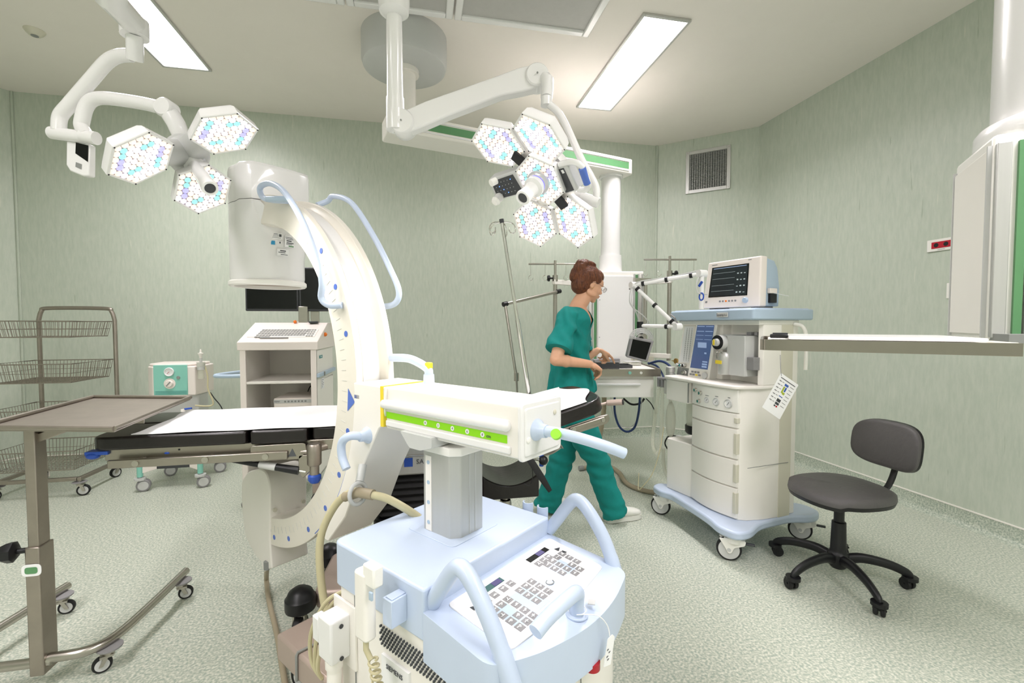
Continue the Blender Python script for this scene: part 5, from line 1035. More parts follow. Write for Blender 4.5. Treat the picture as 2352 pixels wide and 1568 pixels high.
# pale cupboard edge seen at the very left
T = thing('wall_cabinet', 'pale narrow tall cabinet edge at the left border behind the wire trolley', 'cabinet', (-3.52, 4.3, 0), 0)
m = MB(); p = atd(8, 970, 4.0)
m.bx(-0.1, 0.1, -0.12, 0.05, 0.1, 0.83); ob('body', m, ['cream'], T, bev=0.005)
m = MB(); m.bx(0.02, 0.03, -0.125, -0.118, 0.12, 0.81); m.bx(-0.04, -0.03, -0.125, -0.118, 0.12, 0.81); ob('door_joint', m, ['mid_grey'], T)
m = MB(); m.bx(-0.09, 0.09, -0.11, 0.04, 0.0, 0.1); ob('plinth', m, ['mid_grey'], T)
# ================================================================ SUCTION PUMP
T = thing('suction_pump', 'small white and turquoise suction pump on five-armed castor stand near the back wall', 'suction pump', (-1.86, 4.0, 0), 0)
z0, z1 = 0.70, 0.945
m = MB(); m.prism(rnd([(-0.2, -0.02), (-0.14, -0.08), (0.11, -0.08), (0.15, -0.08), (0.17, 0.05), (0.17, 0.2), (-0.2, 0.2)], 0.01), 'z', z0, z1-0.02); m.prism(rnd([(-0.19, -0.02), (-0.13, -0.07), (0.11, -0.07), (0.15, 0.04), (0.15, 0.19), (-0.19, 0.19)], 0.01), 'z', z1-0.02, z1); ob('housing', m, ['pink_white'], T, bev=0.008)
m = MB(); m.bx(-0.13, 0.1, -0.088, -0.078, z0+0.005, z1-0.008); fp = ob('turquoise_panel', m, ['teal_panel'], T, bev=0.003)
m = MB(); m.lathe([(0.001, 0), (0.027, 0), (0.027, 0.006), (0.03, 0.008), (0.033, 0.006), (0.033, -0.004)], (-0.02, -0.0935, z1-0.06), (0, -1, 0), 28); g_ = ob('gauge', m, ['paper'], T)
m = MB(); m.obx((-0.024, -0.1, z1-0.066), (0.008, 0, 0.008), (0, 0.0005, 0), (0.001, 0, -0.001)); ob('needle', m, ['red'], g_)
m = MB(); m.lathe([(0.001, 0.018), (0.022, 0.018), (0.026, 0.012), (0.027, 0.0), (0.04, 0.0), (0.04, -0.002)], (-0.02, -0.0905, z1-0.15), (0, -1, 0), 28); k_ = ob('regulator_knob', m, ['pink_white'], T); m = MB(); m.obx((-0.02, -0.108, z1-0.15), (0.014, 0, 0.016), (0, 0.002, 0), (-0.003, 0, 0.003)); ob('pointer', m, ['mid_grey'], k_)
ob('small_button', MB().cyl((0.04, -0.094, z1-0.105), (0.04, -0.088, z1-0.105), 0.012, n=16), ['mid_grey'], T)
for i in range(3): m = MB(); m.bx(-0.12, 0.095, -0.0895, -0.088, z0+0.014+0.01*i, z0+0.017+0.01*i); ob('panel_line', m, ['label_teal'], fp)
m = MB(); m.bx(-0.15, 0.15, -0.03, 0.14, 0.5, z0); m.bx(-0.03, 0.03, 0.02, 0.08, 0.16, 0.5); ob('stand', m, ['light_grey'], T, bev=0.01)
m = MB(); m.lathe([(0.03, 0), (0.03, -0.03), (0.022, -0.04), (0.022, -0.13), (0.001, -0.13)], (0.185, -0.06, z1+0.01), n=20); ob('filter_jar', m, ['clear_plastic'], T); 
m = MB(); m.cyl((0.185, -0.06, z1+0.005), (0.185, -0.06, z1-0.05), 0.026, n=20); m.cyl((0.185, -0.06, z1), (0.185, -0.06, z1+0.04), 0.01, n=12); ob('jar_lid', m, ['light_grey'], T)
m = MB(); m.lathe([(0.008, 0.03), (0.012, 0.06), (0.02, 0.075), (0.02, 0.08), (0.008, 0.082), (0.005, 0.11), (0.001, 0.11)], (0.185, -0.06, z1), n=16); ob('tube_connector', m, ['cream'], T)
m = MB(); m.tube(spl([(0.2, -0.05, z1-0.0), (0.225, -0.05, z1-0.1), (0.23, -0.06, z1-0.2), (0.265, -0.07, z0-0.08), (0.15, -0.09, z0-0.08)], 8), 0.006, 8); ob('suction_tube', m, ['beige_hose'], T)
m = MB(); m.tube(spl([(0.2, 0.05, z0), (0.24, 0.03, z0-0.05), (0.3, 0.0, z0-0.12), (0.36, 0.0, 0.4)], 6), 0.004, 6); ob('power_cord', m, ['black_rubber'], T)
for x in (-0.11, 0.08):
    m = MB(); m.lathe([(0.06, 0.4), (0.062, 0.55), (0.001, 0.55)], (x, -0.12, 0), n=24); ob('suction_jar', m, ['clear_plastic'], T)
    m = MB(); m.lathe([(0.07, 0.55), (0.07, 0.565), (0.03, 0.575), (0.015, 0.58), (0.015, 0.60), (0.001, 0.60)], (x, -0.12, 0), n=24); jl = ob('jar_lid', m, ['cream'], T)
    m = MB(); m.cyl((x+0.01, -0.12, 0.6), (x+0.06, -0.12, 0.606), 0.007, n=10); ob('blue_nozzle', m, ['royal_blue'], jl)
m = MB(); m.bx(-0.11, 0.12, -0.12, 0.06, 0.15, 0.19); 
for i in range(12): m.bx(-0.115+i*0.0205, -0.108+i*0.0205, -0.122, 0.06, 0.188, 0.193)
ob('foot_pedal', m, ['dark_grey'], T, bev=0.002)
for x, y, hx2, hy2 in ((-0.2, -0.16, -0.1, -0.1), (0.2, -0.15, 0.1, -0.1), (-0.19, 0.2, -0.1, 0.05), (0.17, 0.22, 0.1, 0.05)):
    m = MB(); a = Vector((hx2, hy2, 0.175)); b = Vector((x, y, 0.155)); d = (b-a).normalized(); n_ = Vector((-d.y, d.x, 0)); m.obx((a+b)/2, (b-a)/2, n_*0.012, (0, 0, 0.022)); lg = ob('leg', m, ['pink_white'], T, bev=0.003)
    m = MB(); m.cyl((x, y, 0.185), (x, y, 0.11), 0.019, n=16); ob('leg_end', m, ['teal_panel'], lg); caster(T, (x, y, 0), 0.045, 0.05, 200, 0.115, mw='wheel_grey', mh='light_grey', mf='light_grey', twin=True, trail=0.02)
# ================================================================ IMAGING WORKSTATION
T = thing('monitor_trolley', 'white trolley with open shelves, sloping keyboard top and two black monitors behind the x-ray arm', 'trolley', (-0.93, 3.3, 0), -2)
x0, x1, y0, y1 = -0.245, 0.235, 0.0, 0.5; zt = 1.13
m = MB(); m.bx(x0, x0+0.02, y0, y1, 0.19, zt); m.bx(x1-0.02, x1, y0, y1, 0.19, zt); m.bx(x0, x1, y1-0.012, y1, 0.19, zt)
for z in (0.19, 0.42, 0.865): m.bx(x0, x1, y0+0.005, y1, z-0.018 if z > 0.2 else z, z+(0.018 if z < 0.2 else 0))
cb = ob('cabinet', m, ['cream'], T, bev=0.003)
m = MB(); 
for xx in (x0, x1-0.036): m.bx(xx, xx+0.036, y0-0.004, y0+0.02, 0.19, zt)
ob('front_post', m, ['pink_white'], cb, bev=0.003)
m = MB(); m.prism([(y0-0.012, zt-0.055), (y0-0.012, zt), (0.30, zt+0.13), (y1+0.01, zt+0.13), (y1+0.01, zt-0.055)], 'x', x0-0.012, x1+0.012); tp_ = ob('sloped_top', m, ['pink_white'], T, bev=0.004)
def sl(u, v, h=0.0):   # on the slope: u across, v up the slope 0..1
    return Vector((x0+(x1-x0)*u, y0-0.012+0.312*v, zt+0.13*v+h))
nrm = Vector((0, -0.13, 0.312)).normalized()
def sbox(u, v, w, h, hh, name, mt, par): 
    m = MB(); c = sl(u, v); m.obx(c+nrm*hh/2, (w/2, 0, 0), Vector((0, 0.312, 0.13)).normalized()*h/2, nrm*hh/2); return ob(name, m, [mt], par)
kbd = sbox(0.5, 0.42, 0.43, 0.13, 0.004, 'keyboard', 'cream', tp_)
m = MB()
for r in range(5):
    for c in range(16):
        if r == 0 and 4 < c < 16: continue
        p = sl(0.17+c*0.041+0.006*r, 0.22+0.085*r); m.obx(p+nrm*0.005, (0.0075, 0, 0), Vector((0, 0.312, 0.13)).normalized()*0.0085, nrm*0.002)
for r in range(4):
    for c in range(3): p = sl(0.84+c*0.035, 0.26+0.1*r); m.obx(p+nrm*0.005, (0.006, 0, 0), Vector((0, 0.312, 0.13)).normalized()*0.008, nrm*0.002)
p = sl(0.42, 0.17); m.obx(p+nrm*0.005, (0.09, 0, 0), Vector((0, 0.312, 0.13)).normalized()*0.006, nrm*0.002)
o = ob('keys', m, ['mid_grey'], kbd); o['kind'] = 'stuff'
for (x, y, z, mm, rr_) in ((0.02, 0.29, zt+0.13, 'orange', 0.012),): ob('warning_lamp', MB().sph((x, y, z+0.006), rr_, 14, 8), [mm], T)
ob('warning_lamp', MB().sph((x1+0.016, 0.19, zt+0.045), 0.015, 14, 8), ['orange'], T)
m = MB(); m.bx(0.12, 0.18, 0.265, 0.30, zt+0.128, zt+0.14); ob('switch_pad', m, ['dark_grey'], T, bev=0.002)
m = MB(); m.bx(0.035, 0.10, 0.32, 0.37, zt+0.12, zt+0.25); m.bx(0.02, 0.17, 0.32, 0.35, zt+0.13, zt+0.135); m.obx((0.14, 0.37, zt+0.2), (0.03, 0, 0), (0, 0.01, 0), (0.0, 0, 0.07)); ob('monitor_stand', m, ['steel'], T, bev=0.006)
for k in range(2):
    xx = -0.33+0.37*k; m = MB(); m.bx(xx, xx+0.365, 0.33, 0.37, zt+0.215, zt+0.54); mo = ob('monitor', m, ['dark_grey'], T, bev=0.006)
    m = MB(); m.bx(xx+0.013, xx+0.352, 0.327, 0.332, zt+0.232, zt+0.527); ob('screen', m, ['screen_black'], mo)
m = MB(); m.tube(spl([(x0, 0.05, 0.90), (x0-0.15, 0.05, 0.90), (x0-0.17, 0.1, 0.905), (x0-0.05, 0.4, 0.905), (x0, 0.45, 0.905)], 6), 0.013, 10); ob('side_handle', m, ['blue_grey'], T)
m = MB(); m.bx(x1+0.001, x1+0.02, -0.0, 0.5, 0.885, 0.912); sr_ = ob('side_rail', m, ['blue_grey'], T, bev=0.003); m = MB(); m.bx(x1+0.018, x1+0.024, 0.12, 0.15, 0.884, 0.913); ob('rail_clip', m, ['mid_grey'], sr_)
m = MB(); m.bx(x1+0.001, x1+0.003, 0.08, 0.16, 1.01, 1.03); bd_ = ob('brand_plate', m, ['label_teal'], T); txt('SIEMENS', 0.012, (x1+0.0034, 0.12, 1.02), (0, 1, 0), (0, 0, 1), 'paper', bd_)
m = MB(); m.bx(x1+0.001, x1+0.0025, 0.12, 0.2, 0.79, 0.865); sk = ob('sticker', m, ['paper'], T); m = MB(); 
for i, w_ in enumerate((.05, .03, .055, .045, .02)): m.bx(x1+0.0025, x1+0.003, 0.13, 0.13+w_, 0.85-i*0.012, 0.853-i*0.012)
o = ob('print', m, ['ink'], sk); o['kind'] = 'stuff'
for x, y in ((x0+0.02, 0.03), (x1-0.02, 0.03), (x0+0.02, 0.46), (x1-0.02, 0.46)):
    m = MB(); m.cyl((x, y, 0.17), (x, y, 0.195), 0.028, n=18); ob('castor_cap', m, ['white_plastic'], T); m = MB(); m.cyl((x, y, 0.15), (x, y, 0.17), 0.024, n=18); m.bx(x-0.022, x+0.022, y-0.022, y+0.022, 0.085, 0.15); ob('castor_housing', m, ['taupe_metal'], T, bev=0.004); caster(T, (x, y, 0), 0.04, 0.022, 70, 0.09, trail=0.012)
TP = thing('printer', 'grey document printer on the lower open shelf of the monitor trolley', 'printer', (-0.88, 3.36, 0.42), -2)
m = MB(); m.bx(-0.11, 0.14, 0.0, 0.3, 0.02, 0.32); ob('body', m, ['pink_white'], TP, bev=0.008)
m = MB(); m.bx(-0.108, 0.138, -0.004, 0.01, 0.285, 0.31); cp_ = ob('control_strip', m, ['light_grey'], TP, bev=0.002); m = MB()
for i in range(7): m.bx(-0.04+i*0.022, -0.028+i*0.022, -0.006, -0.003, 0.292, 0.303)
o = ob('buttons', m, ['mid_grey'], cp_); o['kind'] = 'stuff'
m = MB(); m.bx(-0.07, 0.13, -0.003, 0.005, 0.235, 0.239); ob('paper_slot', m, ['dark_grey'], TP)
txt('SONY', 0.014, (-0.085, -0.005, 0.2975), (1, 0, 0), (0, 0, 1), 'ink', cp_)
T = thing('cable_bundle', 'tangle of dark cables lying behind the printer on the monitor trolley shelf', 'cable', (-0.86, 3.7, 0.42), 0)
m = MB()
for i in range(4): m.tube(spl([(-0.02+0.03*i, 0.0, 0.01), (0.0+0.04*i, 0.02, 0.25), (0.03+0.03*i, 0.0, 0.35), (0.08-0.02*i, 0.03, 0.38)], 5), 0.004, 6)
o = ob('cable_loops', m, ['black_rubber'], T)
# ================================================================ FLOOR CABLES
T = thing('taupe_floor_cable', 'taupe cable running down from the x-ray tube and along the floor at left', 'cable', (-0.75, 2.1, 0), 0)
q = [atd(614, 1296, 2.02), atz(612, 1330, 0.02), atz(618, 1380, 0.012), atz(636, 1455, 0.012), atz(650, 1540, 0.012), atz(668, 1640, 0.012)]
m = MB(); m.tube(spl(q, 8), 0.0105, 10); ob('cable', m, ['taupe_hose'], T, W=True)
m = MB(); m.cyl(q[0]-Vector((0, 0, 0.02)), q[0]+Vector((0, 0, 0.015)), 0.015, n=14); ob('cable_gland', m, ['mid_grey'], T, W=True)
T = thing('floor_hose', 'ribbed beige hose snaking over the floor behind the walking person to the anaesthesia machine', 'hose', (1.2, 3.0, 0), 0)
q = [atz(1335, 1075, 0.02), atz(1362, 1072, 0.02), atz(1400, 1072, 0.02), atz(1422, 1085, 0.02), atz(1438, 1108, 0.02), atz(1465, 1122, 0.02), atz(1498, 1130, 0.02), atz(1530, 1132, 0.02)]
m = MB(); pts = spl(q, 14); m.tube(pts, [0.0165+(0.0015 if i % 2 else 0) for i in range(len(pts))], 10); ob('hose', m, ['taupe_hose'], T, W=True)
m = MB(); m.cyl(q[0]-Vector((0.02, 0, 0)), q[0]+Vector((0.02, 0, 0)), 0.022, n=14); ob('end_collar', m, ['mid_grey'], T, W=True)
# ================================================================ ANAESTHESIA MACHINE
AO = Vector((1.86, 2.395, 0)); AR = -80.8
AM = Matrix.Translation(AO) @ Matrix.Rotation(R(AR), 4, 'Z')
A = thing('anaesthesia_machine', 'tall cream anaesthesia machine with blue-grey base and top, drawers and screen', 'anaesthesia machine', AO, AR)
# base plate
bp = rnd([(-0.40, -0.30), (-0.30, -0.31), (-0.24, -0.28), (0.03, -0.31), (0.14, -0.33), (0.22, -0.36), (0.33, -0.34), (0.34, -0.25), (0.28, -0.12), (0.27, 0.12), (0.32, 0.24), (0.29, 0.34), (0.18, 0.35), (0.12, 0.3), (-0.25, 0.3), (-0.34, 0.34), (-0.42, 0.30), (-0.38, 0.18), (-0.36, -0.15), (-0.43, -0.22)], 0.05)
m = MB(); m.prism(bp, 'z', 0.135, 0.18); ob('base_plate', m, ['pale_blue'], A, bev=0.012, seg=3)
for x, y, yw, br in ((-0.33, -0.25, -19, 0), (0.27, -0.29, -14, 1), (0.24, 0.28, -22, 1), (-0.34, 0.26, -10, 0)):
    d = Vector((math.cos(R(yw-AR)), math.sin(R(yw-AR)), 0)); d = Vector((math.cos(R(yw+60)), math.sin(R(yw+60)), 0))
    m = MB(); n_ = Vector((-d.y, d.x, 0)); p = Vector((x, y, 0)); wc = p-d*0.025+Vector((0, 0, 0.062))
    m.cyl(p+Vector((0, 0, 0.1)), p+Vector((0, 0, 0.136)), 0.036, n=24)
    for s in (-1, 1):
        m.oprism(rnd([(-0.075, 0.055), (0.055, 0.055), (0.05, 0.03), (0.0, 0.01), (-0.012, -0.02), (-0.03, -0.022), (-0.04, 0.0)], 0.008), p-d*0.0+n_*(0.02*s-0.003)+Vector((0, 0, 0.065)), d, (0, 0, 1), n_*0.006)
    m.obx(p+Vector((0, 0, 0.112)), d*0.05, n_*0.022, (0, 0, 0.01)); f_ = ob('caster', m, ['white_plastic'], A, bev=0.003)
    m = MB(); r = 0.062; m.lathe([(r*0.8, -0.014), (r*0.95, -0.012), (r, -0.006), (r, 0.006), (r*0.95, 0.012), (r*0.8, 0.014)], wc, n_, 36, 0); m.lathe([(0.001, -0.0145), (r*0.83, -0.0145), (r*0.83, 0.0145), (0.001, 0.0145)], wc, n_, 36, 1); m.cyl(wc-n_*0.024, wc+n_*0.024, 0.01, n=12, m=1)
    ob('wheel', m, ['black_rubber', 'light_grey'], f_)
    if br: m = MB(); m.obx(p+d*0.075+Vector((0, 0, 0.1)), d*0.022, n_*0.01, (0, 0, 0.005)); ob('brake_pedal', m, ['dark_grey'], f_, bev=0.003)
# lower cabinet with bowed drawers
def bow(x): t_ = (x+0.13)/0.34; return -0.205-0.028*math.sin(math.pi*min(max(t_, 0), 1))
xs = [-0.13+0.34*i/12 for i in range(13)]
front = [(x, bow(x)) for x in xs]
side = [(0.235, -0.17), (0.255, -0.08), (0.262, 0.02), (0.25, 0.12)]
m = MB(); m.prism(front+side+[(0.25, 0.17), (-0.13, 0.17)], 'z', 0.18, 0.90); cab = ob('cabinet', m, ['cream'], A, bev=0.003)
m = MB(); m.prism(rnd([(-0.335, -0.235), (-0.132, -0.215), (-0.132, 0.15), (-0.335, 0.15)], 0.01), 'z', 0.18, 0.51); ob('side_cabinet', m, ['cream'], A, bev=0.006)
m = MB(); m.prism([(0.2635, 0.03), (0.262, 0.12), (0.25, 0.13), (0.245, 0.03)], 'z', 0.18, 1.26); ob('rear_profile', m, ['cream_dark'], A); 
def drawer(za, zb, notch):
    m = MB(); fr = [(x, bow(x)-0.012) for x in xs]; bk = [(x, bow(x)+0.004) for x in xs][::-1]
    m.prism([(x, y) for x, y in fr+bk], 'z', za+0.003, zb-0.003); d_ = ob('drawer', m, ['cream'], A, bev=0.002)
    m = MB(); m.bx(0.192, 0.212, -0.225, -0.2, za+0.03, zb-0.025); ob('finger_grip', m, ['cream_dark'], d_, bev=0.002)
for a, b in ((0.185, 0.355), (0.357, 0.51), (0.512, 0.68), (0.682, 0.765)): drawer(a, b, 1)
m = MB(); m.bx(0.2635, 0.2645, -0.2, 0.1, 0.48, 0.483); ob('side_joint', m, ['mid_grey'], cab)
# gauge panel
m = MB(); m.prism([(x, bow(x)-0.014) for x in xs]+[(x, bow(x)+0.01) for x in xs][::-1], 'z', 0.768, 0.893); gp = ob('gauge_panel', m, ['white_plastic'], A, bev=0.002)
for x, z, r in ((0.018, 0.812, 0.0165), (0.085, 0.812, 0.0215), (0.158, 0.812, 0.0245)):
    y = bow(x)-0.014; n_ = Vector((0.12*(x-0.04)*5, -1, 0)).normalized(); p = Vector((x, y, z))
    m = MB(); m.lathe([(0.001, 0.001), (r*0.82, 0.001), (r*0.85, 0.005), (r, 0.005), (r*1.05, 0.0)], p, n_, 28); g_ = ob('pressure_gauge', m, ['light_grey'], gp)
    m = MB(); m.cyl(p+n_*0.0012, p+n_*0.002, r*0.8, n=24); m.obx(p+n_*0.003, Vector((r*0.3, 0, r*0.4)), n_*0.0004, Vector((0.0008, 0, -0.0006)), 1); ob('dial', m, ['paper', 'ink'], g_)
    m = MB(); m.obx(p+Vector((0, 0, r+0.009)), (0.013, 0, 0), (0, 0.0006, 0), (0, 0, 0.0015)); ob('caption', m, ['ink'], gp)
for x, z in ((-0.085, 0.855), (-0.035, 0.845), (-0.048, 0.795)):
    y = bow(x)-0.014; p = Vector((x, y, z)); m = MB(); m.lathe([(0.014, 0), (0.013, 0.006), (0.009, 0.009), (0.009, 0.02), (0.001, 0.021)], p, (0, -1, 0), 20); ob('control_knob', m, ['chrome'], gp)
# worktop
wt = rnd([(-0.345, -0.26), (-0.14, -0.255), (0.04, -0.275), (0.215, -0.25), (0.268, -0.12), (0.262, 0.17), (-0.345, 0.17)], [0.02, 0.05, 0.1, 0.03, 0.05, 0.01, 0.01])
m = MB(); m.prism(wt, 'z', 0.897, 0.918); ob('worktop', m, ['cream'], A, bev=0.007, seg=3)
# absorber box and glass canister at the left
m = MB(); m.bx(-0.335, -0.138, -0.245, -0.02, 0.762, 0.895); ab = ob('absorber_box', m, ['cream'], A, bev=0.006)
m = MB(); m.bx(-0.139, -0.134, -0.247, -0.24, 0.77, 0.89); ob('hinge', m, ['mid_grey'], ab)
cx, cy = -0.205, -0.11
m = MB(); m.lathe([(0.066, 0.60), (0.066, 0.765), (0.062, 0.765), (0.062, 0.60)], (cx, cy, 0), n=36); ob('canister', m, ['clear_plastic'], A)
m = MB(); m.lathe([(0.001, 0.555), (0.062, 0.555), (0.07, 0.565), (0.071, 0.605), (0.066, 0.61), (0.066, 0.6), (0.001, 0.6)], (cx, cy, 0), n=36); ob('canister_base', m, ['black_plastic'], A)
m = MB(); m.cyl((cx+0.05, cy-0.06, 0.58), (cx+0.055, cy-0.06, 0.67), 0.011, n=12); ob('locking_handle', m, ['black_plastic'], A)
for dx in (-0.025, 0.0, 0.028): m = MB(); m.tube([(cx+dx, cy, 0.6), (cx+dx, cy+0.005, 0.765)], 0.006, 8); ob('inner_tube', m, ['brass' if dx == 0 else 'light_grey'], A)
# upper body: recessed front with cheeks
m = MB(); m.prism(rnd([(-0.352, -0.10), (-0.02, -0.10), (0.0, -0.05), (0.215, -0.05), (0.235, -0.11), (0.262, -0.1), (0.262, 0.16), (-0.352, 0.16)], 0.006), 'z', 0.918, 1.268); ub = ob('upper_body', m, ['cream'], A, bev=0.004)
m = MB(); m.bx(-0.355, 0.264, -0.135, 0.16, 1.245, 1.272); ob('upper_lip', m, ['cream'], A, bev=0.004)
# top shelf
tp_ = rnd([(-0.375, -0.19), (0.06, -0.19), (0.18, -0.2), (0.285, -0.2), (0.285, 0.25), (-0.375, 0.25)], [0.02, 0.05, 0.05, 0.02, 0.02, 0.02])
m = MB(); m.prism(tp_, 'z', 1.272, 1.332); tpo = ob('top_shelf', m, ['blue_grey'], A, bev=0.008)
m = MB(); m.prism(rnd([(-0.36, -0.17), (0.27, -0.17), (0.27, 0.235), (-0.36, 0.235)], 0.02), 'z', 1.331, 1.336); ob('top_tray', m, ['pale_blue'], tpo, bev=0.002)
m = MB(); m.bx(0.035, 0.115, -0.2035, -0.199, 1.288, 1.315); nb = ob('name_badge', m, ['light_grey'], tpo, bev=0.001)
txt('leon', 0.026, (0.06, -0.2045, 1.301), (1, 0, 0), (0, 0, 1), 'ink', nb); txt('plus', 0.018, (0.097, -0.2045, 1.301), (1, 0, 0), (0, 0, 1), 'wheel_grey', nb)
m = MB(); m.tube(spl([(0.262, 0.12, 1.25), (0.30, 0.14, 1.235), (0.315, 0.15, 1.17), (0.315, 0.15, 1.0)], 6), 0.01, 12); ob('side_bow', m, ['white_plastic'], A)
# tilted flow panel
def fpt(x, z, h=0.0): t_ = (z-0.92)/0.34; return Vector((x, -0.135+0.03*t_-h, z))
m = MB(); m.add([fpt(-0.372, 0.905), fpt(-0.245, 0.905), fpt(-0.232, 1.255), fpt(-0.342, 1.255), (-0.372, -0.09, 0.905), (-0.245, -0.09, 0.905), (-0.232, -0.09, 1.255), (-0.342, -0.09, 1.255)], [(0, 1, 2, 3), (7, 6, 5, 4), (0, 4, 5, 1), (1, 5, 6, 2), (2, 6, 7, 3), (3, 7, 4, 0)]); fl = ob('flow_panel', m, ['cream'], A, bev=0.003)
m = MB(); m.quad(fpt(-0.352, 1.0, .001), fpt(-0.262, 1.0, .001), fpt(-0.247, 1.235, .001), fpt(-0.326, 1.235, .001)); ob('flowmeter_window', m, ['paper'], fl)
for i in range(3):
    m = MB(); x = -0.315+i*0.022; m.quad(fpt(x, 1.01, .0015), fpt(x+0.006, 1.01, .0015), fpt(x+0.014, 1.225, .0015), fpt(x+0.008, 1.225, .0015)); ft = ob('flow_tube', m, ['light_grey'], fl)
    m = MB(); 
    for j in range(14): m.obx(fpt(x+0.004+0.0006*j, 1.03+0.0135*j, .002), (0.004, 0, 0), (0, 0.0003, 0), (0, 0, 0.0008))
    o = ob('scale_marks', m, ['ink'], ft); o['kind'] = 'stuff'
m = MB(); m.quad(fpt(-0.366, 0.915, .001), fpt(-0.26, 0.915, .001), fpt(-0.256, 0.965, .001), fpt(-0.36, 0.965, .001)); ob('dark_plate', m, ['mid_grey'], fl)
for x, mm in ((-0.35, 'light_grey'), (-0.318, 'label_teal'), (-0.29, 'dark_grey')): m = MB(); p = fpt(x, 0.982); m.lathe([(0.013, 0), (0.013, 0.02), (0.01, 0.026)], p, (0, -1, 0), 16); m.cyl(p-Vector((0, 0.0265, 0)), p-Vector((0, 0.028, 0)), 0.009, n=14, m=1); ob('flow_knob', m, ['chrome', mm], fl)
m = MB(); p = fpt(-0.285, 0.938); m.lathe([(0.014, 0), (0.014, 0.008), (0.01, 0.012), (0.009, 0.03), (0.001, 0.03)], p, (0, -1, 0), 18); ob('flush_knob', m, ['chrome'], fl)
# screen unit, tilted
def spt(x, z, h=0.0): t_ = (z-0.88)/0.39; return Vector((x+0.022*t_, -0.165+0.04*t_-h, z))
m = MB(); m.add([spt(-0.242, 0.90), spt(-0.062, 0.90), spt(-0.055, 1.268), spt(-0.228, 1.268), (-0.242, -0.09, 0.92), (-0.06, -0.09, 0.92), (-0.04, -0.09, 1.262), (-0.215, -0.09, 1.262)], [(0, 1, 2, 3), (7, 6, 5, 4), (0, 4, 5, 1), (1, 5, 6, 2), (2, 6, 7, 3), (3, 7, 4, 0)]); su = ob('screen_unit', m, ['white_plastic'], A, bev=0.006)
m = MB(); m.quad(spt(-0.226, 0.975, .001), spt(-0.08, 0.975, .001), spt(-0.075, 1.243, .001), spt(-0.215, 1.243, .001)); sc = ob('touch_screen', m, ['screen_blue'], su)
rr = random.Random(5)
for z in (1.235, 1.205, 1.18, 1.155): 
    for x in (-0.205, -0.135): m = MB(); m.obx(spt(x+0.025, z, .0016), (0.03, 0, 0), (0, 0.0003, 0), (0, 0, 0.0022 if z > 1.2 else 0.0012)); ob('screen_row', m, ['screen_line'], sc)
for x, z, w_, h_ in ((-0.15, 1.115, 0.05, 0.022), (-0.11, 1.02, 0.028, 0.004), (-0.11, 1.005, 0.028, 0.005), (-0.11, 0.99, 0.028, 0.005), (-0.115, 1.072, 0.012, 0.005)): m = MB(); m.obx(spt(x, z, .0018), (w_/1.4, 0, 0), (0, 0.0003, 0), (0, 0, h_)); ob('screen_window', m, ['screen_line'], sc)
m = MB(); m.quad(spt(-0.232, 0.908, .0008), spt(-0.07, 0.908, .0008), spt(-0.07, 0.963, .0008), spt(-0.228, 0.963, .0008)); kp_ = ob('key_strip', m, ['cream'], su)
for i, (x, z) in enumerate([(-0.2, 0.952), (-0.175, 0.952), (-0.15, 0.952), (-0.212, 0.935), (-0.188, 0.935), (-0.163, 0.935), (-0.138, 0.935)]): m = MB(); m.obx(spt(x, z, .003), (0.0085, 0, 0), (0, 0.002, 0), (0, 0, 0.0055)); ob('soft_key', m, ['yellow' if i == 5 else 'wheel_grey'], kp_, bev=0.001)
m = MB(); m.lathe([(0.021, 0), (0.02, 0.01), (0.001, 0.011)], spt(-0.092, 0.938), (0, -1, 0.05), 24); ob('rotary_knob', m, ['light_grey'], su)
# vaporiser
m = MB(); m.bx(0.075, 0.20, -0.165, -0.02, 0.962, 1.185); vp = ob('vaporiser', m, ['light_grey'], A, bev=0.004)
m = MB(); m.lathe([(0.042, 0), (0.042, 0.03), (0.036, 0.04), (0.036, 0.04), (0.001, 0.042)], (0.045, -0.165, 1.145), (0, -1, 0), 32); dl = ob('vaporiser_dial', m, ['light_grey'], A)
m = MB(); m.lathe([(0.041, 0.0), (0.041, 0.004), (0.024, 0.005)], (0.045, -0.202, 1.145), (0, -1, 0), 32); ob('dial_ring', m, ['black_plastic'], dl); m = MB(); m.lathe([(0.022, 0.0), (0.02, 0.02), (0.001, 0.021)], (0.045, -0.205, 1.145), (0, -1, 0), 24); ob('dial_grip', m, ['light_grey'], dl); m = MB(); m.bx(0.035, 0.047, -0.228, -0.223, 1.13, 1.16); ob('yellow_mark', m, ['yellow'], dl)
m = MB(); m.bx(0.02, 0.11, -0.16, -0.04, 1.10, 1.19); ob('vaporiser_neck', m, ['light_grey'], A, bev=0.01)
m = MB(); m.lathe([(0.001, 0.962), (0.034, 0.962), (0.036, 0.968), (0.036, 1.06), (0.03, 1.08), (0.02, 1.09), (0.001, 1.09)], (0.06, -0.16, 0), n=28); fb = ob('filler_bottle', m, ['aluminium'], A); m = MB(); m.bx(0.028, 0.07, -0.2, -0.19, 1.022, 1.042); ob('yellow_label', m, ['yellow'], fb)
m = MB(); m.tube(spl([(0.02, -0.18, 1.05), (0.025, -0.19, 1.085), (0.055, -0.19, 1.09), (0.09, -0.17, 1.06)], 6), 0.003, 8); ob('filler_clip', m, ['chrome'], A)
for x, w_ in ((0.15, 0.03), (0.20, 0.02)): m = MB(); m.bx(x, x+w_, -0.1, -0.04, 1.187, 1.205); ob('mount_bracket', m, ['wheel_grey'], A, bev=0.002)
m = MB(); m.bx(0.2, 0.245, -0.15, -0.09, 1.0, 1.07); ob('rail_block', m, ['wheel_grey'], A, bev=0.003)
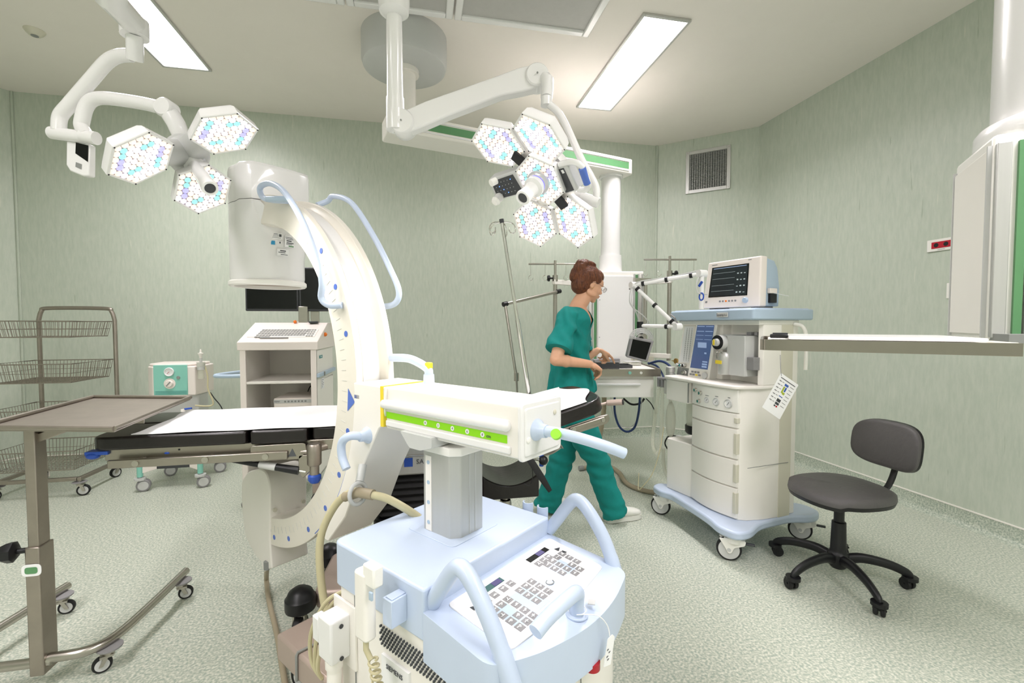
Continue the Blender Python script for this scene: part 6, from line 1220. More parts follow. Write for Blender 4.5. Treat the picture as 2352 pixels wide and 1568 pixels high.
# breathing circuit at the left side
m = MB(); m.cyl((-0.40, -0.16, 0.87), (-0.40, -0.16, 0.96), 0.028, n=24); m.cyl((-0.40, -0.16, 0.93), (-0.40, -0.16, 0.965), 0.031, n=10); m.bx(-0.44, -0.34, -0.18, -0.12, 0.78, 0.89); ob('valve_block', m, ['aluminium'], A, bev=0.003)
m = MB()
for x in (-0.50, -0.465): m.cyl((x, -0.17, 0.82), (x, -0.17, 0.875), 0.014, n=14)
m.cyl((-0.51, -0.17, 0.875), (-0.41, -0.17, 0.88), 0.012, n=12); ob('y_connector', m, ['wheel_grey'], A)
def hose(pts, r, mt, name, rib=True):
    p = spl(pts, 26); m = MB(); m.tube(p, [r*(1.0+(0.13 if (i % 2 and rib) else 0)) for i in range(len(p))], 10); return ob(name, m, [mt], A)
hose([(-0.50, -0.17, 0.83), (-0.51, -0.18, 0.7), (-0.53, -0.19, 0.5), (-0.52, -0.2, 0.40), (-0.475, -0.2, 0.36), (-0.455, -0.19, 0.42), (-0.45, -0.185, 0.6), (-0.465, -0.17, 0.83)], 0.0125, 'clear_plastic', 'breathing_hose')
m = MB(); m.sph((-0.415, -0.14, 0.6), (0.042, 0.025, 0.13), 18, 12); m.cyl((-0.42, -0.14, 0.7), (-0.42, -0.14, 0.76), 0.012, 0.01, 12); ob('breathing_bag', m, ['bag_plastic'], A)
m = MB(); m.bx(-0.43, -0.405, -0.15, -0.13, 0.755, 0.785); ob('bag_clip', m, ['royal_blue'], A, bev=0.003)
m = MB(); m.lathe([(0.001, 0.225), (0.043, 0.225), (0.045, 0.235), (0.045, 0.42), (0.035, 0.44), (0.001, 0.44)], (-0.385, -0.12, 0), n=28); jr = ob('suction_jar', m, ['clear_fluid'], A)
for z in (0.3, 0.36): m = MB(); m.lathe([(0.0455, z), (0.0465, z+0.002), (0.0455, z+0.004)], (-0.385, -0.12, 0), n=28); ob('jar_band', m, ['paper'], jr)
m = MB(); 
for i in range(6): m.bx(-0.425, -0.41, -0.155, -0.15, 0.26+0.026*i, 0.262+0.026*i)
o = ob('jar_scale', m, ['ink'], jr); o['kind'] = 'stuff'
m = MB(); m.bx(-0.40, -0.34, -0.14, -0.08, 0.43, 0.5); ob('jar_head', m, ['light_grey'], A, bev=0.004)
m = MB(); m.tube(spl([(-0.375, -0.13, 0.5), (-0.42, -0.15, 0.49), (-0.445, -0.16, 0.44), (-0.43, -0.15, 0.40)], 6), 0.005, 8); ob('black_tube', m, ['black_rubber'], A)
m = MB(); m.tube(spl([(-0.41, -0.2, 0.56), (-0.40, -0.24, 0.4), (-0.42, -0.28, 0.25), (-0.46, -0.32, 0.16), (-0.50, -0.33, 0.12), (-0.53, -0.31, 0.17), (-0.54, -0.3, 0.22)], 8), 0.003, 8); ob('clear_line', m, ['beige_hose'], A)
m = MB(); m.tube(spl([(-0.46, -0.16, 0.4), (-0.47, -0.15, 0.3), (-0.455, -0.14, 0.22), (-0.42, -0.12, 0.2)], 8), 0.012, 10); ob('drain_hose', m, ['bag_plastic'], A)
m = MB(); m.lathe([(0.001, 0), (0.018, 0), (0.02, 0.006), (0.018, 0.012), (0.001, 0.012)], (-0.41, -0.1, 1.0), (0, -1, 0), 12); m.tube([(-0.45, -0.106, 1.0), (-0.41, -0.106, 1.0)], 0.003, 6); ob('brass_valve', m, ['brass'], A)
# boom arm carrying the small screen (jointed lamp-like arm)
def AL(p): return p
B1 = AM.inverted() @ atd(1610, 700, 2.55)
post = [(B1.x, B1.y, 1.33), (B1.x, B1.y, 1.505)]
J0 = AM.inverted() @ atd(1612, 628, 2.55); Ja = AM.inverted() @ atd(1455, 655, 2.75); Jb = AM.inverted() @ atd(1556, 750, 2.6); Jc = AM.inverted() @ atd(1470, 748, 2.75)
m = MB(); m.tube([(J0.x, J0.y, 1.333), J0], 0.0135, 16); m.cyl(J0+Vector((0, 0.025, 0)), J0-Vector((0, 0.025, 0)), 0.021, n=20); arm = ob('support_arm', m, ['white_enamel'], A)
for a, b, nm in ((J0, Ja, 'upper_tube'), (Ja, Jb, 'middle_tube'), (Jb, Jc, 'lower_tube')): m = MB(); m.tube([a, b], 0.0115, 14); ob(nm, m, ['white_enamel'], arm)
for p in (Ja, Jb): m = MB(); m.cyl(p+Vector((0, 0.02, 0)), p-Vector((0, 0.02, 0)), 0.021, n=20); ob('arm_joint', m, ['white_enamel'], arm)
for a, b, k in ((J0, Ja, 0.15), (J0, Ja, 0.5), (J0, Ja, 0.85), (Ja, Jb, 0.1), (Ja, Jb, 0.5), (Ja, Jb, 0.88), (Jb, Jc, 0.28)):
    p = a.lerp(b, k); d = (b-a).normalized(); m = MB(); m.cyl(p-d*0.008, p+d*0.008, 0.0155, n=14); ob('cable_strap', m, ['black_plastic'], arm)
m = MB(); m.tube([Jb+Vector((0, 0, 0.02)), Jb+Vector((-0.0, -0.02, 0.05)), Jb+Vector((-0.035, -0.02, 0.07))], 0.005, 8); ob('lock_lever', m, ['wheel_grey'], arm)
m = MB(); m.tube([Ja, Ja+Vector((-0.04, -0.0, -0.02))], 0.005, 8); ob('lock_lever', m, ['wheel_grey'], arm)
m = MB(); m.tube([Jc+Vector((0, 0, 0.025)), Jc-Vector((0, 0, 0.05))], 0.019, 14); ob('end_grip', m, ['black_plastic'], arm)
m = MB()
inv = AM.inverted(); D_ = lambda x, y, d: inv @ atd(x, y, d)
m.tube(spl([J0+Vector((0, 0, 0.02)), J0.lerp(Ja, 0.5)+Vector((0, 0, 0.012)), Ja+Vector((0.02, 0, 0.01)), D_(1446, 690, 2.72), D_(1460, 715, 2.72), D_(1467, 735, 2.75)], 8), 0.004, 6)
m.tube(spl([Ja+Vector((0.015, -0.01, 0.0)), D_(1452, 700, 2.7), D_(1478, 725, 2.72), D_(1490, 740, 2.78), D_(1484, 744, 2.8)], 8), 0.003, 6)
m.tube(spl([J0+Vector((0, -0.01, 0)), D_(1600, 650, 2.53), D_(1603, 672, 2.53), D_(1625, 676, 2.5)], 6), 0.003, 6); ob('monitor_leads', m, ['light_grey'], arm)
m = MB(); m.obx(D_(1609, 652, 2.52), (0.012, 0, 0.012), (0, 0.004, 0), (-0.004, 0, 0.004)); ob('blue_clip', m, ['royal_blue'], arm)
c = D_(1611, 681, 2.52); m = MB(); m.tube([c+Vector((0.016*math.cos(R(a)), 0, 0.02*math.sin(R(a)))) for a in range(0, 360, 24)], 0.004, 8, closed=True); ob('blue_lead_loop', m, ['royal_blue'], arm)
# small black screen hung on the arm: its own thing
g = thing('small_display', 'small grey tilted display with black screen hanging from the jointed white arm', 'display', atd(1470, 800, 2.7), 0)
q = [atd(x, y, d) for x, y, d in ((1450, 773, 2.72), (1502, 783, 2.66), (1487, 832, 2.66), (1439, 820, 2.72))]
back = Vector((0.25, 0.95, 0.1)).normalized()*0.05
m = MB(); m.add(q+[p+back for p in q], [(0, 1, 2, 3), (7, 6, 5, 4), (0, 4, 5, 1), (1, 5, 6, 2), (2, 6, 7, 3), (3, 7, 4, 0)]); b_ = ob('case', m, ['wheel_grey'], g, bev=0.004, W=True)
c = (q[0]+q[1]+q[2]+q[3])/4; nn = (q[1]-q[0]).cross(q[3]-q[0]).normalized(); nn = nn if nn.dot(FW) < 0 else -nn
m = MB(); m.add([c+(p-c)*0.8+nn*0.0015 for p in q], [(0, 1, 2, 3)]); ob('screen', m, ['screen_black'], g, W=True)
top = (q[0]+q[1])/2+back*0.5
for i in range(5):
    m = MB(); r = 0.034+0.006*i; m.tube([top+RT*(r*1.2*math.cos(R(a)))+Vector((0, 0, 0.0+r*math.sin(R(a))))+back*(0.1*i-0.2) for a in range(-8, 189, 12)], 0.0028, 6); ob('coiled_lead', m, ['light_grey'], g, W=True)
m = MB(); m.tube([top, atd(1471, 776, 2.745)], 0.012, 10); ob('hanger', m, ['black_plastic'], g, W=True)
# patient monitor on top
g = thing('patient_monitor', 'boxy pinkish-white patient monitor with dark trace screen on top of the anaesthesia machine', 'monitor', AM @ Vector((0.02, 0.0, 1.3372)), AR+6)
GM = Matrix.Translation(AM @ Vector((0.02, 0.0, 1.3372))) @ Matrix.Rotation(R(AR+6), 4, 'Z')
w_, h_, d_ = 0.19, 0.285, 0.05
m = MB(); m.add([(-w_, -0.11, 0.008), (w_, -0.11, 0.008), (w_-0.005, -0.095, h_), (-w_+0.03, -0.095, h_), (-w_, -0.05, 0.008), (w_, -0.05, 0.008), (w_-0.005, -0.04, h_), (-w_+0.03, -0.04, h_)], [(0, 1, 2, 3), (7, 6, 5, 4), (0, 4, 5, 1), (1, 5, 6, 2), (2, 6, 7, 3), (3, 7, 4, 0)]); cs = ob('bezel', m, ['pink_white'], g, bev=0.008, seg=3)
m = MB(); m.prism([(-0.04, 0.012), (-0.04, h_-0.006), (0.03, h_-0.02), (0.06, h_-0.06), (0.08, 0.12), (0.075, 0.012)], 'x', -w_+0.03, w_-0.012); ob('rear_case', m, ['blue_grey'], g, bev=0.006).data.materials[0] = M['label_teal'] if False else M['blue_grey']
def mp(u, v, h=0.001): x = -w_+0.03*v*1.0+(2*w_-0.03*v-0.005*v)*u; return Vector((x, -0.11+0.015*v-h, 0.008+(h_-0.008)*v))
def mq(u0, u1, v0, v1, name, mt, par, h=0.001): m = MB(); m.quad(mp(u0, v0, h), mp(u1, v0, h), mp(u1, v1, h), mp(u0, v1, h)); return ob(name, m, [mt], par)
so = mq(0.1, 0.8, 0.235, 0.88, 'screen', 'screen_black', g); si = mq(0.12, 0.78, 0.255, 0.865, 'screen_picture', 'screen_dim', so, 0.0014)
for v in (0.74, 0.62, 0.48, 0.36): mq(0.14, 0.56, v, v+0.004, 'trace_line', 'trace', si, 0.002)
rr = random.Random(2)
for i in range(12): u_ = 0.6+0.06*(i % 3); v = 0.3+0.13*(i//3); mq(u_, u_+0.03, v, v+rr.uniform(0.012, 0.03), 'reading', 'trace', si, 0.002)
mq(0.14, 0.76, 0.84, 0.852, 'status_bar', 'screen_line', si, 0.002)
for i in range(6): p = mp(0.33+0.055*i, 0.14, 0); m = MB(); m.lathe([(0.0058, 0), (0.0052, 0.003), (0.001, 0.003)], p, (0, -1, 0.05), 14); ob('button', m, ['orange' if i == 2 else 'wheel_grey'], g)
m = MB(); m.lathe([(0.016, 0), (0.015, 0.012), (0.012, 0.015), (0.001, 0.015)], mp(0.78, 0.14, 0), (0, -1, 0.05), 24); ob('rotary_knob', m, ['label_teal'], g).data.materials[0] = M['blue_grey']
mq(0.05, 0.09, 0.12, 0.16, 'corner_mark', 'wheel_grey', g); mq(0.09, 0.2, 0.925, 0.94, 'brand_print', 'wheel_grey', g); mq(0.78, 0.84, 0.94, 0.955, 'model_print', 'wheel_grey', g)
m = MB(); m.bx(w_-0.013, w_+0.004, -0.02, 0.035, 0.03, 0.08); ob('module_slot', m, ['black_plastic'], g, bev=0.003); m = MB(); m.bx(w_-0.012, w_+0.008, -0.03, 0.03, 0.082, 0.11); ob('side_module', m, ['pink_white'], g, bev=0.003)
m = MB(); m.obx((w_+0.03, 0.03, 0.075), (0.03, 0.02, -0.01), (-0.005, 0.008, 0), (0, 0, 0.001)); ob('paper_strip', m, ['paper'], g)
for x in (-0.14, 0.14): m = MB(); m.bx(x-0.02, x+0.02, -0.08, 0.05, 0.0, 0.012); ob('foot', m, ['mid_grey'], g)
# laminated card hanging at the right side
cq = [atd(x, y, 2.28) for x, y in ((1794, 856), (1834, 884), (1792, 962), (1751, 935))]
g = thing('instruction_card', 'tilted laminated instruction card with coloured diagram hanging by a cord beside the machine', 'card', (cq[0]+cq[2])/2, 0)
u = (cq[1]-cq[0]); v = (cq[3]-cq[0]); nn = u.cross(v).normalized(); nn = nn if nn.dot(FW) < 0 else -nn
def cpt(a, b, h=0): return cq[0]+u*a+v*b+nn*h
m = MB(); m.add([cpt(0, 0), cpt(1, 0), cpt(1, 1), cpt(0, 1)]+[cpt(0, 0, -.0015), cpt(1, 0, -.0015), cpt(1, 1, -.0015), cpt(0, 1, -.0015)], [(0, 1, 2, 3), (7, 6, 5, 4), (0, 4, 5, 1), (1, 5, 6, 2), (2, 6, 7, 3), (3, 7, 4, 0)]); cd_ = ob('card', m, ['paper'], g, W=True)
def cr_(a0, a1, b0, b1, mt, name='printed_block'): m = MB(); m.quad(cpt(a0, b0, .0006), cpt(a1, b0, .0006), cpt(a1, b1, .0006), cpt(a0, b1, .0006)); return ob(name, m, [mt], cd_, W=True)
cr_(0.1, 0.9, 0.08, 0.1, 'ink', 'title_line'); cr_(0.42, 0.62, 0.16, 0.22, 'ink_blue'); cr_(0.42, 0.5, 0.24, 0.42, 'ink_green'); cr_(0.52, 0.6, 0.24, 0.36, 'ink_blue'); cr_(0.5, 0.62, 0.38, 0.44, 'ink_green')
cr_(0.42, 0.62, 0.5, 0.52, 'ink_blue'); cr_(0.42, 0.62, 0.58, 0.66, 'dark_grey'); cr_(0.42, 0.62, 0.68, 0.74, 'dark_grey'); cr_(0.42, 0.5, 0.76, 0.8, 'dark_grey'); cr_(0.52, 0.6, 0.76, 0.8, 'red')
for i in range(7): cr_(0.1, 0.22, 0.16+0.09*i, 0.185+0.09*i, 'wheel_grey', 'text_line'); cr_(0.26, 0.36, 0.16+0.09*i, 0.175+0.09*i, 'wheel_grey', 'text_line'); cr_(0.7, 0.9, 0.16+0.09*i, 0.175+0.09*i, 'wheel_grey', 'text_line')
tpp = cpt(0.08, 0.06); m = MB(); m.tube([tpp, atd(1793, 845, 2.28), atd(1792, 815, 2.3)], 0.0015, 6); ob('cord', m, ['wheel_grey'], g, W=True)
# blue hoses of the gas supply
T = thing('gas_hoses', 'dark blue gas hoses looping under and behind the pendant shelf', 'hose', (1.45, 3.4, 0.4), 0)
for q, r, mt, nm in (([(1412, 905, 3.5), (1412, 945, 3.5), (1422, 978, 3.5), (1440, 991, 3.5), (1458, 980, 3.5), (1467, 945, 3.5), (1470, 905, 3.5)], 0.0085, 'blue_hose', 'blue_hose'),
                     ([(1490, 835, 3.7), (1515, 829, 3.6), (1536, 838, 3.5), (1548, 860, 3.4), (1552, 880, 3.4)], 0.0095, 'blue_hose', 'blue_hose'), ([(1488, 833, 3.75), (1508, 840, 3.7), (1520, 856, 3.6), (1528, 878, 3.5)], 0.008, 'blue_hose', 'blue_hose'),
                     ([(1432, 915, 3.6), (1450, 928, 3.6), (1470, 926, 3.6), (1480, 915, 3.6)], 0.008, 'black_rubber', 'black_cable'), ([(1402, 905, 3.55), (1408, 950, 3.55), (1430, 978, 3.55), (1455, 976, 3.55), (1472, 940, 3.55), (1474, 905, 3.55)], 0.003, 'light_grey', 'grey_lead'),
                     ([(1484, 915, 3.5), (1494, 925, 3.5), (1500, 935, 3.5), (1508, 950, 3.5)], 0.004, 'black_rubber', 'black_cable'), ([(1388, 905, 3.6), (1386, 950, 3.6), (1378, 1000, 3.6), (1372, 1040, 3.6), (1366, 1068, 3.45)], 0.018, 'taupe_hose', 'corrugated_hose')):
    P_ = spl([atd(*p) for p in q], 12); m = MB(); m.tube(P_, [r*(1.12 if (i % 2 and r > 0.015) else 1) for i in range(len(P_))], 10); ob(nm, m, [mt], T, W=True)
# ================================================================ SWIVEL CHAIR
cx, cy = 2.0, 1.83; T = thing('swivel_chair', 'grey upholstered swivel chair with small backrest on black five-star base by the right wall', 'chair', (cx, cy, 0), 0)
cast = [(1.889, 2.045), (1.70, 1.79), (1.90, 1.545), (2.235, 1.66), (2.23, 2.02)]
m = MB(); m.lathe([(0.001, 0.06), (0.03, 0.06), (0.042, 0.075), (0.045, 0.13), (0.036, 0.14), (0.034, 0.15), (0.03, 0.285), (0.024, 0.288), (0.001, 0.288)], n=32); m.cyl((0, 0, 0.28), (0, 0, 0.365), 0.022, n=24); ob('column', m, ['black_plastic'], T)
m = MB(); m.cyl((0, 0, 0.365), (0, 0, 0.40), 0.012, n=18); ob('gas_lift', m, ['chrome'], T)
for i in range(5):
    a = R([115, 187, 253, 330, 40][i]); d = Vector((math.cos(a), math.sin(a), 0)); L = 0.29
    m = MB(); q = [d*0.03+Vector((0, 0, 0.105)), d*0.1+Vector((0, 0, 0.12)), d*0.2+Vector((0, 0, 0.108)), d*0.27+Vector((0, 0, 0.082)), d*L+Vector((0, 0, 0.06))]; P_ = spl(q, 5); m.tube(P_, [0.026-0.009*(k/len(P_)) for k in range(len(P_))], 12, sq=0.72, up=(0, 0, 1)); ob('base_leg', m, ['black_plastic'], T, angle=60)
    caster(T, d*L, 0.026, 0.042, math.degrees(a)+(35, 80, -40, -60, 30)[i], 0.07, mh='black_plastic', mf='black_plastic', twin=True, trail=0.012)
fa = R(180); fx = Vector((math.cos(fa), math.sin(fa), 0)); fy = Vector((-fx.y, fx.x, 0))   # fx = the way the chair faces
def seatp(k, z, off=0.0):
    o_ = []
    for i in range(40):
        a = 2*math.pi*i/40; rx = 0.208; ry = 0.2; e = 2.5; c, s = math.cos(a), math.sin(a)
        o_.append(fx*(abs(c)**(2/e)*(1 if c > 0 else -1)*rx*k+0.0)+fy*(abs(s)**(2/e)*(1 if s > 0 else -1)*ry*k)+Vector((0, 0, z+(-0.012 if c > 0.6 else 0)*k)))
    return o_
m = MB(); m.loft([seatp(0.86, 0.405), seatp(0.96, 0.412), seatp(0.99, 0.43)]); ob('seat_pan', m, ['black_plastic'], T)
m = MB(); m.loft([seatp(0.97, 0.422), seatp(1.0, 0.438), seatp(0.985, 0.458), seatp(0.9, 0.468), seatp(0.6, 0.472), seatp(0.2, 0.47)]); ob('seat', m, ['grey_vinyl'], T, angle=70)
bc = aty(2057, 1036, 0.0) if False else (-fx*0.235)
BT = Vector((0, 0, 0.65))-fx*0.3
u_ = fy; v_ = Vector((0, 0, 1))-fx*0.12
def backp(k, h):
    o_ = []
    for i in range(44):
        a = 2*math.pi*i/44; c, s = math.cos(a), math.sin(a); e = 3.2; x = abs(c)**(2/e)*(1 if c > 0 else -1)*0.172*k; z = abs(s)**(2/e)*(1 if s > 0 else -1)*0.115*k
        o_.append(BT+u_*x+v_*z+fx*(h+1.4*x*x-0.0))
    return o_
m = MB(); m.loft([backp(0.85, 0.026), backp(0.96, 0.02), backp(1.0, 0.008), backp(0.98, -0.002)]); ob('backrest', m, ['grey_vinyl'], T, angle=70)
m = MB(); m.loft([backp(0.99, 0.004), backp(1.01, -0.008), backp(0.9, -0.018)]); ob('back_shell', m, ['black_plastic'], T, angle=70)
m = MB(); P_ = spl([BT-fx*0.022+Vector((0, 0, 0.03)), BT-fx*0.028+Vector((0, 0, -0.12)), -fx*0.25+Vector((0, 0, 0.41)), -fx*0.05+Vector((0, 0, 0.395))], 6); m.tube(P_, 0.017, 8, sq=0.5, up=fy); ob('back_bar', m, ['black_plastic'], T)
m = MB(); m.obx((0, 0, 0.398), fx*0.09, fy*0.07, (0, 0, 0.012)); m.obx(Vector((0, 0, 0.392))-fx*0.0+fy*0.06, fx*0.02, fy*0.03, (0, 0, 0.01)); ob('mechanism', m, ['black_plastic'], T, bev=0.004)
# ================================================================ PERSON IN SCRUBS
from mathutils import noise
def ZP(y, D=2.9): return EYE.z-(y-744)/FPX*D
NP = thing('person', 'person with brown pinned-up hair in teal scrubs and white shoes, stepping towards the pendant shelf', 'person', (1.0, 2.76, 0), 0)
tf = Vector((RT.x, RT.y, 0)).normalized(); fh = Vector((FW.x, FW.y, 0)).normalized()
tF = (tf*math.cos(R(-16))+fh*math.sin(R(-16))).normalized(); tS = Vector((tF.y, -tF.x, 0))   # forward; her right-hand side (towards the camera)
def capsule(m, a, b, r0, r1, n=14):
    m.cyl(a, b, r0, r1, n); m.sph(a, r0, n, 8); m.sph(b, r1, n, 8)
def ering(c, f, s, F=None, Sd=None, n=36, e=2.3, up=None):
    F = F or tF; Sd = Sd or tS; o = []
    for i in range(n):
        a = 2*math.pi*i/n; co, si = math.cos(a), math.sin(a)
        o.append(Vector(c)+F*(abs(co)**(2/e)*(1 if co > 0 else -1)*f)+Sd*(abs(si)**(2/e)*(1 if si > 0 else -1)*s))
    return o
Yc = 2.74
def C(x, y, Y=Yc): return aty(x, y, Y)
neck = C(1326, 706); head = C(1351, 652); chest = C(1311, 775); waist = C(1313, 850); pel = C(1316, 915)
shR = neck+tS*0.16+Vector((0, 0, -0.055))-tF*0.035; shL = neck-tS*0.155+Vector((0, 0, -0.055))-tF*0.01
elR = aty(1277, 826, 2.50); wrR = aty(1354, 836, 2.53)
elL = aty(1338, 826, 2.93); wrL = aty(1372, 805, 2.90)
hipR = pel+tS*0.08+Vector((0, 0, -0.03)); hipL = pel-tS*0.08+Vector((0, 0, -0.03))
knR = aty(1373, 1058, 2.68); anR = aty(1411, 1176, 2.66); knL = aty(1291, 1052, 2.84); anL = aty(1256, 1160, 2.88)
# ---- hands
def hand(m, wr, fwd, pn, side, curls, L=0.175, spread=0.0, thumb=(0.5, 0.6)):
    """fwd along the palm, pn = normal of the back of the hand, side = towards the thumb"""
    fwd = fwd.normalized(); side = (side-fwd*side.dot(fwd)).normalized(); p0 = fwd.cross(side).normalized()
    if p0.dot(pn) < 0: p0 = -p0
    k = L/0.175
    for i in range(4):
        o_ = (0.0285-0.019*i)*k; b = wr+fwd*0.006*k+side*o_*0.7; t_ = wr+fwd*(0.080-0.005*abs(i-1))*k+side*o_; capsule(m, b, t_, 0.0145*k, 0.0112*k, 12)
        d = (fwd+side*(spread*(1.5-i)*0.08)).normalized(); pn_ = p0; p = t_; ln = (0.042, 0.047, 0.043, 0.034)[i]*k; r = (0.0096, 0.0098, 0.0094, 0.0084)[i]*k
        for j, q in enumerate((1.0, 0.66, 0.5)):
            ang = R(curls[i][j]); d, pn_ = (d*math.cos(ang)-pn_*math.sin(ang)).normalized(), (pn_*math.cos(ang)+d*math.sin(ang)).normalized()
            q2 = p+d*ln*q; capsule(m, p, q2, r, r*0.93, 12); p = q2; r *= 0.93
    m.sph(wr+fwd*0.045*k, (0.03*k, 0.03*k, 0.03*k), 12, 8, 0, Matrix((fwd*1.3, side, p0*0.5)).transposed())
    b = wr+fwd*0.018*k+side*0.022*k; d = (fwd*thumb[0]+side*thumb[1]-p0*0.45).normalized(); t1 = b+d*0.044*k; d2 = (d+fwd*0.5-p0*0.1).normalized(); t2 = t1+d2*0.032*k; t3 = t2+(d2+fwd*0.2-side*0.3).normalized()*0.025*k
    capsule(m, b, t1, 0.0145*k, 0.0118*k, 12); capsule(m, t1, t2, 0.0112*k, 0.0102*k, 12); capsule(m, t2, t3, 0.0102*k, 0.0088*k, 12)
m = MB()
# torso, neck, arms, legs as one solid
m.loft([ering(neck+Vector((0, 0, -0.0)), 0.055, 0.075), ering(neck+Vector((0, 0, -0.045)), 0.08, 0.145), ering(neck+Vector((0, 0, -0.085)), 0.092, 0.162), ering(chest+Vector((0, 0, 0.03)), 0.103, 0.16), ering(chest, 0.107, 0.158), ering(waist, 0.09, 0.13), ering(pel, 0.105, 0.155), ering(pel-Vector((0, 0, 0.07)), 0.09, 0.15)])
hf = (tF*0.93+fh*0.1).normalized(); 
m.tube([neck-tF*0.012-Vector((0, 0, 0.05)), neck+tF*0.008+Vector((0, 0, 0.015)), head-tF*0.012-Vector((0, 0, 0.055)), head-tF*0.0], [0.062, 0.052, 0.049, 0.052], 20)
for a, b, r0, r1 in ((shR, elR, 0.046, 0.036), (elR, wrR, 0.037, 0.024), (shL, elL, 0.046, 0.036), (elL, wrL, 0.036, 0.023), (hipR, knR, 0.078, 0.052), (knR, anR, 0.05, 0.034), (hipL, knL, 0.078, 0.052), (knL, anL, 0.05, 0.034)): capsule(m, a, b, r0, r1, 18)
mid = elR.lerp(wrR, 0.3); m.sph(mid, (0.04, 0.036, 0.037), 14, 10)
hand(m, wrR+(wrR-elR).normalized()*0.01, aty(1390, 852, 2.60)-wrR, Vector((0, -0.6, 1)), Vector((0.1, 0.8, 0.2)), [(30, 34, 24), (36, 40, 28), (42, 44, 30), (48, 48, 32)], 0.17, 0.4, (0.8, 0.35))
hand(m, wrL+(wrL-elL).normalized()*0.012, aty(1396, 818, 2.93)-wrL, Vector((0.2, -0.6, 1)), Vector((0.2, -0.9, -0.1)), [(14, 14, 10), (58, 62, 40), (66, 66, 44), (70, 66, 44)], 0.165, 0.1, (0.85, 0.1))
# head: f forward, s towards camera, u up; looking down
pf = R(-20); hF0 = (tf*math.cos(R(20))+fh*math.sin(R(20))); hS = Vector((hF0.y, -hF0.x, 0)); hF = hF0*math.cos(pf)+Vector((0, 0, 1))*math.sin(pf); hU = hS.cross(hF)
if hU.z < 0: hU = -hU
HM = Matrix((hF, hS, hU)).transposed()
HSC = 0.97
def HP(f, s, u): return head+(hF*f+hS*s+hU*u)*HSC
def hs(m, f, s, u, r, nu=20, nv=14): m.sph(HP(f, s, u), tuple(x*HSC for x in r), nu, nv, 0, HM)
hs(m, -0.005, 0, 0.022, (0.098, 0.077, 0.092)); hs(m, 0.028, 0, -0.02, (0.066, 0.064, 0.078)); hs(m, 0.04, 0, -0.055, (0.052, 0.052, 0.045)); hs(m, 0.07, 0, -0.088, (0.018, 0.022, 0.016)); hs(m, 0.072, 0, 0.03, (0.024, 0.05, 0.03))
for s in (-1, 1):
    hs(m, 0.062, 0.036*s, -0.022, (0.026, 0.02, 0.026)); hs(m, 0.083, 0.026*s, 0.017, (0.012, 0.022, 0.008)); hs(m, 0.02, 0.05*s, -0.06, (0.04, 0.012, 0.02))
    hs(m, -0.004, 0.071*s, -0.008, (0.017, 0.007, 0.030), 14, 10); hs(m, -0.001, 0.075*s, 0.004, (0.014, 0.005, 0.016), 12, 8); hs(m, -0.0, 0.07*s, -0.03, (0.009, 0.006, 0.01), 12, 8)
m.tube([HP(0.088, 0, 0.016), HP(0.1, 0, -0.008), HP(0.109, 0, -0.022)], [0.007, 0.0085, 0.009], 12); hs(m, 0.108, 0, -0.0235, (0.0105, 0.0105, 0.0085), 12, 8); hs(m, 0.1, 0.01, -0.031, (0.01, 0.007, 0.007), 10, 8); hs(m, 0.1, -0.01, -0.031, (0.01, 0.007, 0.007), 10, 8)
hs(m, 0.088, 0, -0.05, (0.014, 0.024, 0.007), 14, 8); hs(m, 0.087, 0, -0.061, (0.013, 0.02, 0.007), 14, 8)
body = ob_me('body', blob(m, 0.0042, 4), 'skin', NP, W=True)
for s in (-1, 1):
    m = MB(); hs(m, 0.079, 0.03*s, 0.001, (0.0105, 0.0125, 0.0085), 16, 10); e = ob('eye', m, ['eye_white'], NP, W=True, angle=0 or 60); m = MB(); hs(m, 0.0872, 0.031*s, -0.001, (0.003, 0.005, 0.005), 12, 8); ob('iris', m, ['eye_dark'], e, W=True)
    m = MB(); m.tube([HP(0.086, 0.012*s, 0.024), HP(0.09, 0.03*s, 0.0295), HP(0.078, 0.05*s, 0.024)], [0.0022, 0.003, 0.0016], 8); ob('eyebrow', m, ['eye_dark'], NP, W=True)
m = MB(); hs(m, 0.099, 0, -0.051, (0.0048, 0.02, 0.0042), 14, 8); hs(m, 0.097, 0, -0.0595, (0.0048, 0.017, 0.0045), 14, 8); ob('lips', m, ['lips'], NP, W=True)
# hair: cap, twist and bun
m = MB(); hs(m, -0.024, 0, 0.03, (0.098, 0.084, 0.096), 28, 18); hs(m, 0.026, 0, 0.062, (0.062, 0.066, 0.052), 24, 14); hs(m, -0.05, 0, -0.02, (0.064, 0.07, 0.07)); hs(m, -0.055, 0, -0.05, (0.034, 0.045, 0.036))
hs(m, 0.012, 0.066, 0.035, (0.04, 0.014, 0.035)); hs(m, 0.012, -0.066, 0.035, (0.04, 0.014, 0.035)); hs(m, 0.004, 0.072, 0.005, (0.008, 0.005, 0.03)); 
hs(m, -0.10, 0.012, 0.07, (0.042, 0.04, 0.05)); hs(m, -0.115, 0.0, 0.025, (0.03, 0.034, 0.055)); hs(m, -0.065, 0.01, 0.115, (0.05, 0.036, 0.026)); hs(m, -0.035, 0.03, 0.122, (0.034, 0.02, 0.016)); hs(m, -0.118, 0.02, 0.095, (0.022, 0.022, 0.026)); hs(m, -0.085, 0.035, 0.08, (0.03, 0.022, 0.045))
me = blob(m, 0.004, 3); NR = [v.normal.copy() for v in me.vertices]
for v in me.vertices:
    q = v.co-head; f_, s_, u_ = q.dot(hF), q.dot(hS), q.dot(hU); a = math.atan2(u_-0.02, f_+0.09); r_ = math.hypot(u_-0.02, f_+0.09)
    w_ = noise.noise(Vector((r_*95, a*3.0, s_*70)))*0.0012+noise.noise(Vector((r_*30, a*0.9, s_*22)))*0.0022; v.co += NR[v.index]*w_
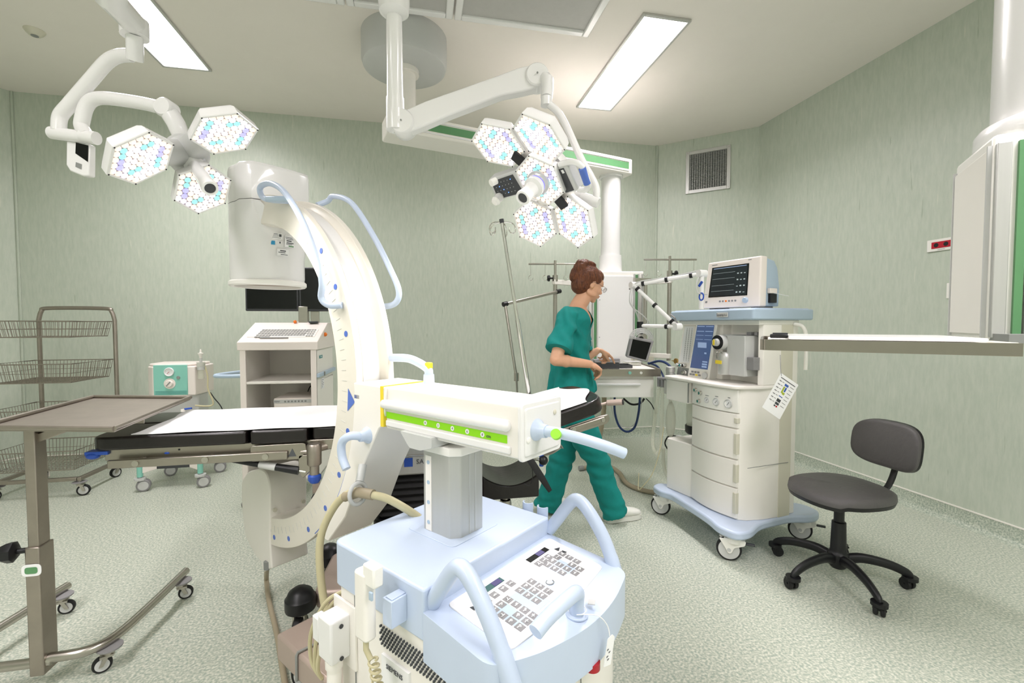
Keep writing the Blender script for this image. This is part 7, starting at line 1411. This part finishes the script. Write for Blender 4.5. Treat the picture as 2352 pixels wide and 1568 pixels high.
hair = ob_me('hair', me, 'hair_brown', NP, W=True)
for i in range(4):
    rr = random.Random(i); a = HP(-0.125+rr.uniform(0, .03), rr.uniform(-.02, .04), 0.1+rr.uniform(-.04, .02)); m = MB(); m.tube(spl([a, a-hF*0.015+hU*rr.uniform(0.0, .02), a-hF*(0.028+rr.uniform(0, .01))+hU*rr.uniform(-.01, .025)], 4), 0.0004, 5); ob('hair_wisp', m, ['hair_brown'], hair, W=True)
# glasses
m = MB()
for s in (-1, 1):
    c = HP(0.114, 0.031*s, -0.002); m.tube([c+(hS*math.cos(R(a))*0.0215-hF*abs(math.cos(R(a)))*0.002*s*0+hU*math.sin(R(a))*0.0155) for a in range(0, 360, 20)], 0.0009, 6, closed=True)
    m.tube([c+hS*0.0215*s, HP(0.09, 0.072*s, 0.004), HP(-0.005, 0.082*s, 0.006), HP(-0.015, 0.08*s, -0.006)], 0.0009, 6)
m.tube([HP(0.114, -0.0095, 0.0), HP(0.118, 0, 0.003), HP(0.114, 0.0095, 0.0)], 0.0009, 6); gl = ob('glasses', m, ['dark_grey'], NP, W=True)
for s in (-1, 1):
    c = HP(0.114, 0.031*s, -0.002); m = MB(); m.loft([[c+hF*k+(hS*math.cos(R(a))*0.021+hU*math.sin(R(a))*0.015) for a in range(0, 360, 20)] for k in (-0.0005, 0.0005)]); ob('lens', m, ['lens_glass'], gl, W=True)
m = MB(); m.sph(HP(0.0, 0.079, -0.034), 0.003, 10, 8); ob('earring', m, ['gold'], NP, W=True)
m = MB(); q = []
for a in range(0, 360, 20):
    d = tF*math.cos(R(a))+tS*math.sin(R(a)); q.append(neck+tF*0.004+d*(0.061 if math.cos(R(a)) > 0 else 0.06)+Vector((0, 0, 0.002-0.035*max(0, math.cos(R(a))))))
m.tube(q, 0.0013, 6, closed=True); ob('necklace', m, ['gold'], NP, W=True)
# ---- scrub shirt
m = MB(); hem = C(1312, 890)
m.loft([ering(neck+Vector((0, 0, 0.0))-tF*0.005, 0.062, 0.085), ering(neck+Vector((0, 0, -0.032)), 0.082, 0.15), ering(neck+Vector((0, 0, -0.075)), 0.096, 0.172), ering(chest, 0.116, 0.172), ering(C(1311, 815), 0.118, 0.165), ering(waist, 0.122, 0.165), ering(hem, 0.145, 0.185), ering(hem-Vector((0, 0, 0.02)), 0.148, 0.188)])
for sh, el, k in ((shR, elR, 1), (shL, elL, -1)):
    e = sh.lerp(el, 0.78); capsule(m, neck+tS*0.06*k+Vector((0, 0, -0.05)), sh, 0.05, 0.062, 20); capsule(m, sh, sh.lerp(el, 0.42), 0.062, 0.066, 22); m.cyl(sh.lerp(el, 0.38), e, 0.067, 0.076, 24)
me = blob(m, 0.0055, 5); NR = [v.normal.copy() for v in me.vertices]
pc = shR.lerp(waist, 0.35)
for v in me.vertices:
    p = v.co; d1 = (p-(shR+tF*0.07-Vector((0, 0, 0.1)))); fold = math.sin(60*(p.z*0.8+d1.dot(tF)*1.1)+4*noise.noise(p*7))*math.exp(-d1.length*6)*0.011
    fold += noise.noise(Vector((p.x*12, p.y*12, p.z*5)))*0.014+noise.noise(p*24)*0.003
    k_ = max(0, min(1, (waist.z-p.z+0.06)/0.12)); fold += k_*0.009*math.sin(22*math.atan2((p-waist).dot(tS), (p-waist).dot(tF))*0.5+3*noise.noise(p*6))
    v.co = p+NR[v.index]*fold
bm = bmesh.new(); bm.from_mesh(me); kill = []
vF = (tf*math.cos(R(-42))+fh*math.sin(R(-42))); vS = Vector((vF.y, -vF.x, 0))
for f in bm.faces:
    c = f.calc_center_median()-neck; u_ = c.z; s_ = c.dot(vS); f_ = c.dot(vF)
    if f_ > -0.03 and u_ > -0.16 and abs(s_) < 0.082*(u_+0.16)/0.16 and u_ > -0.155: kill.append(f)
    elif u_ > -0.012 and math.hypot(s_, f_) < 0.072: kill.append(f)
bmesh.ops.delete(bm, geom=kill, context='FACES')
for it in range(14):
    new = {}
    for v in bm.verts:
        if v.is_boundary:
            nb = [e.other_vert(v).co for e in v.link_edges if e.is_boundary]
            if len(nb) == 2: new[v] = v.co*0.5+(nb[0]+nb[1])*0.25
    for v, c in new.items(): v.co = c
bm.to_mesh(me); bm.free()
sh_ = ob_me('scrub_shirt', me, 'scrub_teal', NP, W=True); so = sh_.modifiers.new('s', 'SOLIDIFY'); so.thickness = 0.0025; so.offset = -1
e0 = shR.lerp(elR, 0.765); e1 = shR.lerp(elR, 0.79); m = MB(); m.tube([e0, e1], [0.0765, 0.077], 28); ob('sleeve_hem', m, ['scrub_teal'], sh_, W=True)
m = MB(); q = hem+tF*0.075+tS*0.118+Vector((0, 0, 0.05)); m.oprism(rnd([(-0.05, -0.03), (0.05, -0.03), (0.05, 0.05), (-0.05, 0.05)], 0.006), q, (tF*0.9-tS*0.35), (0, 0, 1), (tS*0.9+tF*0.3)*0.008); ob('pocket', m, ['scrub_teal'], sh_, bev=0.002, W=True)
q = C(1357, 788, 2.75)+tF*0.002; m = MB(); m.obx(q, (tF*0.25+tS*0.95)*0.016, tF*0.0012, (0, 0, 0.02)); bd = ob('name_badge', m, ['paper'], NP, W=True); m = MB(); m.obx(q+tF*0.0016+Vector((0, 0, 0.006)), tS*0.01, tF*0.0004, (0, 0, 0.0035)); ob('badge_print', m, ['ink_blue'], bd, W=True)
# ---- trousers
m = MB(); m.loft([ering(pel+Vector((0, 0, 0.09)), 0.105, 0.15), ering(pel, 0.122, 0.172), ering(pel-Vector((0, 0, 0.09)), 0.118, 0.165), ering(pel-Vector((0, 0, 0.15)), 0.06, 0.12)])
for hp_, kn, an in ((hipR, knR, anR), (hipL, knL, anL)):
    d = (an-kn).normalized(); m.tube([hp_, hp_.lerp(kn, 0.5), kn, kn.lerp(an, 0.5), an+d*0.015], [0.105, 0.093, 0.077, 0.074, 0.083], 26)
me = blob(m, 0.0065, 4); NR = [v.normal.copy() for v in me.vertices]
for v in me.vertices:
    p = v.co; fold = noise.noise(Vector((p.x*9, p.y*9, p.z*7)))*0.014+noise.noise(p*20)*0.004
    for kn in (knR, knL):
        d = p-kn; fold += 0.007*math.sin(d.z*75+4*noise.noise(p*6))*math.exp(-(d.length/0.13)**2)
    for an in (anR, anL):
        d = p-an; fold += 0.006*math.sin(d.z*95+3*noise.noise(p*8))*math.exp(-(d.length/0.1)**2)
    v.co = p+NR[v.index]*fold
ob_me('trousers', me, 'scrub_teal', NP, W=True)
# ---- shoes
def shoe(heel, toe, lift):
    d = (toe-heel); L = d.length; d.normalize(); s = Vector((-d.y, d.x, 0)).normalized(); u = Vector((0, 0, 1)); m = MB(); rings = []
    for t_, w_, h_ in ((0, 0.022, 0.055), (0.06, 0.032, 0.075), (0.25, 0.036, 0.082), (0.45, 0.038, 0.072), (0.65, 0.044, 0.055), (0.85, 0.041, 0.042), (0.96, 0.026, 0.03), (1.0, 0.008, 0.02)):
        c = heel+d*(L*t_); r = []
        for i in range(16):
            a = 2*math.pi*i/16; r.append(c+s*math.cos(a)*w_+u*(0.02+lift(t_)+(h_*0.5)*(1+math.sin(a))*0.98))
        rings.append(r)
    m.loft(rings); o = ob('shoe', m, ['shoe_white'], NP, W=True, angle=80)
    m = MB(); ol = []
    for t_, w_ in ((0.0, 0.02), (0.05, 0.033), (0.25, 0.037), (0.45, 0.037), (0.65, 0.045), (0.85, 0.043), (0.96, 0.03), (1.01, 0.008)): ol.append((t_, w_))
    top = [heel+d*L*t_+s*w_+u*(0.028+lift(t_)) for t_, w_ in ol]+[heel+d*L*t_-s*w_+u*(0.028+lift(t_)) for t_, w_ in ol[::-1]]
    bot = [p-u*0.026 for p in top]; m.loft([bot, top]); ob('sole', m, ['shoe_white'], o, W=True)
hR = atz(1398, 1203, 0.002); tR = atz(1472, 1190, 0.002); hR.z = tR.z = 0.001; dR = (tR-hR).normalized(); hR = Vector((anR.x, anR.y, 0.001))-dR*0.06; shoe(hR, hR+dR*0.255, lambda t_: 0.0)
hL = Vector((anL.x-0.06, anL.y-0.005, 0.001)); shoe(hL, hL+Vector((0.25, 0.05, 0)), lambda t_: 0.055*max(0, 1-t_*1.4))
# ================================================================ THINGS ON THE PENDANT SHELF
sf, sd, sn, sw = SH
def SP(a, b, h=0.0): return sf+sd*a+sn*b+Vector((0, 0, h))
g = thing('instrument_pan', 'dark grey open metal pan under her pointing hand on the pendant shelf', 'pan', SP(0.05, 0.1, 0), 0)
def pan(g, o_, u, v, L, W_, H, t_=0.004):
    m = MB(); m.oprism(rect(0, L, 0, W_, 0.008), o_, u, v, (0, 0, 0.004)); b = ob('pan_floor', m, ['mid_grey'], g, W=True)
    m = MB()
    for a0, a1, b0, b1 in ((0, L, 0, t_), (0, L, W_-t_, W_), (0, t_, t_, W_-t_), (L-t_, L, t_, W_-t_)): m.oprism([(a0, b0), (a1, b0), (a1, b1), (a0, b1)], o_, u, v, (0, 0, H))
    ob('pan_wall', m, ['mid_grey'], g, W=True).data.materials[0] = M['dark_grey']
pan(g, SP(0.03, 0.05, 0.0005), sd, sn, 0.17, 0.1, 0.04)
m = MB(); m.obx(SP(0.115, 0.10, 0.052), sd*0.09, sn*0.05+Vector((0, 0, 0.004)), (0, 0, 0.005)); m.tube([SP(0.02, 0.09, 0.055), SP(0.21, 0.09, 0.062)], 0.012, 12); ob('lid', m, ['wheel_grey'], g, W=True)
g = thing('kidney_dish', 'shallow dark dish beside the pan on the pendant shelf', 'dish', SP(0.25, 0.12, 0), 0)
pan(g, SP(0.215, 0.09, 0.0005), sd, sn, 0.09, 0.14, 0.022)
g = thing('clear_tray_box', 'low transparent box at the back of the pendant shelf', 'box', SP(0.3, 0.3, 0), 0)
m = MB(); m.oprism(rect(0.0, 0.12, 0, 0.1, 0.01), SP(0.31, 0.3, 0.0005), sd, sn, (0, 0, 0.025)); ob('tub', m, ['clear_plastic'], g, W=True)
m = MB(); m.oprism(rect(-0.003, 0.123, -0.003, 0.103, 0.01), SP(0.31, 0.3, 0.0255), sd, sn, (0, 0, 0.004)); ob('rim', m, ['light_grey'], g, W=True)
